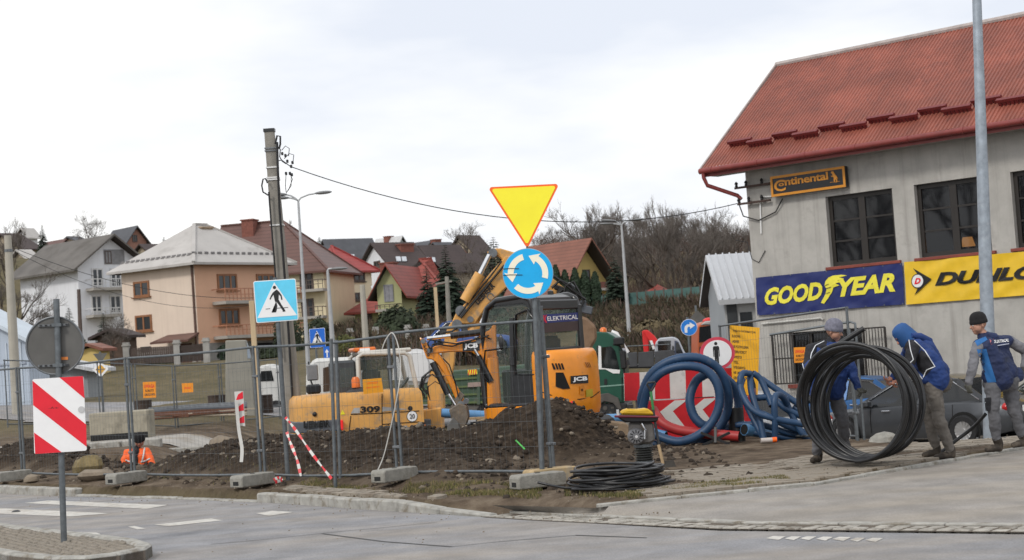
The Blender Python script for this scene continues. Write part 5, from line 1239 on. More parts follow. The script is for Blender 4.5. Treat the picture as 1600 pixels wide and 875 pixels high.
# ------------------------------------------------------------------ tapes and straps
def ribbon(name,label,cat,pts,w,mats,n=24,alt=0,tw=.0):
    P=[W(*p) for p in pts]; Q=[]
    for k in range(len(P)-1):
        for i in range(n//(len(P)-1)):
            t_=i/(n//(len(P)-1)); a=P[max(k-1,0)];b_=P[k];c=P[k+1];d=P[min(k+2,len(P)-1)]
            Q.append(.5*((2*b_)+(c-a)*t_+(2*a-5*b_+4*c-d)*t_*t_+(3*b_-a-3*c+d)*t_**3))
    Q.append(P[-1]); t=thing(name,label,cat,P[-1]); b=MB()
    for k in range(len(Q)-1):
        d=(Q[k+1]-Q[k]).normalized(); s_=V((0,-1,0)).cross(d).normalized()*w/2*((.45+.55*abs(math.cos(k*.33))) if alt else 1); b.mi=(k//max(1,alt))%2 if alt else 0
        b.add([Q[k]-s_,Q[k]+s_,Q[k+1]+s_,Q[k+1]-s_],[(0,1,2,3)])
    b.build('strip',mats,t,world=True)
red_=mat('red tape',(.65,.03,.04),.4,0,.1,6); wht_=mat('white tape',(.58,.57,.54),.4,0,.1,6)
ribbon('barrier_tape','long red and white barrier tape slanting down from the crossing sign pole','barrier tape',[(446,652,24.3),(462,672,24.1),(490,712,23.8),(518,748,23.4)],.042,[red_,wht_],32,2)
ribbon('barrier_tape','short red and white barrier tape hanging beside the crossing sign pole','barrier tape',[(448,675,24.3),(455,695,24.2),(464,718,24.1),(470,744,24.0)],.045,[red_,wht_],24,2)
ribbon('barrier_tape','pale torn tape hanging from the narrow leaning board','barrier tape',[(369,625,24.8),(373,670,24.8),(378,700,24.75),(377,722,24.7)],.05,[wht_],12)
ribbon('barrier_tape','crumpled red and white tape end lying by the fence foot','barrier tape',[(428,750,24.0),(436,746,24.0),(441,750,24.0),(430,753,23.9)],.05,[red_,wht_],9,1)
ribbon('strap','white strap looped over the top rail and trailing on the earth','strap',[(597,545,22.9),(603,530,22.85),(613,520,22.8),(622,540,22.8),(626,575,22.8),(622,610,22.8),(612,660,22.9),(600,710,23.0),(590,735,23.0),(585,745,23.0)],.015,[wht_],54)
ribbon('strap','white strap curling from the earth to the fence post','strap',[(584,746,23.0),(592,736,22.95),(601,733,22.9),(608,739,22.85),(612,750,22.8)],.016,[wht_],20)
# ------------------------------------------------------------------ poles and lamps
t=thing('utility_pole','weathered concrete utility pole with cables strapped to it','utility pole',W(463,702,36))
top=lpt(t,421,206,y=0); conp=mat('old concrete pole',(.27,.255,.225),.9,0,.2,4,.3,40,dirt=(.17,.155,.13),dpos=.52,dsc=2,streak=(.2,.185,.16))
b=MB(); b.loft([[V((top.x*f_+sx*w_,sy*w_*.8,top.z*f_)) for sx,sy in((-1,-.8),(-.8,-1),(.8,-1),(1,-.8),(1,.8),(.8,1),(-.8,1),(-1,.8))] for f_,w_ in((-.1,.20),(0,.195),(.5,.145),(1,.105))]); b.build('shaft',conp,t,smooth=40)
b=MB(); b.box((top.x,0,top.z+.03),(.24,.2,.07)); b.build('cap',blackp,t)
def pc(px,py,y=-.2): return lpt(t,px,py,y=y)
for py,m_ in((232,dsteel),(236,dsteel),(262,white),(278,white),(281,white),(352,white),(470,white)):
    f_=(702-py)/496.; p=pc(463-42*f_,py,0); w_=.195-.09*f_; b=MB(); b.box((p.x,0,p.z),(2*w_+.03,1.7*w_+.03,.03)); b.build('strap',m_,t)
cab=black
def pcab(L,r=.02,name='cable',y=-.2): b=MB(); b.tube([pc(a,c,y) for a,c in L],r,6); b.build(name,cab,t,smooth=60)
pcab([(433,222),(434,260),(437,330),(444,420),(451,520),(458,640),(461,690)],.028); pcab([(420,300),(423,340),(428,400),(434,480),(441,560)],.02); pcab([(430,225),(433,212),(438,213),(438,225),(436,233)],.022); pcab([(419,305),(411,300),(409,290),(411,280),(415,279),(418,286)],.018); pcab([(438,233),(437,245),(441,252),(447,256)],.013)
pcab([(440,235),(446,228),(452,232),(451,244)],.009); pcab([(444,248),(452,240),(459,242),(458,252)],.009); pcab([(447,272),(446,290),(447,300)],.008); pcab([(453,272),(457,280),(452,294),(447,302)],.008); pcab([(455,275),(455,290),(450,298)],.007); pcab([(432,252),(440,250),(455,261)],.012)
for px,py in((441,240),(446,243),(449,252),(457,254),(447,271),(453,271),(456,273),(455,260)):
    p=pc(px,py); b=MB(); b.box(p,(.05,.05,.07)); b.build('connector',blackp,t,bev=.01)
p=pc(450,254); 
def wire(label,pts,r,sag=0):
    P=[W(*q) for q in pts]; t=thing('overhead_wire',label,'wire',P[0]); Q=[]
    for k in range(25): u=k/24; Q.append(P[0].lerp(P[-1],u)-V((0,0,sag*4*u*(1-u))))
    b=MB(); b.tube(Q,r,5); b.build('strand',black,t,world=True)
wire('dark overhead wire sagging from the utility pole to the workshop bracket',[(456,261,35.8),(1152,318,40.6)],.011,.78)
wire('thin pale wire crossing before the peach house, upper one',[(18,386,64),(470,458,80)],.012,.9); wire('thin pale wire crossing before the peach house, lower one',[(18,390,64),(440,466,80)],.01,1.2)
t=thing('utility_pole','pale round concrete pole at the left edge before the blue shed','utility pole',W(25,612,60)); top=lpt(t,12,368,y=0)
b=MB(); b.tube([(0,0,-1),top*.5,top],[.19,.165,.13],12); b.build('shaft',mat('pale concrete pole',(.40,.375,.32),.9,0,.12,2,streak=(.3,.28,.24)),t,smooth=60)
b=MB(); b.cyl(top-V((0,0,.6)),top-V((0,0,.5)),.15,n=12); b.build('band',dsteel,t)
def lamp(label,base,top,Y_,arms,r=.07,col=None,hl=.75):
    t=thing('street_lamp',label,'street lamp',W(*base,Y_)); T=lpt(t,*top,y=0); zc=gzf(W(*base,Y_).x,Y_)-W(*base,Y_).z-.3; m=col or mat('pale lamp metal',(.42,.43,.44),.5,.2,.1,4)
    b=MB(); b.tube([(0,0,min(zc,0)),T*.35,T],[r*1.25,r,r*.55],10); b.build('post',m,t,smooth=60)
    for pts in arms:
        P=[T]+[lpt(t,x,y,y=0) for x,y in pts]; b=MB(); b.tube(P,r*.42,7); b.build('arm',m,t,smooth=70)
        d=(P[-1]-P[-2]); d.z*=.3; d.normalize(); rot=d.to_track_quat('X','Z').to_matrix(); b=MB(); b.ball(P[-1]+d*hl*.4,(hl*.5,.16,.075),12,7,rot); b.build('lamp_head',mat('lamp head grey',(.20,.205,.21),.5,.1,.1,4),t,smooth=60)
lamp('tall double armed street lamp right behind the utility pole',(484,610),(466,314),70,[[(470,309),(482,304),(494,302)],[(462,310),(455,306),(447,304)],[(463,312),(457,310),(450,309)]],.085)
lamp('tall double armed street lamp before the bare trees',(986,560),(971,352),95,[[(974,348),(982,345),(988,344)],[(967,349),(963,346),(960,345)],[(968,351),(962,350),(957,349.5)]],.11,hl=.85)
lamp('short single headed street lamp beside the cream house',(523,590),(512,423),84,[[(514,420),(519,420)]],.13,hl=.9)
t=thing('utility_pole','pale narrow pole in front of the red roofed house','utility pole',W(573,560,88)); top=lpt(t,566,445,y=0); b=MB(); b.tube([(0,0,-1.5),top],[.2,.14],8); b.build('shaft',MAT['pale concrete pole'],t)
t=thing('timber_post','pale raw timber post by the concrete wall','post',W(405,655,50)); top=lpt(t,393,470,y=0); b=MB(); b.bar((0,0,-.3),top,.15,.12); b.build('beam',mat('pale timber',(.55,.42,.26),.8,0,.2,4,stretch=(1,1,.1)),t,bev=.01)
t=thing('timber_post','pale raw timber post left of the excavator boom','post',W(684,520,80)); top=lpt(t,680,449,y=0); b=MB(); b.bar((0,0,-1.5),top,.16,.14); b.build('beam',MAT['pale timber'],t,bev=.01)
t=thing('utility_pole','slim dark pole right of the timber post before the conifers','utility pole',W(702,515,100)); top=lpt(t,698,432,y=0); b=MB(); b.tube([(0,0,-1),top],[.17,.12],7); b.build('shaft',conp,t); b=MB(); b.bar(top+V((-.7,0,-.4)),top+V((.3,0,-.3)),.1); b.build('crossarm',conp,t)
t=thing('utility_pole','slim grey pole in front of the timber shed','utility pole',W(127,560,90)); top=lpt(t,123,452,y=0); b=MB(); b.tube([(0,0,-1),top],[.13,.1],7); b.build('shaft',frdark,t)
t=thing('barrier_pole','thin pale upright barrier pole beside the grey shed','pole',W(1118,510,75)); top=lpt(t,1109,415,y=0); b=MB(); b.tube([(0,0,-1),top*.45,top],[.1,.08,.04],7); b.build('pole',mat('pinkish pole',(.42,.3,.25),.7),t)
t=thing('lamp_post','tall galvanised steel post in front of the workshop','lamp post',W(1549,692,23.4)); top=lpt(t,1525,-40,y=0); b=MB(); b.tube([(0,0,0),top*.5,top*1.25],[.108,.085,.05],16); b.build('shaft',mat('spangled zinc',(.30,.34,.385),.5,.35,.22,9,dirt=(.42,.45,.48),dpos=.56,dsc=6),t,smooth=60)
b=MB(); b.box((0,0,.02),(.4,.4,.04)); b.build('base_plate',steel,t,bev=.005)
for sx in(-1,1):
    for sy in(-1,1): b=MB(); b.cyl((sx*.15,sy*.15,.04),(sx*.15,sy*.15,.08),.018,n=6); b.build('bolt',dsteel,t)
# ------------------------------------------------------------------ things lying about on the site
def rock(label,px,py,Y_,s,m=stn,name='rock',flat=.6,group=None,cat='stone'):
    b=MB(); b.ball((0,0,0),1,9,6); q=random.Random(px); 
    b.v=[V((p.x*s[0],p.y*s[1],p.z*s[2]))*(1+.28*MN.noise(p*1.3+V((px,0,0)))) for p in b.v]; o=b.build(name,m,smooth=35); o.location=W(px,py,Y_); tag(o,label,cat,group)
rstone=mat('dusty stone',(.22,.18,.135),.95,0,.25,3,.3,30)
rock('flat pale stone on the heap below the small excavator',764,724,23.6,(.12,.1,.07),rstone); rock('roundish dry grass clump on the earth left of the trench worker',138,728,29,(.28,.25,.2),mat('dry turf',(.20,.155,.075),.95,0,.4,6,.5,30),'turf_clump',cat='turf clump'); rock('pale stone on the edge above the trench',346,692,36,(.28,.25,.16),rstone)
rock('broken pale concrete lump by the dark car wheel',1383,690,24.6,(.25,.2,.14),concrete,'concrete_lump',cat='concrete lump'); rock('small brown stone by the left fence foot',50,748,29,(.14,.12,.08),rstone); rock('dark stone lying on the road near the island',25,801,24.5,(.07,.05,.04),blackp); rock('brown lump of turf behind the kerb',150,742,28,(.35,.25,.1),rstone)
b=MB(); b.bx(0,.35,0,.35,-.2,.22); 
t=thing('concrete_block','long pale concrete block on the far edge left of the barrels','concrete block',W(140,676,46)); a=lpt(t,232,674,y=0); b=MB(); b.bx(0,a.x,0,.9,-.4,.52); b.build('block',mat('yellowish concrete',(.33,.30,.235),.9,0,.15,3,dirt=(.2,.18,.14),dpos=.5,dsc=2),t,bev=.03); b=MB(); b.bx(.02,a.x-.02,-.02,0,-.4,-.08); b.build('painted_shadow',MAT['dark recess and shade'],t)  # the dark strip on the block's foot is painted shade
for k,(px,py) in enumerate(((225,656),(340,648),(414,648))):
    t=thing('barrel',['dark brown barrel behind the concrete block','dark brown barrel left of the concrete wall','dark brown crate like barrel behind the timber post'][k],'barrel',W(px,py,57),group=None); b=MB(); b.lathe([(.28,0),(.3,.05),(.3,.3),(.31,.33),(.3,.36),(.3,.62),(.31,.66),(.28,.68)],n=14); b.build('body',mat('rusty drum',(.055,.038,.03),.8,.2,.3,4),t,smooth=50)
t=thing('concrete_wall','slanting grey concrete wall slab left of the utility pole','wall',W(352,655,56)); L=xz(t,[(352,658),(400,655),(392,560),(383,531),(352,532)],0); b=MB(); b.prism(L,0,.35); b.build('slab',mat('smooth grey concrete',(.27,.26,.225),.85,0,.1,2),t,bev=.03)
b=MB(); b.prism(xz(t,[(387,560),(392,560),(390,545),(386,535)],0),-.02,0); b.build('edge_stripe',mat('bluish panel',(.25,.3,.36),.6),t)
for k in range(7):
    a=W(232,640+k*2.2,52-k*.25); c=W(385,630+k*3.0,54-k*.3); t=thing('pipe',['uppermost dark pipe','second dark pipe','third dark pipe','fourth rusty rod','fifth rusty rod','sixth pale batten','lowest pale batten'][k]+' in the stack beyond the trench','pipe',a,group='pipes and rods stacked beyond the trench'); b=MB(); b.tube([a,a.lerp(c,.5)+V((0,0,.02)),c],.06 if k<3 else .035,8); b.build('length',[dsteel,dsteel,lgrey,mat('rusty rod',(.14,.06,.035),.8),MAT['rusty rod'],mat('pale batten',(.4,.34,.26),.8),MAT['pale batten']][k],t,world=True)
t=thing('plank_stack','flat stack of pale planks beyond the trench','planks',W(262,655,50))
for k in range(6): b=MB(); b.box((k*.42-.4,.2*(k%2),.05+.04*(k%3)),(2.2,.18,.035),Matrix.Rotation(R(4*k-8),3,'Z')); b.build('plank',MAT['pale batten'] if k%2 else MAT['rusty rod'],t)
t=thing('plank','raw timber plank on the heap behind the excavator bucket','plank',W(737,655,28.6)); b=MB(); b.bar((-.3,0,.02),(.35,.1,.0),.16,.04); b.build('board',wood,t); t=thing('plank','short timber offcut right of the excavator bucket','plank',W(760,658,28.4)); b=MB(); b.bar((-.15,0,.0),(.2,.05,.06),.12,.04); b.build('board',wood,t)
# far fence of teal boards
teal=mat('faded teal boards',(.065,.135,.125),.8,0,.2,2)
t=thing('board_fence','faded teal board fence on the slope below the trees','fence',W(895,505,128)); P=[W(870,512,132),W(985,503,128),W(1112,492,124),W(1190,487,122)]
for k in range(3):
    a,c=P[k],P[k+1]; n=9
    for i in range(n):
        p=a.lerp(c,i/n); q=a.lerp(c,(i+1)/n); p.z=gzf(p.x,p.y); q.z=gzf(q.x,q.y); b=MB(); b.bar(p+V((0,0,.75)),q+V((0,0,.75)),.06,1.25); b.build('panel',teal,t,world=True); b=MB(); b.cyl(p-V((0,0,.3)),p+V((0,0,1.5)),.08,n=6); b.build('post',frdark,t,world=True)
def garden(label,P,h,m,wp_=.34,npick=14):
    t=thing('garden_fence',label,'fence',P[0]); 
    for k in range(len(P)):
        p=P[k].copy(); p.z=gzf(p.x,p.y); b=MB(); b.box(p+V((0,0,h*.5)),(wp_,wp_,h*1.25+.4)); b.box(p+V((0,0,h*1.15)),(wp_+.1,wp_+.1,.08)); b.build('pillar',mat('pale pillar',(.34,.33,.31),.9,0,.15,3),t,world=True)
        if k<len(P)-1:
            q=P[k+1].copy(); q.z=gzf(q.x,q.y)
            for z in(.2,.8): b=MB(); b.bar(p+V((0,0,h*z)),q+V((0,0,h*z)),.05,.06); b.build('rail',m,t,world=True)
            for i in range(1,npick): s_=p.lerp(q,i/npick); b=MB(); b.bar(s_+V((0,-.04,0)),s_+V((0,-.04,h*.98)),.10,.03); b.build('picket',m,t,world=True)
garden('dark picket fence with pale pillars before the peach house',[W(200,590,94),W(279,586,94),W(325,584,94)],.95,frdark,npick=24); garden('dark garden fence with pale pillars before the lime house',[W(548,540,98),W(588,530,100),W(638,528,100),W(667,527,100),W(725,525,100)],.7,frdark,npick=13)
# ------------------------------------------------------------------ helpers for machines
def wheel(t,x,y,z,r,wd,side=-1,rim=None,spokes=5,name='wheel'):
    b=MB(); b.lathe([(r*.62,-wd/2),(r*.93,-wd/2),(r,-wd*.32),(r,wd*.32),(r*.93,wd/2),(r*.62,wd/2),(r*.60,0)],(x,y,z),'Y',24,caps=False); o=b.build(name,black,t,smooth=40)
    b=MB(); b.lathe([(r*.62,-wd*.3),(r*.62,wd*.3)],(x,y,z),'Y',20); b.lathe([(r*.16,0),(r*.15,side*wd*.5),(0,side*wd*.5)],(x,y,z),'Y',10)
    rm=rim or dsteel
    for k in range(spokes):
        a=2*math.pi*k/spokes; b.bar((x,y+side*wd*.34,z),(x+math.cos(a)*r*.6,y+side*wd*.40,z+math.sin(a)*r*.6),r*.12,wd*.1,up=(0,1,0))
    b.lathe([(r*.6,side*wd*.36),(r*.65,side*wd*.42),(r*.65,side*wd*.3)],(x,y,z),'Y',20)
    b.build('rim',rm,o,smooth=40); return o
def px2(t,L,y): return [(lambda p:(p.x,p.z))(lpt(t,a,c,y=y)) for a,c in L]
mglass=glass('pale cab glass',(.16,.21,.19),.13,.03); cglass=glass('car glass',(.012,.014,.016),.85,.03)
hose=mat('hydraulic hose',(.012,.012,.012),.45,0,.3,9)
def tubepx(t,L,Y_,r,m,name,n=7): 
    b=MB(); b.tube([W(a,c,Y_) for a,c in L],r,n); return b.build(name,m,t,world=True,smooth=60)
def polypx(t,L,Y0,Y1,m,name,bev=.02):
    """outline seen at depth Y0, given real thickness back to Y1"""
    P=[W(a,c,Y0) for a,c in L]; n=len(P); d=V((0,Y1-Y0,0)); b=MB(); b.add(P+[p+d for p in P],[tuple(range(n)),tuple(range(2*n-1,n-1,-1))]+[(i,i+n,(i+1)%n+n,(i+1)%n) for i in range(n)])
    return b.build(name,m,t,world=True,bev=bev)
# ------------------------------------------------------------------ small excavator
o_=W(837,600,27.0); o_.z=0.05
JX=thing('mini_excavator','small bright yellow excavator with black cab and folded boom behind the dirt heap','excavator',o_,R(140))
for sy in(-1,1):                                # tracks
    b=MB(); pr=[]; 
    for k in range(9): a=math.pi/2+math.pi*k/8; pr.append((-.75+.26*math.cos(a),.27+.26*math.sin(a)))
    for k in range(9): a=-math.pi/2+math.pi*k/8; pr.append((.75+.26*math.cos(a),.27+.26*math.sin(a)))
    b.prism(pr,sy*.42,sy*.78); tr_=b.build('track',black,JX)
    for k in range(14): b=MB(); b.bx(-.78+k*.115,-.73+k*.115,sy*.41,sy*.79,.525,.555); b.build('track_shoe',black,tr_)
    for x in(-.7,-.25,.25,.7): b=MB(); b.lathe([(.13,0),(.13,.06)],(x,sy*.79-(.06 if sy<0 else 0),.26),'Y',12); b.build('roller',muddy,tr_)
b=MB(); b.bx(-.5,.5,-.45,.45,.15,.5); b.lathe([(.4,.48),(.4,.6)],n=20); b.build('undercarriage',lgrey,JX)
b=MB(); pl_=[(.70,-.52),(.70,.52),(.55,.62),(-.45,.64),(-.6,.60),(-.6,-.6),(-.45,-.64),(.62,-.64)]; b.slab(pl_,.56,.78); b.build('deck',jcby,JX,bev=.03)
# counterweight and engine cover
pl=[(-.44,.60),(-.62,.66),(-.86,.58),(-1.02,.36),(-1.07,0),(-1.02,-.36),(-.86,-.58),(-.62,-.66),(-.44,-.60)]
secs=[]
for z,f,dx in((.58,.93,.03),(.66,.985,0),(.80,1,0),(1.28,1,0),(1.45,.985,.01),(1.55,.95,.05),(1.61,.86,.14),(1.62,.7,.25)):
    secs.append([V((x if k in(0,8) else -.44+(x+.44)*f,y*(.5+.5*f),z)) for k,(x,y) in enumerate(pl)])
b=MB(); b.loft(secs); cw=b.build('counterweight',jcby,JX,smooth=50,bev=0)
def onrear(px,py,off=.012):
    """pixel -> local point on the rear cover (its plan outline)"""
    Mi=WM[JX.name].inverted(); c=Mi@CAM; d=(Mi.to_3x3()@ray(px,py)).normalized(); best=None
    for k in range(len(pl)-1):
        a=V((pl[k][0],pl[k][1],0)); e=V((pl[k+1][0]-pl[k][0],pl[k+1][1]-pl[k][1],0)); n=V((e.y,-e.x,0)).normalized()
        if n.dot(V((a.x+.5,a.y,0)))<0: n=-n
        if n.dot(d)>-.05: continue
        t_=(a-c).dot(n)/n.dot(d); p=c+d*t_; u=(p-a).dot(e)/e.length_squared
        if -.02<=u<=1.02 and (best is None or t_<best[0]): best=(t_,p+n*off)
    return best[1] if best else None
def rearpoly(name,L,m,off=.012,dense=1):
    pts=[]
    for k in range(len(L)):
        a=V(L[k]); c=V(L[(k+1)%len(L)])
        for i in range(dense): q=a.lerp(c,i/dense); p=onrear(q.x,q.y,off); 
        pts.append(onrear(a.x,a.y,off))
    if all(p is not None for p in pts): b=MB(); b.add(pts,[tuple(range(len(pts)))]); return b.build(name,m,cw)
ventm=mat('dark vent',(.006,.006,.006),.9)
rearpoly('vent',[(868,582),(880,582),(890.5,607),(880,608),(868,604)],ventm); 
for k in range(4): rearpoly('slit',[(862+k*4.6,568),(864.6+k*4.6,567.2),(868+k*4.6,577),(865.2+k*4.6,577.6)],ventm)
for k in range(3): rearpoly('slit',[(913+k*2.6,566),(914.2+k*2.6,566),(918+k*2.6,574),(916.8+k*2.6,574)],mat('brown slit',(.22,.08,.01),.8))
rearpoly('badge_plate',[(891,587.5),(918,585.5),(918.3,598.5),(891.3,600)],signk,.016); 
q=[onrear(*p,.022) for p in((893.5,597.6),(916.6,596.2),(916.4,587.8),(893.2,589.6))]; letters('JCB',quadmap(*q),signw,cw,bold=.05)
rearpoly('latch',[(905,603),(911.5,602),(912,616.5),(905.4,617)],mat('latch orange',(.60,.20,.008),.4),.014); rearpoly('latch_hole',[(907.2,607.5),(909.4,607.3),(909.5,611),(907.3,611.2)],ventm,.018); rearpoly('sticker',[(914.5,609),(925,607.5),(925.5,619),(915,620.5)],mat('yellow sticker',(.45,.33,.02),.5),.014)
p=onrear(894,630,.012)
if p: b=MB(); b.ball(p,(.035,.035,.035),10,6); b.build('reflector',signr,cw)
for (L) in ([(843,611),(860,617),(880,623),(905,624),(925,620.5),(936,612)],):
    pts=[onrear(x,y,.006) for x,y in L]; pts=[p for p in pts if p]; b=MB(); b.tube(pts,.008,4); b.build('seam',ventm,cw)
# cab: a black frame of posts with panes between
ckm=mat('black cab frame',(.013,.0135,.015),.3,0,.2,5,coat=.3)
prof=[(.60,.78),(.62,1.35),(.55,2.05),(.43,2.36),(.22,2.47),(-.34,2.50),(-.48,2.44),(-.53,2.30),(-.55,1.62),(-.55,.78)]
prs=rpoly(prof,.06,3)
for sy in(1,-1):
    y=.57*sy; b=MB(); P=[V((x,y,z)) for x,z in prs]; b.tube(P,.052,8,closed=True); b.build('side_frame',ckm,JX,smooth=60)
    g=MB(); g.prism([(x*.96,z) for x,z in prof],y-.006,y+.006); g.build('side_window',mglass,JX)
b=MB(); rp=[(.43,2.36),(.22,2.47),(-.34,2.52),(-.50,2.45),(-.55,2.30),(-.50,2.25),(-.34,2.36),(.2,2.36)]
b.prism(rp,-.60,.60); b.build('roof',ckm,JX,bev=.04,seg=2)
def side(L,y=.575): return [lpt(JX,a,c,y=y) for a,c in L]
for L,wd_ in(([(800,497),(801,560),(803,652)],.075),):
    P=side(L); b=MB(); b.bar(P[0],P[-1],wd_,.05); b.build('door_post',ckm,JX)
# door panel, dark below, with rounded window frame
P=[(p.x,p.z) for p in side([(803,585),(838,585),(838,655),(803,652)])]; b=MB(); b.prism(P,.565,.60); b.build('door_lower_panel',blackp,JX,bev=.01)
P=side([(806,492),(824,484),(836,500),(838,585),(805,585)],.6); b=MB(); b.tube(P,.022,6,closed=True); b.build('door_window_frame',ckm,JX,smooth=60)
p=side([(800,560)],.62)[0]; b=MB(); b.bx(p.x-.05,p.x+.05,.60,.64,p.z-.12,p.z+.02); b.build('door_handle',ckm,JX,bev=.01)
P=side([(781,545),(758,548),(757,562),(757,582)],.64); b=MB(); b.tube(P,.016,6); b.build('grab_rail',black,JX,smooth=60)
p=side([(783,535)],.66)[0]; b=MB(); b.ball(p,(.05,.03,.13),8,6); b.build('mirror',ckm,JX,smooth=60)
# rear window with sign strip
b=MB(); b.bx(-.565,-.545,-.53,.53,1.62,2.36); b.build('rear_window',mglass,JX)
for y in(-.55,.55): b=MB(); b.bx(-.60,-.52,y-.05,y+.05,.78,2.34); b.build('rear_post',ckm,JX,bev=.02)
for z0_,z1_ in((1.56,1.66),(2.26,2.42)): b=MB(); b.bx(-.60,-.53,-.5,.5,z0_,z1_); b.build('rear_frame',ckm,JX,bev=.02)
def rear(px,py,x=-.575): return lpt(JX,px,py,x=x)
q=[rear(*p) for p in((850,505),(905,501),(904.5,488),(848,491.5))]
b=MB(); b.add(q,[(0,1,2,3)]); b.build('sign_strip',mat('dark blue strip',(.02,.03,.16),.4),JX); m_=quadmap(*[p+V((-.006,0,0)) for p in q]); letters('ELEKTRICAL',lambda u,v:m_(.10+.86*u,.22+.52*v),signw,JX,bold=.015)
q2=quadmap(*[p+V((-.006,0,0)) for p in q]); b=MB(); b.add([q2(.0,.9),q2(.035,.95),q2(.02,.5),q2(.075,.95),q2(.1,.9),q2(.045,.5),q2(.08,.05),q2(.045,.0),q2(.02,.4),q2(.0,.05)],[(0,1,2,9),(2,8,9),(2,3,4,5),(2,5,8),(5,6,7,8)]); b.build('emblem',signr,JX)
q=[rear(*p,-.572) for p in((849,520),(905,516),(905,501.5),(850,505.5))]; b=MB(); b.add(q,[(0,1,2,3)]); b.build('sign_strip',mat('brown black strip',(.05,.03,.03),.4),JX)
b=MB(); b.bx(-.40,-.1,-.25,.25,.85,1.25); b.bx(-.42,-.28,-.24,.24,1.25,1.85); b.build('seat',blackp,JX,bev=.05,seg=2)
b=MB(); b.bx(.35,.52,-.25,.25,.8,1.35); b.build('console',blackp,JX,bev=.03)
for y in(-.2,.2): b=MB(); b.tube([(.25,y,.8),(.22,y,1.35)],.02,6); b.build('control_lever',black,JX)
b=MB(); b.lathe([(.05,0),(.05,.08),(.0,.1)],(-.2,-.3,2.5),n=10); b.build('roof_cap',ckm,JX)
# boom, folded towards the left of the picture
YJ=27.0
b=MB(); b.box((0,0,0),(.34,.3,.5)); 
bs=polypx(JX,[(760,560),(778,556),(784,640),(762,640)],YJ-.15,YJ+.15,jcby,'swing_post')
bm_=polypx(JX,[(775,500),(765,516),(757,519),(742,529),(722,533),(700,537),(678,541),(672,547),(678,553),(702,550),(724,549.5),(737,550),(746,556),(757,570),(766,590),(778,602)],YJ-.11,YJ+.11,jcby,'boom',.015)
q=[W(*p,YJ-.122) for p in((723,549),(749.5,547.5),(749,532.5),(722.5,535))]; b=MB(); b.add(q,[(0,1,2,3)]); b.build('badge_plate',signk,bm_,world=True); m_=quadmap(*[p-V((0,.005,0)) for p in q]); letters('JCB',lambda u,v:m_(.09+.82*u,.16+.68*v),signw,bm_,bold=.05,world=True)
dp=polypx(JX,[(655.5,526.5),(663,532),(672,542),(685,552),(697,569),(705,588),(730,632),(718,636),(704,606),(694,584),(684,570),(676,562),(667,561),(659,540)],YJ-.10,YJ+.10,jcby,'dipper',.015)
q=[W(*p,YJ-.112) for p in((668,558),(672,555),(664,538),(660.5,540))]; m_=quadmap(q[0],q[3],q[2],q[1]); letters('8026',lambda u,v:quadmap(q[0],q[3],q[2],q[1])(u,v),signk,dp,bold=.02,world=True)
tubepx(JX,[(667,529),(706,524.5)],YJ,.032,chrome,'ram_rod'); tubepx(JX,[(704,524.7),(766,517.5)],YJ,.058,ckm,'ram_barrel',10)
tubepx(JX,[(676,566),(700,616)],YJ-.14,.055,ckm,'bucket_ram',10); tubepx(JX,[(700,614),(712,634)],YJ-.14,.028,chrome,'ram_rod')
tubepx(JX,[(747,556),(768,596)],YJ-.13,.05,ckm,'boom_ram',10); tubepx(JX,[(741,545),(750,560)],YJ-.13,.03,chrome,'ram_rod')
for L,r in(([(764,524),(740,531),(712,537),(690,534),(676,538),(672,552)],.014),([(768,530),(752,524),(735,533),(706,541),(684,538)],.012),([(672,545),(668,537),(672,531),(690,533)],.016),([(692,560),(702,570),(712,600),(716,620)],.012),([(748,560),(752,575),(757,590),(764,598)],.018)): tubepx(JX,L,YJ-.16,r,hose,'hose',6)
for px,py,r in((672,547,.05),(661,533,.04),(720,632,.06),(748,533,.045),(728,627,.045)):
    a=W(px,py,YJ-.14); b=MB(); b.cyl(a,a+V((0,.28,0)),r,n=12); b.build('pivot_pin',dsteel,JX,world=True)
polypx(JX,[(701,640),(716,630),(730,634),(733,652),(726,672),(712,690),(703,684),(708,664)],YJ-.22,YJ+.25,muddy,'bucket',.02)
polypx(JX,[(699,664),(708,652),(716,660),(722,682),(703,697),(697,690)],YJ-.27,YJ-.21,mat('worn grey steel',(.16,.155,.145),.6,.4,.2,5),'bucket_side_plate',.01)
polypx(JX,[(718,612),(726,618),(712,640),(704,636)],YJ-.13,YJ+.13,muddy,'bucket_link',.01)
polypx(JX,[(618,683),(640,679),(698,674.5),(704,690),(690,695),(620,702)],YJ-.65,YJ-.5,mat('grey blade',(.24,.235,.22),.7,.2,.2,4,dirt=(.17,.13,.1),dpos=.5,dsc=4),'dozer_blade',.015)
polypx(JX,[(586,676),(622,670),(626,678),(618,706),(590,712)],YJ-.6,YJ-.1,muddy,'blade_bracket',.02); polypx(JX,[(584,672),(632,668),(634,676),(586,681)],YJ-.7,YJ-.0,MAT['grey blade'],'blade_flange',.01)
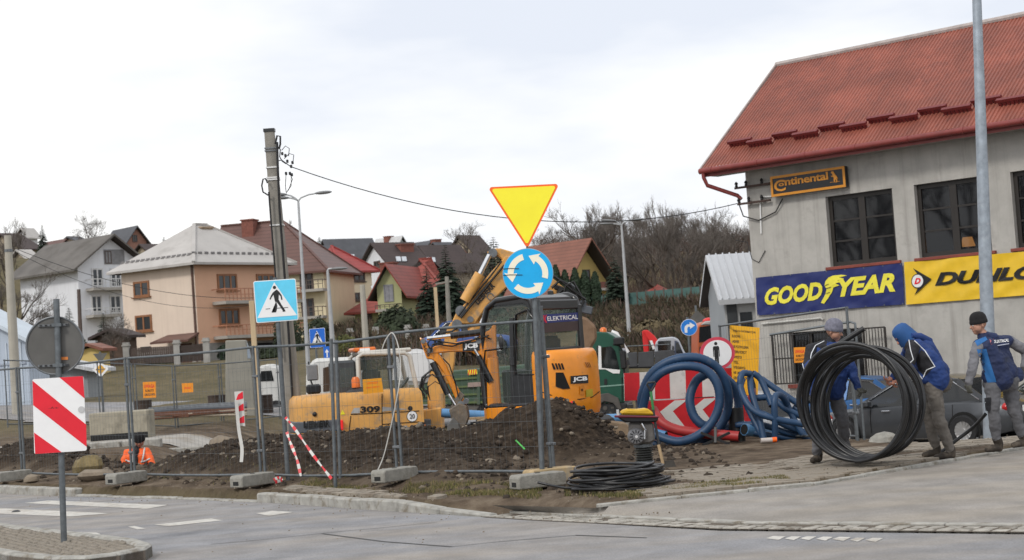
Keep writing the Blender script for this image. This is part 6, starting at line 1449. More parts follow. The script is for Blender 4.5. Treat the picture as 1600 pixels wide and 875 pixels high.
# ------------------------------------------------------------------ wheeled excavator
o_=W(566,640,36.0); o_.z=-1.02
LX=thing('wheeled_excavator','dusty orange wheeled excavator with grey rear and white framed cab standing low in the pit','excavator',o_,R(14))
for x in(-1.25,1.2):
    for s_ in(-1,1): wheel(LX,x,s_*.95,.45,.46,.4,s_,mat('orange wheel rim',(.4,.16,.03),.6),6)
b=MB(); b.bx(-1.5,1.5,-.5,.5,.45,.85); b.bx(-.5,.5,-.6,.6,.85,1.15); b.build('chassis',lgrey,LX)
pl2=[(1.12,-1.16),(1.12,1.16),(-1.1,1.16),(-1.35,1.05),(-1.52,.75),(-1.56,0),(-1.52,-.75),(-1.35,-1.05),(-1.1,-1.16)]
zb=.0
def lz(py,px=600,y=-1.16): return lpt(LX,px,py,y=y).z
z_bot=lz(676,610); z_hood=lz(610,600); z_mid=lz(653,540); 
b=MB(); sec=[]
for z,f in((z_bot,1),(z_hood-.22,1),(z_hood-.08,.985),(z_hood,.94)): sec.append([V((x*f if abs(x)>1 else x,y*f,z)) for x,y in pl2])
b.loft(sec); hood=b.build('body',lieb,LX,smooth=45)
pl3=[(-.52,-1.19),(-1.1,-1.19),(-1.37,-1.075),(-1.555,-.77),(-1.60,0),(-1.555,.77),(-1.37,1.075),(-1.1,1.19),(-.52,1.19)]
b=MB(); b.slab(pl3,z_bot-.22,z_bot+.10); pl4=[(x*.99 if k not in(0,8) else x-.1,y*.995) for k,(x,y) in enumerate(pl3)]; b.slab(pl4,z_bot+.10,z_mid); cwt=b.build('counterweight',lgrey,LX,bev=.04)
def liebside(px,py,y=-1.175): return lpt(LX,px,py,y=y)
def sidepoly(name,L,m,y=-1.168,par=None): 
    P=[liebside(a,c,y) for a,c in L]; b=MB(); b.add(P,[tuple(range(len(P)))]); return b.build(name,m,par or hood)
for s_,px0,px1,pyt,pyb in(('309',563,594,635,645.5),): q=[liebside(*p) for p in((px0,pyb),(px1,pyb-1.5),(px1,pyt-1),(px0,pyt))]; letters(s_,quadmap(*q),signk,hood,bold=.04,shear=0)
sidepoly('flash',[(548,646),(562,645.4),(562,637),(553,637.5)],mat('light grey decal',(.45,.44,.42),.5)); sidepoly('flash',[(597,643),(636,639.5),(620,637),(597,635.5)],MAT['light grey decal'])
for L in([(548,647.5),(596,645.5),(655,642)],[(597,615),(597,665)],[(545,676),(548,650)],[(598,663),(655,659)]): P=[liebside(*p,-1.165) for p in L]; b=MB(); b.tube(P,.009,4); b.build('seam',ventm,hood)
a=liebside(644,650.5,-1.17); b=MB(); b.lathe([(.115,0),(.115,.006)],a,'Y',24); b.build('speed_disc_rim',signk,hood); b=MB(); b.lathe([(.105,0),(.105,.005)],a-V((0,.006,0)),'Y',24); b.build('speed_disc',signw,hood); letters('20',lambda u,v:a+V((-.055+.11*u,-.012,-.05+.1*v)),signk,hood,bold=.02)
a=liebside(641,638,-1.17); b=MB(); b.lathe([(.05,0),(.05,.006)],a,'Y',16); b.build('filler_cap',black,hood)
sidepoly('warning_triangle',[(532,648),(539,647.5),(535,640)],signy)
# rear face print: faces with outward normal -x (rounded tail)
def tail(px,py,off=.012,P=pl2):
    Mi=WM[LX.name].inverted(); c=Mi@CAM; d=(Mi.to_3x3()@ray(px,py)).normalized(); best=None
    for k in range(len(P)-1):
        a=V((P[k][0],P[k][1],0)); e=V((P[k+1][0]-P[k][0],P[k+1][1]-P[k][1],0)); n=V((e.y,-e.x,0)).normalized()
        if n.dot(a)<0: n=-n
        if n.dot(d)>-.02: continue
        t_=(a-c).dot(n)/n.dot(d); p=c+d*t_; u=(p-a).dot(e)/max(1e-9,e.length_squared)
        if -.02<=u<=1.02 and (best is None or t_<best[0]): best=(t_,p+n*off)
    return best[1] if best else None
vs,fs=text_polys('309',.04); P=[tail(484+17*u,642-1*u-10.5*v) for u,v in vs]
if all(P): b=MB(); b.add(P,fs); b.build('lettering',signk,hood)
vs,fs=text_polys('LIEBHERR',.05); P=[tail(476+39*u,669-2*u-11*v,.03,pl3) for u,v in vs]
if all(P): b=MB(); b.add(P,fs); b.build('lettering',signk,cwt)
p=tail(534,664,.03,pl3); b=MB(); b.box(p,(.05,.08,.22)); b.build('tail_lamp',emit('red tail lamp',(.8,.02,.02),.25),LX,bev=.02); p=tail(492,647)
if p: b=MB(); b.ball(p,(.05,.05,.05),8,6); b.build('lock',black,hood)
# cab on the far half
cy=-.05
def cp(px,py): return lpt(LX,px,py,y=cy)
czf=z_hood
L=[cp(561,612),(cp(559,558)),cp(566,553),cp(632,551),cp(640,556),cp(655,624),cp(650,640)]
wfr=mat('dusty white cab frame',(.55,.53,.48),.5,0,.08,3)
for y in(cy,1.1):
    b=MB(); P=[V((p.x,y,p.z)) for p in L]; b.tube(P[:6],.05,8); b.build('cab_frame',wfr,LX,smooth=50)
b=MB(); poly=[(p.x,p.z) for p in L]; b.prism(poly,cy+.03,cy+.04); b.build('cab_window',mglass,LX); b=MB(); b.prism(poly,1.08,1.09); b.build('cab_window',mglass,LX)
b=MB(); b.bx(L[2].x-.08,L[4].x+.05,cy-.03,1.13,L[2].z-.02,L[2].z+.07); b.build('cab_roof',wfr,LX,bev=.03)
b=MB(); x_=cp(606,556).x; b.bar((x_,cy,L[2].z),(x_+.02,cy,z_hood-.1),.06); b.build('cab_post',ckm,LX)
r0,r1=cp(526,606),cp(558,562); b=MB(); b.bx(r0.x,L[1].x-.05,cy+.0,1.1,z_hood-.1,r1.z); b.build('rear_cab',mat('dark grey cab rear',(.045,.05,.055),.5,0,.15,3),LX,bev=.05)
w0,w1=lpt(LX,532,606,y=cy-.01),lpt(LX,553,574,y=cy-.01); b=MB(); b.bx(w0.x,w1.x,cy-.012,cy-.002,w0.z,w1.z); b.build('rear_cab_window',mglass,LX)
q0,q1=lpt(LX,548,551,y=.5),lpt(LX,583,542,y=.5); 
b=MB(); b.bx(q0.x,q1.x,.1,.9,q0.z,q1.z); bc=b.build('beacon_bar',mat('orange lamp lens',(.70,.16,.02),.3,0,.1,5),LX,bev=.03); b=MB(); b.bx(q0.x+.14,q1.x-.14,.09,.91,q0.z+.02,q1.z-.02); b.build('clear_lens',white,bc)
a=lpt(LX,556,601,y=-.6); b=MB(); b.lathe([(.09,-.06),(.09,.1),(.06,.16),(0,.17)],a,n=12); b.build('beacon',MAT['orange lamp lens'],LX,smooth=50); b=MB(); b.ball((a.x+.1,-.55,z_hood),(.32,.3,.1),12,6); b.build('air_intake',blackp,LX,smooth=60)
b=MB(); b.bx(cp(575,600).x,cp(600,600).x,.3,.8,z_hood-.1,z_hood+.45); b.bx(cp(573,600).x,cp(580,600).x,.3,.8,z_hood+.4,z_hood+.75); b.build('seat',blackp,LX,bev=.06,seg=2)
b=MB(); c_=cp(640,600); b.lathe([(.16,0),(.18,.02),(.16,.04)],(c_.x,.55,c_.z),rot=Matrix.Rotation(R(-50),3,'Y'),n=16); b.build('steering_wheel',black,LX)
# mirror on a stalk behind
P=[lpt(LX,a,c,y=-.9) for a,c in((492,612),(484,590),(482,565))]; b=MB(); b.tube(P,.018,6); b.build('mirror_stalk',black,LX); a=lpt(LX,488,582,y=-.9); b=MB(); b.box((a.x,-.92,a.z),(.24,.05,.34)); b.build('mirror',mat('mirror grey',(.3,.3,.3),.2,.6),LX,bev=.03); b=MB(); b.box((lpt(LX,490,608,y=-.9).x,-.9,lpt(LX,490,608,y=-.9).z),(.3,.2,.2)); b.build('mirror_base',black,LX,bev=.04)
# front end: turntable lugs, lamp, hoses and the boom
YL=36.2
polypx(LX,[(654,642),(690,636),(692,672),(678,676),(668,674),(655,672)],YL-.5,YL+.5,lieb,'boom_support',.03); polypx(LX,[(655,655),(673,655),(673,675),(657,676)],YL-.7,YL-.5,lgrey,'lamp_box',.02)
a=W(661,665,YL-.72); b=MB(); b.ball(a,.06,10,7); b.build('indicator',MAT['orange lamp lens'],LX,world=True)
polypx(LX,[(668,600),(672,580),(684,570),(694,590),(694,640),(668,640)],YL-.3,YL+.3,lieb,'boom_foot',.03)
polypx(LX,[(690,548),(699,512),(706,502),(716,516),(712,540),(710,566),(704,600),(690,600)],YL-.2,YL+.2,lieb,'lower_boom',.02)
ub=polypx(LX,[(706,503),(712,490),(730,470),(768,424),(790,400),(806,400),(826,412),(810,440),(790,450),(762,476),(746,500),(742,506),(722,506)],YL-.2,YL+.2,lieb,'upper_boom',.02)
polypx(LX,[(760,395),(768,388.5),(782,388),(806,395),(824,410),(808,416),(792,414),(783,404),(774,397)],YL-.16,YL+.16,lieb,'boom_head',.02)
tubepx(LX,[(726,470),(750,428)],YL-.25,.12,lieb,'ram_barrel',10); tubepx(LX,[(749,430),(765,398)],YL-.25,.055,chrome,'ram_rod',9)
tubepx(LX,[(752,505),(757,494)],YL-.05,.1,chrome,'ram_rod',9); tubepx(LX,[(736,520),(752,504)],YL,.13,lieb,'ram_barrel',10)
q=[W(*p,YL-.215) for p in((747,477),(774,447.5),(768,440.5),(741,469.5))]; letters('LIEBHERR',quadmap(*q),signk,ub,bold=.04,world=True)
a=W(766,463,YL-.215); b=MB(); b.tube([a+V((.07*math.cos(k*.6),0,.07*math.sin(k*.6))) for k in range(9)],.012,5); b.build('lifting_ring',dsteel,LX,world=True)
for L,r in(([(720,497),(742,470),(770,436),(788,414)],.025),([(716,494),(736,468),(766,432),(784,408)],.02),([(725,490),(752,455),(780,424)],.018),([(686,520),(688,540),(684,556),(692,566)],.03),([(682,520),(678,545),(686,560)],.025),([(690,520),(706,518),(714,512)],.025),([(668,615),(660,605),(664,590),(676,585),(690,596)],.03),([(664,620),(656,608),(660,590),(674,578),(694,590)],.028),([(672,625),(668,605),(680,596),(698,606),(702,620)],.026)): tubepx(LX,L,YL-.28,r,hose,'hose',6)
for px,py,r in((720,486,.12),(714,507,.11),(770,395,.1),(808,404,.09),(735,499,.07),(683,590,.1)):
    a=W(px,py,YL-.24); b=MB(); b.cyl(a,a+V((0,.48,0)),r,n=14); b.build('pivot_pin',dsteel,LX,world=True)
polypx(LX,[(806,395),(826,398),(846,420),(880,448),(910,470),(916,486),(902,484),(868,460),(832,436),(812,416)],YL-.14,YL+.14,lieb,'stick',.02)
for L,r in(([(848,418),(872,436),(892,446),(902,462)],.03),([(862,450),(875,438),(892,452),(915,468)],.035),([(878,470),(884,446),(896,440),(908,462)],.03),([(868,462),(880,452),(890,470)],.028),([(892,470),(905,456),(912,472),(906,482)],.03)): tubepx(LX,L,YL-.25,r,hose,'hose',6)
for px,py,s_,m_ in((880,456,.22,black),(892,448,.16,dsteel),(898,462,.24,black),(908,474,.18,lgrey),(886,466,.2,mat('red valve',(.4,.03,.03),.5)),(872,450,.14,black),(902,478,.2,black),(916,484,.22,lgrey),(874,464,.15,lieb)):
    a=W(px,py,YL-.1); b=MB(); b.box((0,0,0),(s_*1.2,s_,s_*.8),Matrix.Rotation(R(px%50),3,'Y')); b.v=[p+a for p in b.v]; b.build('coupling_block',m_,LX,world=True,bev=.02)
polypx(LX,[(904,492),(918,497),(932,510),(933,530),(924,545),(910,556),(904,560)],YL-.35,YL+.45,mat('rusty bucket',(.24,.15,.09),.6,.3,.25,3,dirt=(.15,.09,.05),dpos=.5,dsc=3),'bucket',.06)
w_=thing('warning_plate','orange warning plate hung on the hood of the dusty orange excavator','sign',W(585,612,34.6),R(10),'small orange warning plates'); q=px2(w_,[(568,616),(599,612.5),(596,590.5),(566.5,593)],0); plate(w_,'plate',q,-.004,.004,mat('orange yellow plate',(.80,.34,.015),.5,0,.06,4))
m_=quadmap(*[(x,-.007,z) for x,z in q]); letters('UWAGA',lambda u,v:m_(.2+.6*u,.64+.14*v),signor,w_,bold=.02); letters('ROBOTY DROGOWE',lambda u,v:m_(.16+.68*u,.36+.1*v),signor,w_,bold=.02)
# spare bucket
t=thing('spare_bucket','muddy digger bucket lying on its side right of the small excavator','bucket',W(935,690,26.6)); polypx(t,[(889,664),(912,655),(922,662),(934,700),(918,702),(901,690)],26.3,26.75,mat('dried mud steel',(.26,.19,.125),.9,.1,.3,5,.3,30),'side_plate',.01); polypx(t,[(914,654),(978,661),(986,668),(984,688),(938,697),(926,690)],26.5,27.0,MAT['dried mud steel'],'shell',.02); polypx(t,[(916,660),(930,657),(934,700),(924,705)],26.25,26.32,muddy,'cutting_edge',.005)
# ------------------------------------------------------------------ lorries, vans, cars in the background
def veh(name,label,px,py,Y_,zg,yaw,cat): o_=W(px,py,Y_); o_.z=zg; return thing(name,label,cat,o_,R(yaw))
dgreen=mat('dark green lorry paint',(.008,.075,.045),.35,0,.1,3,dirt=(.09,.085,.06),dpos=.62,dsc=3)
GT_=veh('tipper_lorry','dark green tipper lorry facing right behind the small excavator',940,650,56,-.85,-8,'lorry')
def gpx(px,py,y=-1.2): return lpt(GT_,px,py,y=y)
def gprism(name,L,m,y0=-1.2,y1=1.2,bev=.04,par=None,yy=None):
    P=[(p.x,p.z) for p in[gpx(a,c,y0 if yy is None else yy) for a,c in L]]; b=MB(); b.prism(P,y0,y1); return b.build(name,m,par or GT_,bev=bev)
cabm=gprism('cab',[(900,632),(900,520),(908,517),(948,519),(962,527),(974,560),(976,630)],dgreen)
gprism('side_window',[(938,543),(938,575),(968,577),(961,548),(955,541)],cglass,-1.22,-1.195,.0,cabm); gprism('window_rim',[(935,540),(935,577),(946,577),(958,583.5),(968,583.5),(969,578),(940,575),(939,541)],white,-1.225,-1.215,0,cabm); gprism('far_window',[(932,541),(934,541),(934,574),(932,573)],cglass,-1.22,-1.195,0,cabm)
for L in([(926,545),(926,628)],[(972,590),(972,628)]): P=[gpx(*p,-1.21) for p in L]; b=MB(); b.tube(P,.015,4); b.build('door_gap',ventm,cabm)
for k in range(5): gprism('air_slat',[(921,548+k*6),(926,548+k*6),(926,551+k*6),(921,551+k*6)],mat('pale green slat',(.05,.2,.15),.5),-1.215,-1.2,0,cabm)
gprism('stripe',[(926,604),(975,600),(975,602),(926,606)],mat('pale green line',(.2,.34,.28),.5),-1.212,-1.2,0,cabm); gprism('step',[(936,630),(976,628),(972,648),(940,650)],blackp); gprism('bumper',[(958,630),(980,630),(981,655),(962,655)],blackp,-1.25,1.25); gprism('windscreen',[(963,532),(966,532),(977,572),(974,574)],cglass,-1.1,1.1,0,cabm)
gprism('door_handle',[(944,592),(948,592),(948,601),(944,601)],black,-1.24,-1.2,0,cabm)
P=[gpx(*p,-1.45) for p in((958,538),(968,540),(974,552),(975,585))]; b=MB(); b.tube(P,.04,6); b.build('mirror_arm',black,GT_); a=gpx(974,562,-1.5); b=MB(); b.box(a,(.2,.22,.6)); b.build('mirror',black,GT_,bev=.04); a=gpx(967,533,-1.5); b=MB(); b.box(a,(.35,.25,.25)); b.build('mirror',black,GT_,bev=.04)
a=gpx(943,521,-.3); b=MB(); b.lathe([(.12,-.05),(.12,.14),(.06,.20),(0,.21)],a,n=12); b.build('beacon',MAT['orange lamp lens'],GT_,smooth=50)
fd=mat('dusty wheel arch',(.085,.078,.07),.8,0,.2,4)
gprism('wheel_arch',[(922,652),(922,628),(930,617),(950,614),(966,622),(972,640),(966,640),(958,630),(944,627),(934,634),(930,652)],fd,-1.32,-.9,.02)
a=gpx(946,645,-1.2); wheel(GT_,a.x,-1.05,.52,.5,.35,-1,fd,8); wheel(GT_,a.x,1.05,.52,.5,.35,1,fd,8)
for px in(790,765): a=gpx(px,648,-1.2); wheel(GT_,a.x,-1.0,.52,.5,.45,-1,fd,8); wheel(GT_,a.x,1.0,.52,.5,.45,1,fd,8)
b=MB(); b.bx(gpx(690,640).x,gpx(940,640).x,-.5,.5,.7,.95); b.build('chassis',blackp,GT_)
bdm=mat('worn green tipper body',(.045,.085,.052),.6,0,.15,2,dirt=(.13,.12,.09),dpos=.55,dsc=1.6)
gprism('tipper_body',[(652,632),(650,586),(664,583),(760,575),(896,562),(900,632)],bdm,-1.25,1.25)
for k in range(4): gprism('body_rail',[(652,596+k*11),(900,576+k*16),(900,579+k*16),(652,599+k*11)],mat('olive rail',(.10,.14,.05),.6),-1.30,-1.25,0)
for px in(652,700,745,766,800,850): gprism('body_rib',[(px,632),(px+5,632),(px+5,584),(px,585)],bdm,-1.33,-1.25,0)
gprism('tail_board',[(652,656),(775,650),(775,632),(652,634)],mat('dusty grey chassis board',(.12,.11,.10),.8,0,.2,2),-1.2,-1.1,.02)
for L in([(650,591),(688,587.5),(688,581),(650,584)],[(731,586),(746,584.5),(745,577),(731,578)]):
    q=[gpx(*p,-1.345) for p in L]; m_=quadmap(*q); b=MB(); b.add(q,[(0,1,2,3)]); o=b.build('marker_plate',signy,GT_)
    for k in range(4): b=MB(); b.add([m_(k*.25+.0,0)+V((0,-.004,0)),m_(k*.25+.12,0)+V((0,-.004,0)),m_(min(1,k*.25+.24),1)+V((0,-.004,0)),m_(k*.25+.12,1)+V((0,-.004,0))],[(0,1,2,3)]); b.build('red_slash',signr,o)
gprism('faded_panel',[(731,605),(762,603),(763,596),(731,598)],mat('faded pink panel',(.32,.24,.21),.7),-1.34,-1.25,0)
# pale tarpaulin load
t=veh('tarpaulin','pale white tarpaulin sheet heaped above the green tipper body','tarpaulin' and 640,598,50,0,0,'tarpaulin'); t.location=W(643,600,50); WM[t.name]=Matrix.Translation(t.location)
P=px2(t,[(612,600),(614,560),(625,548),(650,545),(668,548),(676,566),(676,590),(660,602)],0); b=MB(); b.prism(P,0,1.4); b.build('sheet',mat('white tarpaulin',(.66,.66,.66),.6,0,.05,2),t,bev=.12,seg=2)
# white van left
WV=veh('white_van','white van with open side door behind the utility pole and orange excavator',520,650,46,-.25,4,'van')
def vprism(T,name,L,m,y0,y1,bev=.04): 
    P=[(p.x,p.z) for p in[lpt(T,a,c,y=y0) for a,c in L]]; b=MB(); b.prism(P,y0,y1); return b.build(name,m,T,bev=bev)
vprism(WV,'body',[(478,648),(478,588),(484,566),(494,560),(560,557),(566,565),(566,645)],mat('van white paint',(.60,.60,.58),.4,0,.06,2,dirt=(.4,.37,.33),dpos=.6,dsc=2),-.9,.9,.1)
vprism(WV,'open_doorway',[(505,612),(505,575),(515,572),(515,611)],mat('brown interior',(.06,.035,.02),.9),-.92,-.9,0); vprism(WV,'side_window',[(530,604),(530,576),(552,574),(552,602)],cglass,-.92,-.9,0); vprism(WV,'front_window',[(481,592),(487,570),(493,569),(493,592)],cglass,-.92,-.9,0)
for px in(492,552): a=lpt(WV,px,646,y=-.9); wheel(WV,a.x,-.82,a.z,.34,.22,-1,dsteel,6)
vprism(WV,'door_gap',[(523,642),(523,566),(524,566),(524,642)],ventm,-.915,-.9,0)
V2=veh('white_van','small white van seen between the timber post and the utility pole',415,650,60,.2,0,'van')
vprism(V2,'body',[(398,640),(398,585),(404,572),(418,569),(436,574),(440,600),(440,640)],MAT['van white paint'],-.8,.8,.08); vprism(V2,'windscreen',[(404,596),(408,580),(424,579),(428,595)],cglass,-.82,-.8,0)
for px in(408,432): a=lpt(V2,px,640,y=-.8); wheel(V2,a.x,-.75,a.z,.33,.2,-1,dsteel,6)
# flatbed pickup with red loading crane
PK=veh('flatbed_truck','flatbed truck with dark drop sides, pale cab and red loading crane facing right',1020,590,66,-.55,-6,'truck')
def kp(name,L,m,y0=-1.0,y1=1.0,bev=.03): return vprism(PK,name,L,m,y0,y1,bev)
sdm=mat('dark grey drop side',(.05,.053,.058),.6,0,.2,3)
for a_,c_ in((975,996),(997,1022),(1023,1053)): kp('drop_side',[(a_,574),(a_,552-.06*(a_-975)+0),(c_,551-.06*(c_-975)),(c_,573)],sdm,-1.05,-.98,.02)
kp('bed',[(975,576),(975,570),(1053,569),(1053,575)],blackp,-1.0,1.0); kp('headboard',[(1050,574),(1050,540),(1053,540),(1053,574)],sdm)
kp('cab',[(1022,560),(1024,535),(1030,528),(1052,526),(1060,530),(1070,552),(1086,560),(1087,590),(1053,592),(1053,560)],mat('pale silver cab paint',(.42,.44,.48),.35,.2,.06,3),-.95,.95,.05); kp('rear_window',[(1028,548),(1028,533),(1048,532),(1048,547)],cglass,-.97,-.95,0); kp('side_panel',[(1054,560),(1054,532),(1060,534),(1068,553),(1080,562),(1080,588),(1054,590)],mat('dull blue cab side',(.06,.075,.12),.5,0,.1,3),-.975,-.955,0); kp('door_window',[(1056,551),(1056,535),(1060,536),(1067,552)],cglass,-.99,-.976,0)
redc=mat('crane red',(.62,.02,.02),.4,0,.08,4)
kp('crane_post',[(1006,552),(1003,517),(1009,515.5),(1013,520),(1014,552)],redc,-.2,.15); kp('crane_arm',[(1004,516),(1012,515.5),(1022,524),(1041,549),(1035,552),(1028,550),(1010,527)],redc,-.32,-.2); kp('crane_knuckle',[(1015,532),(1019,532),(1024,545),(1020,546)],white,-.34,-.32,0)
for px in(990,1070): a=lpt(PK,px,590,y=-.95); wheel(PK,a.x,-.88,.38,.38,.25,-1,dsteel,6)
b=MB(); q0=lpt(PK,980,541,y=-1.0); q1=lpt(PK,1046,538,y=-1.0); b.tube([q0,q1],.02,5); b.build('top_rail',steel,PK)
P=[lpt(PK,a,c,y=-.6) for a,c in((955,520),(962,522),(972,540),(980,552))]; b=MB(); b.tube(P,.12,8); b.build('white_pipe',white,PK,smooth=60)
# orange lorry front behind the signs
OL=veh('orange_lorry','orange lorry with dark windscreen and grey roof partly behind the grey shed',1110,590,62,-.6,0,'lorry')
def op(name,L,m,y0=-1.2,y1=1.0,bev=.04): return vprism(OL,name,L,m,y0,y1,bev)
op('cab',[(1090,590),(1090,510),(1098,503),(1136,500),(1140,590)],mat('orange lorry paint',(.45,.10,.03),.5,0,.1,3)); op('roof',[(1094,508),(1102,502),(1140,497),(1140,508)],mat('lorry roof grey',(.36,.35,.34),.5),-1.25,1.0); op('windscreen',[(1092,535),(1093,511),(1112,508),(1112,532)],cglass,-1.22,-1.2,0); op('side_window',[(1115,531),(1115,507),(1139,505),(1139,528)],cglass,-1.22,-1.2,0); op('grille',[(1093,562),(1093,542),(1138,538),(1138,558)],blackp,-1.23,-1.2,0)
for px in(1096,1132): a=lpt(OL,px,590,y=-1.0); wheel(OL,a.x,-1.0,.5,.5,.3,-1,fd,6)
a=lpt(OL,1108,501,y=-.5); b=MB(); b.ball(a,(.25,.2,.12),10,6); b.build('beacon',redc,OL)
t=veh('skip','dark green metal skip with a bright corner left of the right turn sign',1060,505,118,2.0,0,'skip'); t.location=W(1058,512,112); WM[t.name]=Matrix.Translation(t.location); P=px2(t,[(1030,510),(1031,488),(1053,486),(1055,508)],0); b=MB(); b.prism(P,0,1.5); b.build('body',mat('dark skip',(.045,.05,.055),.6,0,.15,2),t,bev=.05); P=px2(t,[(1046,494),(1049,494),(1049,496.5),(1046,496.5)],-.02); b=MB(); b.prism(P,-.02,0); b.build('label_plate',white,t)
# cars
def car(label,loc,yaw,paint,L=4.7,Wd=1.82,Hh=1.46,cat='car',spokes=8,plate_txt=None,rim=None):
    t=thing('parked_car',label,cat,loc,R(yaw)); h=Wd/2; k=L/4.7
    # stations along x: (x, belt height, half width, bottom)
    st=[(-2.35,.62,.62,.42),(-2.30,.86,.74,.30),(-2.05,.97,.86,.24),(-1.5,.985,.905,.2),(-.6,.96,.91,.18),(.5,.93,.91,.18),(1.2,.89,.90,.2),(1.85,.80,.86,.22),(2.2,.70,.76,.26),(2.35,.56,.6,.38)]
    S=[]
    for x,zt,w,zb in st:
        w=w*h/.91; x*=k; S.append([V((x,-w*.90,zb)),V((x,-w*.985,zb+.12)),V((x,-w,zb+(zt-zb)*.55)),V((x,-w*.965,zt-.07)),V((x,-w*.86,zt)),V((x,w*.86,zt)),V((x,w*.965,zt-.07)),V((x,w,zb+(zt-zb)*.55)),V((x,w*.985,zb+.12)),V((x,w*.90,zb))])
    b=MB(); b.loft(S); body=b.build('body',paint,t,smooth=45)
    gh=[(-1.75,.97,.80),(-1.15,Hh-.06,.66),(-.55,Hh,.64),(.15,Hh-.02,.65),(1.05,.90,.80)]
    G_=[[V((x*k,-.83*h/.91 if 0 else -(w+ (0)) *h/.91,z)) ,V((x*k,w*h/.91,z))] for x,z,w in gh]
    b=MB(); top=[]; 
    sec=[]
    for x,z,w in gh: sec.append([V((x*k,-.835*h/.91,.90)),V((x*k,-w*h/.91,z)),V((x*k,w*h/.91,z)),V((x*k,.835*h/.91,.90))])
    b.loft(sec); gl=b.build('greenhouse',cglass,t,smooth=30)
    b=MB(); r=[]
    for x,z,w in((-1.22,Hh-.075,.665),(-.9,Hh-.01,.65),(-.5,Hh+.012,.645),(.1,Hh-.0,.655),(.32,Hh-.09,.67)): r.append([V((x*k,-w*h/.91-.004,z-.045)),V((x*k,-w*h/.91*.93,z+.012)),V((x*k,w*h/.91*.93,z+.012)),V((x*k,w*h/.91+.004,z-.045))])
    b.loft(r); b.build('roof',paint,t,smooth=40)
    for s_ in(-1,1):
        for P in([(-1.82,.955,.83),(-1.18,Hh-.08,.675)],[(1.12,.90,.83),(.28,Hh-.09,.675)],[(-.35,.93,.845),(-.42,Hh-.05,.665)],):
            b=MB(); b.bar((P[0][0]*k,s_*P[0][2]*h/.91,P[0][1]),(P[1][0]*k,s_*P[1][2]*h/.91,P[1][1]),.11 if P[0][0]<-1 else .07,.03,up=(0,s_,0)); b.build('pillar',paint,t)
        b=MB(); b.tube([(-1.70*k,s_*.84*h/.91,.985),(-1.05*k,s_*.70*h/.91,Hh-.09),(-.4*k,s_*.68*h/.91,Hh-.035),(.2*k,s_*.69*h/.91,Hh-.07),(1.05*k,s_*.85*h/.91,.93)],.012,5); b.build('window_trim',chrome,t)
        for x in(-1.36,1.42):
            b=MB(); pr=[]; rr=.39
            b.lathe([(rr,0),(rr,.004)],(x*k,s_*(h+.004),.35),'Y',24); b.build('wheel_well',ventm,t); wheel(t,x*k,s_*(h-.03),.335,.335,.22,s_,rim or mat('alloy rim',(.45,.45,.46),.3,.7,.1,5),spokes)
        b=MB(); b.box((.78*k,s_*(h+.10),.98),(.13,.22,.14)); b.build('mirror',paint,t,bev=.03)
        for x in(-.62,.40): b=MB(); b.box((x*k,s_*(h+.012),.80),(.2,.03,.035)); b.build('door_handle',chrome,t,bev=.008)
        for x in(-.30,.78,-1.12): b=MB(); b.tube([(x*k,s_*(h*1.0),.32),(x*k,s_*(h*1.003),.6),(x*k,s_*(h*.965),.9)],.008,4); b.build('door_gap',ventm,t)
        b=MB(); b.ball((-2.2*k,s_*.62*h/.91,.80),(.16,.20,.11),10,7); b.build('tail_lamp',mat('red tail lens',(.42,.015,.015),.2,0,.1,4),t,smooth=60)
        b=MB(); b.ball((2.15*k,s_*.58*h/.91,.66),(.16,.2,.09),10,7); b.build('headlight',mat('clear lens',(.6,.6,.6),.1,0,.05,4),t,smooth=60)
    b=MB(); b.box((-2.345*k,0,.74),(.03,.55,.13)); pt=b.build('number_plate',white,t)
    if plate_txt: letters(plate_txt,lambda u,v:V((-2.365*k,.23-.46*u,.70+.08*v)),signk,pt,bold=.01)
    b=MB(); b.box((-2.33*k,0,.42),(.08,1.5,.22)); b.build('bumper',blackp,t,bev=.03)
    return t
bmp=mat('dark grey metallic paint',(.075,.08,.088),.28,.45,.1,3,dirt=(.12,.115,.105),dpos=.64,dsc=2,coat=.4)
rw=W(1478,688,36.4); 
car('dark grey saloon car parked behind the cable coil and the bending worker',V((9.05,37.55,-1.0)),137,bmp,5.02,1.9,1.49,spokes=14,rim=mat('bright alloy rim',(.5,.5,.5),.3,.7,.1,5))
car('dark olive estate car whose rear window shows behind the walking worker',V((12.6,38.6,-1.0)),150,mat('dark olive paint',(.05,.055,.045),.3,.3,.1,3),4.6,1.8,1.55)
car('silver car with dark windows behind the tangled blue pipes',V((4.35,35.6,-1.0)),168,mat('silver paint',(.42,.43,.45),.3,.4,.06,3),4.4,1.75,1.48)
car('blue car seen through the cable coil',V((8.2,42.5,-1.0)),150,mat('blue car paint',(.03,.11,.28),.3,.2,.1,3),4.2,1.7,1.45)
car('blue car beyond the green tipper body',W(738,600,75)*1,0,mat('mid blue paint',(.05,.10,.30),.3,.2,.1,3),4.3,1.75,1.6).location.z=gzf(W(738,600,75).x,75)+.35
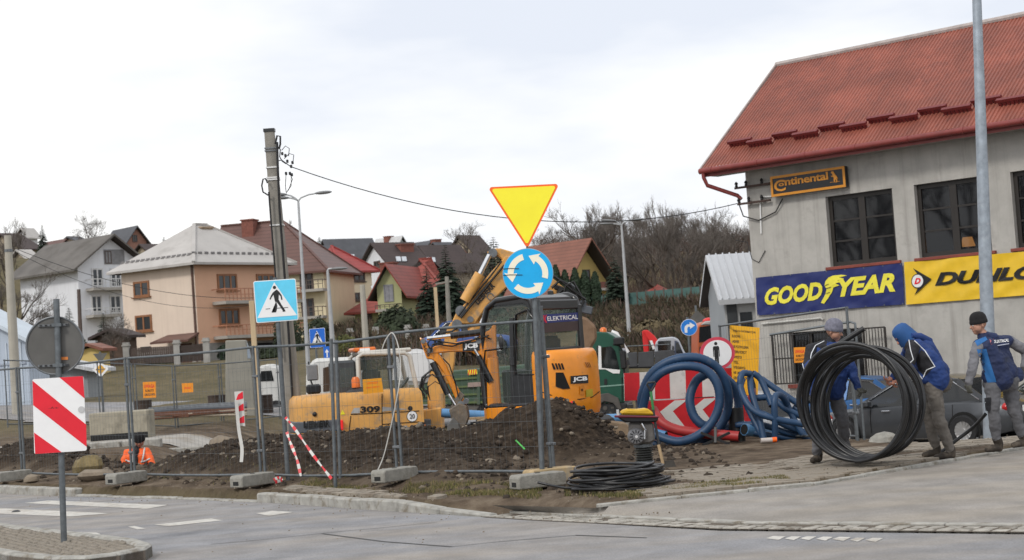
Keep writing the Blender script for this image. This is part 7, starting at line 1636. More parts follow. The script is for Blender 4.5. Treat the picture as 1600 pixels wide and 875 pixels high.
# ------------------------------------------------------------------ pipes and cables
bluep=mat('blue corrugated pipe',(.014,.05,.118),.5,0,.18,5,dirt=(.14,.13,.11),dpos=.60,dsc=5); bluel=mat('light blue water pipe',(.10,.25,.46),.45,0,.1,4); redp=mat('dull red pipe',(.36,.025,.025),.5,0,.15,4)
def spline(P,step):
    out=[]
    for k in range(len(P)-1):
        a=P[max(k-1,0)];b_=P[k];c=P[k+1];d=P[min(k+2,len(P)-1)]; n=max(2,int((c-b_).length/step))
        for i in range(n): t_=i/n; out.append(.5*((2*b_)+(c-a)*t_+(2*a-5*b_+4*c-d)*t_*t_+(3*b_-a-3*c+d)*t_**3))
    return out+[P[-1]]
def pipe(label,pts,r,m,cat='pipe',ribbed=True,group=None,name='corrugated_pipe',world=False):
    P=[W(*p) for p in pts] if not world else pts; Q=spline(P,.028 if ribbed else .06); t=thing(name,label,cat,P[0],0,group); b=MB(); rr=[r*(1.0 if (k%2 or not ribbed) else .93) for k in range(len(Q))]; b.tube(Q,rr,12 if ribbed else 10); b.build('hose',m,t,world=True,smooth=80)
    for e,f in((0,1),(-1,-2)): d=(Q[e]-Q[f]).normalized(); c=MB(); c.cyl(Q[e]+d*.002,Q[e]+d*.006,r*.86,n=12); c.build('open_end',ventm,t,world=True)
    return t
yb_=27.6
# big coil: one pipe, two and a half turns leaning back on the boards
C=W(1072,628,yb_-.35); Q=[]
N=64
for k in range(int(N*2.6)):
    a=-.5*math.pi-.75+2*math.pi*k/N; t_=k/N
    cx=C.x+(-.05,.12,.26,.30)[min(3,int(t_))]*(1-t_%1)+(-.05,.12,.26,.30)[min(3,int(t_)+1)]*(t_%1)
    rx=.62-.09*t_; rz=.70-.075*t_; dy=.18*t_
    Q.append(V((cx+rx*math.cos(a)+.06*math.sin(a),C.y+dy+.12*math.sin(a),C.z+.06*t_+rz*math.sin(a)-.02)))
# show front ring offset left and small ring inside right
t=thing('corrugated_pipe_coil','standing coil of thick blue ribbed pipe in front of the striped boards','pipe coil',V((C.x,C.y,0.05)))
def ring(pts,r=.076):
    P=[W(*p) for p in pts]; S=spline(P,.028); b=MB(); b.tube(S,[r*(1 if k%2 else .93) for k in range(len(S))],12); b.build('loop',bluep,t,world=True,smooth=80)
ring([(1015,676,27.1),(1060,690,26.9),(1100,674,26.9),(1122,640,26.9),(1122,604,26.9),(1102,578,26.95),(1068,572,27.0),(1034,582,27.1),(1013,606,27.2),(1004,640,27.3)])
ring([(1004,640,27.35),(1003,618,27.3),(1018,584,27.2),(1050,563,27.1),(1090,559,27.05),(1122,576,27.1),(1137,608,27.15),(1136,644,27.2),(1120,672,27.25),(1095,690,27.3),(1050,700,27.3),(1010,690,27.4)])
ring([(1128,586,27.4),(1147,605,27.45),(1154,636,27.45),(1142,664,27.4),(1116,678,27.35),(1095,680,27.3)])
ring([(1108,582,27.35),(1088,595,27.3),(1078,622,27.25),(1083,648,27.2),(1098,664,27.15),(1112,664,27.2)],.078)
GP='blue ribbed pipes in the tangle'
tl=[([(1160,592,26.8),(1158,610,26.7),(1176,640,26.5),(1210,654,26.4),(1262,664,26.4)],'blue pipe arching lowest across the front of the tangle'),
([(1172,584,26.9),(1160,584,26.8),(1157,602,26.75),(1170,640,26.8),(1196,690,26.5)],'blue pipe bending over the left top of the tangle'),
([(1172,582,27.0),(1174,612,26.8),(1186,652,26.6),(1194,688,26.5)],'blue pipe dropping upright at the left of the tangle'),
([(1176,583,27.0),(1188,592,27.0),(1200,618,26.9),(1206,634,26.8)],'short blue pipe running down from the tangle top'),
([(1190,592,27.1),(1216,610,27.0),(1250,632,26.9),(1285,650,26.8)],'upper straight blue pipe slanting right from the tangle top'),
([(1211,694,26.45),(1211,660,26.4),(1210,628,26.4),(1214,617,26.5),(1224,622,26.7),(1236,645,26.9)],'upright blue pipe bent like a hook in the middle of the tangle'),
([(1180,622,26.9),(1206,622,26.9),(1230,640,26.8),(1260,654,26.8)],'blue pipe behind the hooked one'),([(1176,640,26.9),(1200,650,26.8),(1240,670,26.8),(1290,682,26.8)],'blue pipe lying across the tangle middle'),
([(1150,664,27.2),(1190,664,27.0),(1230,676,26.9),(1290,690,26.9)],'long blue pipe low in the tangle'),([(1165,672,27.1),(1200,680,27.0),(1270,688,26.9)],'blue pipe on the ground below the tangle'),([(1226,620,26.8),(1236,646,26.8),(1256,680,26.7),(1275,688,26.7)],'blue pipe sloping to the coil at the right of the tangle'),([(1240,636,27.0),(1262,650,26.9),(1300,676,26.8)],'blue pipe half hidden behind the black cable coil')]
for P,l in tl: pipe(l,P,.054,bluep,group=GP)
pipe('large light blue pipe end with open mouth under the tangle',[(1163,671,27.0),(1200,676,27.3)],.10,bluel,ribbed=False,name='water_pipe'); pipe('long light blue water pipe lying behind the excavators',[(690,645,31),(780,650,31),(880,655,30.8),(975,653,30.6)],.085,bluel,ribbed=False,name='water_pipe')
pipe('short light blue pipe end beside the tamping rammer',[(1000,672,27.4),(1040,682,27.2)],.09,bluel,ribbed=False,name='water_pipe')
pipe('thick dull red pipe sloping down inside the blue coil',[(1020,640,27.5),(1034,660,27.3),(1060,672,27.2),(1100,677,27.1),(1155,682,26.9)],.085,redp,ribbed=False,name='red_pipe')
t=thing('steel_stand','dark crossed angle iron stand under the red pipe','stand',W(1120,694,26.7))
for L in([(1095,676),(1140,694)],[(1140,676),(1098,696)],[(1118,668),(1118,692)]): b=MB(); b.bar(W(*L[0],26.7),W(*L[1],26.6),.04); b.build('bar',black,t,world=True)
t=thing('concrete_pipe','dark upright pipe piece between the red pipe and the blue tangle','pipe',W(1153,690,27.3)); b=MB(); b.lathe([(.13,0),(.13,.55),(.10,.55),(.10,.05)],n=16); b.build('shell',blackp,t,smooth=50)
t=thing('spray_can','small can with an orange cap among the blue pipes','can',W(1197,692,26.2),0); b=MB(); b.cyl((-.08,0,.04),(.1,0,.04),.04,n=12); b.build('can',mat('pale can',(.5,.45,.42),.4),t,smooth=50); b=MB(); b.cyl((.1,0,.04),(.17,0,.04),.042,n=12); b.build('cap',signor,t,smooth=50)
t=thing('bottle','dark bottle with a red label standing before the notice board','bottle',W(1178,622,27.0)); b=MB(); b.lathe([(.045,-.05),(.045,.22),(.02,.32),(.02,.42)],n=10); b.build('glass',blackp,t,smooth=50); b=MB(); b.lathe([(.047,.05),(.047,.16)],n=10); b.build('label',mat('pale red label',(.5,.25,.25),.6),t)
# cable coil lying on the ground
t=thing('cable_coil','flat coil of black cable lying on the verge before the rammer','cable coil',W(968,762,19.6)); Q=[]; q=random.Random(4); n=48; turns=11
for k in range(n*turns):
    a=2*math.pi*k/n; T_=k/n; r=.50+.045*math.sin(T_*2.1)+.03*math.sin(a*2+T_); lay=T_/turns
    ox=.035*math.sin(T_*1.7)+ (.05 if T_<3 else 0); oy=.035*math.cos(T_*2.3); Q.append(V((ox+r*math.cos(a),oy+r*math.sin(a)*.95,.02+.235*lay+.02*math.sin(a+T_*3))))
b=MB(); b.tube(Q,.0165,7); b.build('cable',blackc,t,smooth=80)
for ph in(0,2.1):
    Q=[V(((.56)*math.cos(a)+.04*math.sin(3*a+ph),.54*math.sin(a),.022+.05*(ph>0)+.02*math.sin(a*2+ph))) for a in[2*math.pi*k/48 for k in range(49)]]; b=MB(); b.tube(Q,.0165,7); b.build('cable',blackc,t,smooth=80)
Q=spline([V((-.42,-.3,.06)),V((-.62,-.12,.05)),V((-.8,.05,.08)),V((-.95,.12,.12))],.03); b=MB(); b.tube(Q,.0165,7); b.build('cable_end',blackc,t,smooth=80)
# big coil held upright by the workers
PH=R(33); nrm=V((-math.sin(PH),-math.cos(PH),0)); ex=V((math.cos(PH),-math.sin(PH),0)); C=W(1347,643,20.2); gzc=W(1330,729,19.6).z
t=thing('cable_coil','large standing coil of thick black cable between two workers','cable coil',V((C.x,C.y,gzc))); 
Q=[]; turns=15; n=56; q=random.Random(9)
offs=[.40-.80*k/(turns-1)+q.uniform(-.015,.015) for k in range(turns+1)]; rads=[q.uniform(.60,.705) for k in range(turns+1)]; rads[0]=.70; rads[1]=.715; rads[-1]=.69
for k in range(turns*n):
    a=2*math.pi*k/n-math.pi/2; T_=k/n; i=int(T_); f=T_-i; f=f*f*(3-2*f); o_=offs[i]*(1-f)+offs[i+1]*f; r=rads[i]*(1-f)+rads[i+1]*f
    lean=.10*math.sin(a)*o_; z=gzc+.03+r+r*math.sin(a)*(1+.0)
    Q.append(V((C.x,C.y,0))+nrm*o_*(1+.18*math.sin(a+.6))+ex*(r*math.cos(a)*1.0+.035*math.sin(T_*2.6)+.012*MN.noise(V((T_*3.1,a*.8,2))))+V((0,0,z))+nrm*.05*MN.noise(V((T_*1.7,math.cos(a)*1.2,math.sin(a)*1.2))))
b=MB(); b.tube(Q,.0235,8); b.build('cable',blackc,t,world=True,smooth=80)
b=MB(); b.tube(spline([W(1395,722,20.9),W(1440,717,20.9),W(1470,706,21.2),W(1494,688,21.25),W(1520,668,21.2),W(1540,647,21.0)],.04),.0235,8); b.build('cable_end',blackc,t,world=True,smooth=80)
b=MB(); hp=W(1296,548,20.3); b.tube(spline([W(1262,596,20.5),W(1276,566,20.4),hp,W(1350,513,20.15)],.05),.034,9); b.build('cable_end',blackc,t,world=True,smooth=80)
# ------------------------------------------------------------------ rammer and spade
t=thing('tamping_rammer','upright tamping rammer with yellow tank and black bellows before the blue pipes','rammer',W(1010,742,22.6))
def rp(px,py,y=0): return lpt(t,px,py,y=y)
yl=mat('rammer yellow',(.74,.44,.02),.45,0,.1,4,dirt=(.25,.2,.13),dpos=.62,dsc=6)
def rpr(name,L,m,y0,y1,bev=.015): P=[(p.x,p.z) for p in[rp(a,c,y0) for a,c in L]]; b=MB(); b.prism(P,y0,y1); return b.build(name,m,t,bev=bev)
rpr('guard_frame',[(966,648),(1029,650),(1028,659),(1018,660),(978,660),(968,655)],blackp,-.2,.2,.02); rpr('tank',[(970,648),(972,642),(982,639),(996,640),(1012,638),(1020,644),(1026,649)],yl,-.17,.17,.03)
p=rp(985,638,0); b=MB(); b.cyl(p,p+V((0,0,.05)),.045,n=12); b.build('tank_cap',blackp,t); rpr('handle_bar',[(960,649),(1030,650),(1030,653),(960,652.5)],mat('dark red bar',(.18,.02,.04),.5),-.24,-.2,.01); p=rp(965,640,-.2); b=MB(); b.cyl(p,p-V((0,0,.1)),.018,n=8); b.build('throttle_lever',white,t)
rpr('engine',[(984,660),(1022,660),(1024,690),(1014,694),(992,694),(984,684)],mat('dusty engine grey',(.16,.15,.14),.7,.2,.3,6),-.14,.16,.03)
p=rp(994,682,-.16); b=MB(); b.lathe([(.115,.05),(.115,0),(.095,-.03),(.05,-.035),(.045,-.055),(0,-.055)],p,'Y',24); b.build('recoil_starter',mat('cast grey',(.26,.26,.27),.5,.4,.15,8),t,smooth=40); b=MB(); b.lathe([(.02,-.05),(.02,-.07)],p,'Y',10); b.build('hub',white,t)
for k in range(12): a=2*math.pi*k/12; b=MB(); b.bar(p+V((.05*math.cos(a),-.034,.05*math.sin(a))),p+V((.09*math.cos(a),-.034,.09*math.sin(a))),.012,.008,up=(0,1,0)); b.build('rib',ventm,t)
P=[rp(a,c,-.17) for a,c in((1002,662),(1008,672),(1008,686))]; b=MB(); b.tube(P,.02,7); b.build('exhaust_pipe',chrome,t)
p0=rp(1007,722,0); p1=rp(1007,696,0); prf=[]; n=7
for k in range(n): z=p0.z+(p1.z-p0.z)*k/n; h=(p1.z-p0.z)/n; prf+=[(.10,z),(.128,z+h*.35),(.128,z+h*.6),(.10,z+h*.95)]
b=MB(); b.lathe(prf,(p0.x,0,0),n=20); b.build('bellows',mat('dusty bellows',(.04,.042,.04),.6,0,.3,4,dirt=(.2,.19,.16),dpos=.52,dsc=6),t,smooth=40)
for z in(p0.z,p1.z): b=MB(); b.lathe([(.13,z-.02),(.13,z+.02)],(p0.x,0,0),n=18); b.build('band',steel,t)
rpr('foot',[(985,742),(992,728),(1000,722),(1014,722),(1034,733),(1034,742)],dsteel,-.15,.15,.01); b=MB(); q=rp(1012,742,0); b.bx(q.x-.24,q.x+.22,-.16,.16,q.z-.01,q.z+.02); b.build('sole_plate',steel,t,bev=.008)
t=thing('spade','spade with green shaft and dark blade leaning on the rammer','spade',W(1046,746,22.3))
P=[W(1017,612,22.5),W(1022,650,22.45),W(1031,705,22.4)]; b=MB(); b.tube([P[0],P[0].lerp(P[1],.75)],.019,8); b.build('green_shaft',mat('green grip',(.03,.20,.05),.5),t,world=True,smooth=60); b=MB(); b.tube([P[0].lerp(P[1],.7),P[1],P[2],W(1035,722,22.38)],.018,8); b.build('shaft',blackp,t,world=True,smooth=60); b=MB(); b.tube([W(1029,695,22.41),W(1036,725,22.36)],.021,8); b.build('socket',wood,t,world=True)
b=MB(); b.tube([W(1017,612,22.5),W(1011,601,22.5),W(1012,598,22.5),W(1023,597,22.5),W(1024,600,22.5),W(1017,612,22.5)],.015,8); b.build('grip',blackp,t,world=True,smooth=60)
bl=[W(1033,722,22.4),W(1052,718,22.4),W(1063,744,22.25),W(1048,749,22.22),W(1043,748,22.22)]; b=MB(); d=V((0,.012,0)); b.add(bl+[p+d for p in bl],[(0,1,2,3,4),(9,8,7,6,5)]+[(i,i+5,(i+1)%5+5,(i+1)%5) for i in range(5)]); b.build('blade',mat('muddy blade',(.035,.03,.024),.7,.2,.3,6),t,world=True)
t=thing('silver_case','flat silver box half hidden between the rammer and the spade','box',W(1030,748,22.2)); b=MB(); b.bx(-.12,.16,-.05,.15,0,.09); b.build('lid',steel,t,bev=.01)
t=thing('green_stake','thin bright green stake stuck in the heap below the excavator','stake',W(818,700,23.4)); b=MB(); b.cyl(W(806,688,23.4),W(820,702,23.3),.012,n=6); b.build('rod',mat('bright green',(.05,.45,.06),.5),t,world=True)
# ------------------------------------------------------------------ people
from mathutils.bvhtree import BVHTree
skin=mat('skin',(.42,.22,.15),.55,0,.12,14); skin2=mat('reddish skin',(.45,.20,.135),.55,0,.12,14); hairm=mat('dark hair',(.02,.015,.012),.7,0,.3,20)
jb=mat('bright blue jacket',(.010,.038,.165),.75,0,.25,6,dirt=(.04,.05,.09),dpos=.58,dsc=5); jk=mat('black jacket panel',(.012,.012,.016),.8,0,.25,6); jn=mat('navy waistcoat',(.010,.020,.07),.75,0,.25,6,dirt=(.03,.035,.05),dpos=.58,dsc=5); jm=mat('mid blue side panel',(.02,.13,.36),.75,0,.15,6)
gsl=mat('grey work sleeve',(.17,.17,.185),.85,0,.2,6); gtr=mat('grey brown work trousers',(.145,.13,.115),.9,0,.22,5,dirt=(.08,.07,.055),dpos=.6,dsc=6); gtr2=mat('grey work trousers',(.115,.115,.125),.9,0,.22,5,dirt=(.07,.062,.05),dpos=.6,dsc=6)
boot=mat('muddy boot',(.035,.027,.02),.8,0,.35,9,dirt=(.12,.095,.07),dpos=.52,dsc=9); glv=mat('dirty work glove',(.10,.10,.085),.9,0,.25,9); hiv=mat('orange high visibility vest',(.95,.13,.015),.6,0,.08,6); refl=mat('reflective band',(.65,.66,.66),.4,0,.05,6); whp=mat('white piping',(.7,.72,.75),.6)
def hand(pr,w_,d,n,m,curl=.9,s=1.0,thumb=1):
    """wrist, direction of the fingers, palm normal: palm, four bent fingers, thumb off the side"""
    d=d.normalized(); n=(n-d*n.dot(d)).normalized(); x=d.cross(n)
    pr.append((w_,w_+d*.045*s,.024*s,.03*s,m))
    for k,(o,l) in enumerate(((-.027,.074),(-.009,.083),(.009,.079),(.026,.062))):
        a=w_+d*.078*s+x*o*s; pr.append((w_+d*.03*s+x*o*.8*s,a,.0155*s,.0125*s,m)); q=a; dd=d.copy()
        for j in range(3): dd=(dd*math.cos(curl*.75)+n*math.sin(curl*.75)).normalized() if j or curl>.4 else dd; e=q+dd*l*s*(.48,.3,.22)[j]; pr.append((q,e,.0112*s,.0098*s,m)); q=e; n2=(n-dd*n.dot(dd)); n=n2.normalized() if n2.length>.05 else n
        n=(n-d*n.dot(d)); n=n.normalized() if n.length>.05 else x.cross(d)
    t0=w_+d*.02*s+x*-.026*s*thumb; t1=t0+(d*.6-x*.8*thumb+n*.25).normalized()*.04*s; pr.append((t0,t1,.0155*s,.0125*s,m)); pr.append((t1,t1+(d*.85+n*.5).normalized()*.032*s,.0118*s,.010*s,m))
def head(pr,c,f,up,m,s=1.0):
    """skull, jaw, nose, brow, lips, ears; f = where the face looks"""
    f=f.normalized(); up=(up-f*up.dot(f)).normalized(); x=f.cross(up)
    P=lambda a,b_,c_:c+(f*a+x*b_+up*c_)*s
    pr.append((P(-.015,0,.03),P(.01,0,.035),.092*s,.088*s,m)); pr.append((P(.03,0,-.045),P(.052,0,-.078),.062*s,.036*s,m)); pr.append((P(.03,-.03,-.03),P(.03,.03,-.03),.058*s,.058*s,m))
    pr.append((P(.088,0,.015),P(.110,0,-.020),.010*s,.016*s,m)); pr.append((P(.080,-.035,.030),P(.080,.035,.030),.016*s,.016*s,m))
    pr.append((P(.082,-.018,-.055),P(.082,.018,-.055),.010*s,.010*s,m)); pr.append((P(.078,-.02,-.062),P(.078,.02,-.062),.009*s,.009*s,m))
    for sd in(-1,1): pr.append((P(-.01,sd*.088,.015),P(-.018,sd*.094,-.02),.018*s,.012*s,m)); pr.append((P(.058,sd*.045,-.01),P(.05,sd*.05,-.02),.03*s,.028*s,m))
    return P
def face_bits(t,P,s,brow=True):
    for sd in(-1,1):
        b=MB(); b.ball(P(.083,sd*.033,.008),.0125*s,8,6); e=b.build('eye',mat('eye white',(.6,.58,.55),.3),t,world=True,smooth=80); b=MB(); b.ball(P(.0925,sd*.033,.008),.006*s,6,5); b.build('iris',hairm,e,world=True)
        if brow: b=MB(); b.bar(P(.096,sd*.018,.033),P(.086,sd*.052,.033),.008,.008); b.build('eyebrow',hairm,t,world=True)
    b=MB(); b.bar(P(.0935,-.022,-.058),P(.0935,.022,-.058),.003,.004); b.build('mouth',mat('lip line',(.22,.07,.06),.6),t,world=True)
def body(t,prims,mats,voxel=.0085,folds=(),name='body',fa=.009):
    b=MB()
    for a,c,r0,r1,m in prims:
        a=V(a); c=V(c); b.ball(a,r0,12,8); b.ball(c,r1,12,8)
        if (c-a).length>1e-4: b.cyl(a,c,r0,r1,n=14)
    me=bpy.data.meshes.new('tmp'); me.from_pydata([tuple(p) for p in b.v],[],b.f); o=bpy.data.objects.new('tmp',me); COL.objects.link(o)
    md=o.modifiers.new('r','REMESH'); md.mode='VOXEL'; md.voxel_size=voxel; ms=o.modifiers.new('s','SMOOTH'); ms.factor=.5; ms.iterations=4
    ev=o.evaluated_get(bpy.context.evaluated_depsgraph_get()); m2=bpy.data.meshes.new_from_object(ev); bpy.data.objects.remove(o); bpy.data.meshes.remove(me)
    n=len(m2.vertices); co=np.empty(n*3,np.float32); m2.vertices.foreach_get('co',co); co=co.reshape(-1,3); no=np.empty(n*3,np.float32); m2.vertices.foreach_get('normal',no); no=no.reshape(-1,3)
    best=np.full(n,9.,np.float32); idx=np.zeros(n,int)
    for a,c,r0,r1,m in prims:
        a=np.array(a,float); c=np.array(c,float); e=c-a; L=max(1e-9,float(e@e)); u=np.clip(((co-a)@e)/L,0,1); d=np.linalg.norm(co-(a+u[:,None]*e),axis=1)-(r0+(r1-r0)*u); k=d<best; best[k]=d[k]; idx[k]=m
    fz=set(folds)
    for i in range(n):
        if int(idx[i]) in fz:
            p=V(co[i].tolist()); h=fa*(1.3*MN.noise(V((p.x*6,p.y*6,p.z*13)))+.55*MN.noise(V((p.x*24,p.y*24,p.z*30)))-.45*abs(MN.noise(V((p.x*12+p.z*10,p.y*12,p.z*9)))))
            co[i]+=no[i]*h
    Mi=WM[t.name].inverted(); A=np.array(Mi.to_3x3()); T=np.array(Mi.translation); wco=co.copy(); co2=co@A.T+T
    m2.vertices.foreach_set('co',co2.reshape(-1).astype(np.float32)); m2.materials.clear()
    for m in mats: m2.materials.append(m)
    mi=[]
    for p in m2.polygons: q=[int(idx[v]) for v in p.vertices]; mi.append(max(set(q),key=q.count))
    m2.polygons.foreach_set('material_index',mi); m2.shade_smooth(); m2.name=name; ob=bpy.data.objects.new(name,m2); link(ob,t)
    return ob,BVHTree.FromPolygons([V(c.tolist()) for c in wco],[tuple(p.vertices) for p in m2.polygons])
def onto(tree,px,py,off=.006,fallback=21):
    d=ray(px,py); h=tree.ray_cast(CAM,d)
    return (h[0]+h[1]*off) if h[0] is not None else W(px,py,fallback)
def piping(t,tree,L,r=.006,m=None,name='piping',fb=21):
    Q=[]
    for a,c in zip(L[:-1],L[1:]):
        for i in range(6): u=i/6; Q.append(onto(tree,a[0]+(c[0]-a[0])*u,a[1]+(c[1]-a[1])*u,.003,fb))
    ok=[Q[0]]
    for q in Q[1:]:
        if (q-ok[-1]).length<.14: ok.append(q)
    b=MB(); b.tube(ok,r,6); b.build(name,m or whp,t,world=True,smooth=80)
def cap_hat(t,c,f,up,m,s=1.0,name='knit_cap'):
    f=f.normalized(); up=(up-f*up.dot(f)).normalized(); x=f.cross(up); rot=Matrix((f,x,up)).transposed(); b=MB(); prof=[(.108,-.005),(.114,.01),(.114,.035),(.109,.042),(.107,.07),(.098,.10),(.075,.13),(.04,.148),(0,.152)]
    b.lathe([(r*s,h*s) for r,h in prof],c+up*.022*s-f*.008*s,n=22,rot=rot); o=b.build(name,m,t,world=True,smooth=60); return o
def L3(a,c,u): return V(a).lerp(V(c),u)
def shoe(pr,heel,toe,m,s=1.0):
    heel=V(heel);toe=V(toe); pr.append((heel+V((0,0,.045)),L3(heel,toe,.55)+V((0,0,.05)),.046*s,.046*s,m)); pr.append((L3(heel,toe,.5)+V((0,0,.045)),toe+V((0,0,.036)),.046*s,.037*s,m)); pr.append((heel+V((0,0,.05)),heel+V((0,0,.13)),.048*s,.05*s,m))
# --- worker bending over the coil
Y0=20.75
t=thing('person','worker in blue and black hooded jacket bending over the standing cable coil','person',W(1470,716,Y0))
J=lambda x,y,d=0: W(x,y,Y0+d)
pr=[]; HB,BK,SK,TR,BT=0,1,2,3,4
hd_=J(1411,526,.0); f=(V((-.75,-.15,-.62))); P=head(pr,hd_,f,V((-.6,0,.8)),SK,.98)
pr+= [(J(1421,535),J(1432,545),.06,.07,HB)]
sp=[J(1428,545),J(1441,557),J(1454,575),J(1462,593)]
for a,c,r0,r1 in((sp[0],sp[1],.125,.15),(sp[1],sp[2],.15,.155),(sp[2],sp[3],.155,.15)):
    for dy in(-.11,.11): pr.append((a+V((0,dy,0)),c+V((0,dy*.95,0)),r0,r1,HB))
pr+= [(J(1438,590,-.14),J(1472,592,-.10),.07,.065,HB),(J(1440,592,.14),J(1471,592,.12),.07,.065,HB),(J(1440,583,0),J(1467,583,0),.13,.12,HB)]
pr+=[(J(1446,545,0),J(1469,582,0),.13,.12,HB),(J(1444,552,-.1),J(1464,586,-.08),.12,.12,HB)]
sh=J(1427,543,-.20); el=J(1420,572,-.30); wr_=J(1396,588,-.26); pr+=[(sh,el,.082,.066,BK),(el,J(1408,580,-.28),.068,.062,HB),(J(1408,580,-.28),wr_,.062,.05,HB),(J(1424,541,-.05),sh,.09,.085,BK)]
hand(pr,wr_,V((-.8,-.1,-.5)),V((.3,.2,-.9)),SK,1.15,1.08,1)
sh2=J(1424,545,.2); el2=J(1408,566,.26); wr2_=J(1400,590,.25); pr+=[(sh2,el2,.078,.064,HB),(el2,wr2_,.062,.048,HB)]; hand(pr,wr2_,V((-.5,0,-.85)),V((.6,.2,-.5)),SK,1.1,1.05,-1)
hip1=J(1458,600,-.1); hip2=J(1462,600,.1)
for h,kn,an,to in((hip1,J(1466,651,-.10),J(1484,700,-.08),J(1463,715.5,-.12)),(hip2,J(1450,644,.1),J(1461,694,.12),J(1445,713,.10))):
    pr+=[(h,kn,.112,.082,TR),(kn,an,.083,.062,TR)]; he=an.copy(); he.z=W(1470,717.5 if an is not None and h is hip1 else 714.5,Y0).z; he.x+=.02; to=to.copy(); to.z=he.z; shoe(pr,he,to,BT)
pr+=[(J(1447,598),J(1472,597),.13,.13,TR)]
ob,tr_=body(t,pr,[jb,jk,skin2,gtr,boot],folds=(HB,BK,TR),fa=.012); face_bits(t,P,.98)
b=MB(); hf=f.normalized(); hu=(V((-.6,0,.8))-hf*V((-.6,0,.8)).dot(hf)).normalized(); hx=hf.cross(hu); rot=Matrix((hf,hx,hu)).transposed()
b.lathe([(.135,-.10),(.13,-.04),(.122,.03),(.112,.09),(.085,.125),(.04,.142),(0,.146)],hd_-hf*.028+hu*.01,n=20,rot=rot); b.build('hood',mat('hood blue',(.015,.075,.23),.75,0,.15,6),t,world=True,smooth=60)
b=MB(); b.tube([J(1424,524,-.12),J(1438,526,-.05),J(1452,533,.0),J(1456,541,.02)],[.03,.05,.05,.03],8); b.build('hood_collar',jb,t,world=True,smooth=80)
def panel_on(t,tree,L,m,name='panel',off=.004,fb=21,sub=5):
    """cloth panel laid on the body: grid over a quad of pixels"""
    b=MB(); n=sub*2; A,B_,C_,D_=[V(p) for p in L]; vs=[]
    for j in range(n+1):
        for i in range(n+1): q=A.lerp(B_,i/n).lerp(D_.lerp(C_,i/n),j/n); vs.append(onto(tree,q.x,q.y,off,fb))
    fs=[]
    for j in range(n):
        for i in range(n):
            f_=(j*(n+1)+i,j*(n+1)+i+1,(j+1)*(n+1)+i+1,(j+1)*(n+1)+i)
            if max((vs[f_[k]]-vs[f_[k-1]]).length for k in range(4))<.12: fs.append(f_)
    b.add(vs,fs); return b.build(name,m,t,world=True,smooth=80)
panel_on(t,tr_,[(1438,546),(1446,551),(1460,573),(1443,590)],jk); panel_on(t,tr_,[(1431,562),(1438,548),(1444,588),(1436,580)],jk)
piping(t,tr_,[(1429,533),(1445,548),(1461,573),(1448,578),(1441,592)],.0065,fb=Y0); piping(t,tr_,[(1441,592),(1433,582),(1426,572)],.0065,fb=Y0); piping(t,tr_,[(1420,529),(1423,548),(1427,562),(1420,569),(1411,570)],.006,fb=Y0)
panel_on(t,tr_,[(1455,622),(1468,621),(1470,640),(1457,641)],mat('trouser pocket',(.12,.108,.095),.9),'cargo_pocket',.012)
# --- walking worker at the right
Y0=21.0
t=thing('person','worker in black knit cap and navy waistcoat with grey sleeves walking at the right','person',W(1560,706,Y0))
pr=[]; NV,MB_,GS,SK,TR,BT,GL=range(7)
hd_=J(1529,508,.0); f=V((-.95,-.1,-.12)); P=head(pr,hd_,f,V((0,0,1)),SK,1.0)
pr.append((J(1535,520),J(1540,534),.056,.065,SK))
for a,c,r0,r1,d0,d1 in((J(1543,541),J(1555,565),.125,.14,.115,.10),(J(1555,565),J(1565,592),.14,.15,.10,.09)):
    for sg in(-1,1): pr.append((a+V((sg*.05,sg*d0*.9,0)),c+V((sg*.03,sg*d1,0)),r0,r1,NV))
pr+=[(J(1530,539,-.10),J(1552,536,.05),.085,.095,NV),(J(1552,534,.05),J(1572,533,.14),.095,.085,NV),(J(1545,588,-.08),J(1588,586,.05),.10,.10,NV),(J(1536,526),J(1552,528,.02),.072,.075,NV)]
pr+=[(J(1562,541,.10),J(1574,580,.10),.115,.12,NV),(J(1548,548,-.12),J(1556,586,-.12),.10,.12,NV),(J(1552,560,0),J(1572,580,0),.15,.15,NV)]
shL=J(1527,543,-.17); elL=J(1519,576,-.24); wrL=J(1514,597,-.22); pr+=[(shL,elL,.078,.062,GS),(elL,wrL,.060,.048,GS)]; hand(pr,wrL,V((-.1,0,-1)),V((.5,.5,.1)),GL,.7,1.08,1)
shR=J(1576,533,.18); elR=J(1603,548,.24); wrR=J(1600,570,.2); pr+=[(shR,elR,.078,.062,GS),(elR,wrR,.060,.048,GS)]; hand(pr,wrR,V((-.2,0,-1)),V((-.6,-.2,.1)),GL,.8,1.08,-1)
hL=J(1551,602,-.09); hR=J(1576,600,.09)
for h,kn,an,he,to in((hL,J(1552,640,-.12),J(1557,684,-.06),J(1562,706,-.04),J(1543,707,-.16)),(hR,J(1584,638,.08),J(1596,678,.14),J(1602,698,.16),J(1584,700,.05))):
    pr+=[(h,kn,.108,.08,TR),(kn,an,.08,.062,TR)]; shoe(pr,he,to,BT); pr.append((an,he+V((0,0,.1)),.062,.056,BT))
pr.append((J(1550,599),J(1577,597),.125,.125,TR))
ob,tr_=body(t,pr,[jn,jm,gsl,skin,gtr2,boot,glv],folds=(NV,GS,TR),fa=.012); face_bits(t,P,1.0); cap_hat(t,hd_,f,V((.06,0,1)),mat('black knit',(.010,.009,.010),.95,0,.4,30))
panel_on(t,tr_,[(1526,546),(1541,545),(1557,597),(1543,598)],jm,'side_panel'); panel_on(t,tr_,[(1523,533),(1540,526),(1543,531),(1527,541)],jm,'shoulder_panel')
vs,fs=text_polys('ELEKTRICAL',.03); b=MB(); b.add([onto(tr_,1553+23*u,536.5-2.5*u-5*v,.006,Y0) for u,v in vs],fs); b.build('lettering',signw,t,world=True)
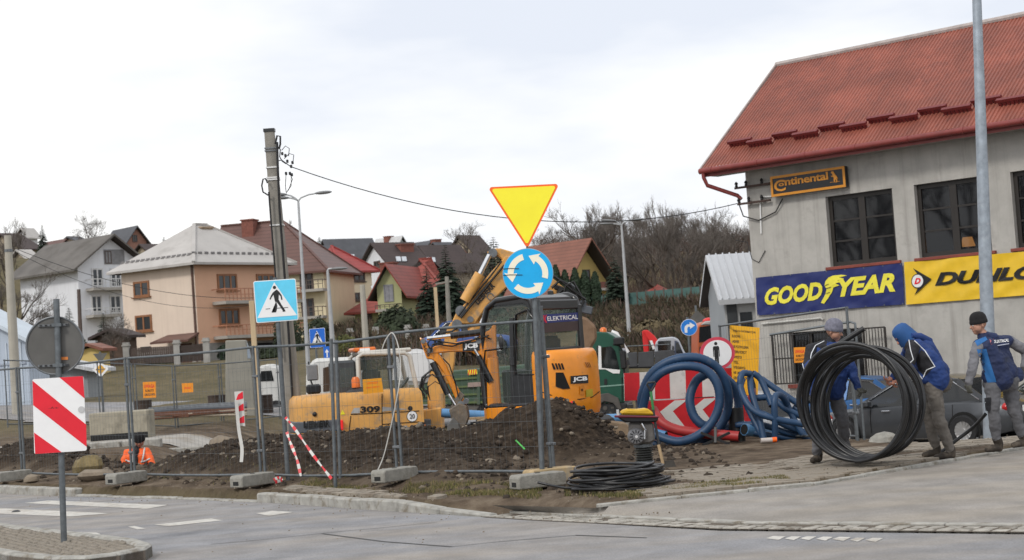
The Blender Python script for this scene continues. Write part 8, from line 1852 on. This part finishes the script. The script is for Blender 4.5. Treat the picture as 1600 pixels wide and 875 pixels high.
vs,fs=text_polys('www.elektrical',.01) if 0 else text_polys('------------',.02); 
b=MB(); b.add([onto(tr_,x,y,.006,Y0) for x,y in((1558,539.5),(1576,536.5),(1576,537.8),(1558,540.8))],[(0,1,2,3)]); b.build('text_line',mat('pale print',(.4,.42,.5),.6),t,world=True)
b=MB(); b.add([onto(tr_,x,y,.006,Y0) for x,y in((1546,530),(1549,533),(1552,529),(1551,536),(1549,539),(1547,536))],[(0,1,2,4,5),(2,3,4)]); b.build('emblem',mat('faded red print',(.4,.12,.14),.6),t,world=True)
panel_on(t,tr_,[(1538,622),(1549,621),(1548,642),(1540,642)],jk,'knee_pocket',.012)
# --- worker behind the coil
Y0=21.1
t=thing('person','worker in grey knit cap behind the cable coil holding up its loose end','person',W(1290,722,Y0))
pr=[]; HB,BK,SK,TR,BT,GL=range(6)
hd_=J(1303,519,-.02); f=V((.86,-.42,-.22)); P=head(pr,hd_,f,V((0,0,1)),SK,.98); pr.append((J(1299,532),J(1296,546),.06,.07,BK))
for a,c,r0,r1 in((J(1294,552),J(1292,578),.13,.145),(J(1292,578),J(1292,608),.145,.15)):
    for sg in(-1,1): pr.append((a+V((sg*.12,-sg*.05,0)),c+V((sg*.09,-sg*.04,0)),r0,r1,HB))
pr+=[(J(1272,545,.05),J(1294,542,0),.085,.09,BK),(J(1294,542,0),J(1319,550,-.06),.09,.085,HB),(J(1289,537),J(1306,540),.06,.06,BK)]
sh=J(1268,547,.0); el=J(1262,574,-.12); wr_=J(1288,554.5,-.36); pr+=[(sh,el,.085,.068,BK),(el,L3(el,wr_,.5),.068,.062,HB),(L3(el,wr_,.5),wr_,.062,.05,HB)]
hand(pr,wr_,V((.85,-.25,.25)),V((.1,-.75,-.6)),GL,1.1,1.12,-1)
sh2=J(1322,552,-.06); el2=J(1332,584,-.1); wr2_=J(1340,604,-.24); pr+=[(sh2,el2,.082,.066,HB),(el2,wr2_,.062,.05,HB)]; hand(pr,wr2_,V((.3,-.5,-.8)),V((.5,-.5,.2)),GL,1.0,1.08,1)
for h,kn,an,he,to in((J(1283,612,-.03),J(1280,662,-.12),J(1276,706,-.05),J(1280,722,-.02),J(1270,724,-.22)),(J(1303,612,.03),J(1316,652,-.04),J(1320,694,.14),J(1324,709,.16),J(1312,712,-.02))):
    pr+=[(h,kn,.11,.082,TR),(kn,an,.082,.064,TR)]; shoe(pr,he,to,BT); pr.append((an,he+V((0,0,.1)),.064,.056,BT))
pr.append((J(1282,608),J(1304,608),.13,.13,TR))
ob,tr_=body(t,pr,[jb,jk,skin,gtr2,boot,glv],folds=(HB,BK,TR),fa=.012); face_bits(t,P,.98); cap_hat(t,hd_,f,V((-.08,0,1)),mat('grey knit',(.16,.16,.20),.95,0,.25,30),1.04)
piping(t,tr_,[(1288,533),(1274,540),(1268,552),(1266,562)],.0065,fb=Y0); piping(t,tr_,[(1318,541),(1323,548),(1326,556)],.006,fb=Y0); piping(t,tr_,[(1254,568),(1257,578),(1262,581)],.006,fb=Y0)
# --- worker in the trench
Y0=33.4
t=thing('person','worker in black cap and orange high visibility vest standing deep in the trench','person',W(214,790,Y0))
pr=[]; OV,BK,SK,TR,BT=range(5)
hd_=J(218,689,-.06); f=V((.05,-.85,-.5)); P=head(pr,hd_,f,V((0,0,1)),SK,1.0); pr.append((J(216,697),J(214,706),.058,.07,BK))
for sg in(-1,1): pr.append((J(214,713)+V((sg*.11,0,0)),J(214,742)+V((sg*.09,0.05,0)),.13,.14,OV)); pr.append((J(214,742)+V((sg*.1,.05,0)),J(214,775)+V((sg*.1,0,0)),.1,.075,TR)); pr.append((J(214,775)+V((sg*.1,0,0)),J(214,800)+V((sg*.1,0,0)),.075,.06,TR)); shoe(pr,J(214,805)+V((sg*.1,.05,0)),J(214,805)+V((sg*.1,-.17,0)),BT)
pr+=[(J(199,708),J(229,706),.085,.085,OV),(J(199,708),J(192,726,-.12),.08,.066,OV),(J(192,726,-.12),J(200,738,-.34),.064,.05,BK),(J(230,707),J(238,724,-.12),.08,.066,OV),(J(238,724,-.12),J(228,738,-.34),.064,.05,BK),(J(214,704,-.08),J(214,738,-.09),.045,.045,BK)]
hand(pr,J(200,738,-.34),V((.5,-.6,-.5)),V((.3,0,-.8)),SK,1.0,1.05,1); hand(pr,J(228,738,-.34),V((-.5,-.6,-.5)),V((-.3,0,-.8)),SK,1.0,1.05,-1)
ob,tr_=body(t,pr,[hiv,jk,skin2,gtr2,boot],.011,folds=(OV,BK,TR),fa=.008); face_bits(t,P,1.0); cap_hat(t,hd_,f,V((0,0,1)),MAT['black knit'],1.05)
for L in([(203,700),(206,712),(208,722)],[(226,700),(224,712),(222,722)],[(196,719),(204,722),(210,722)],[(220,722),(228,720),(236,716)]): piping(t,tr_,L,.018,refl,'reflective_band',Y0)
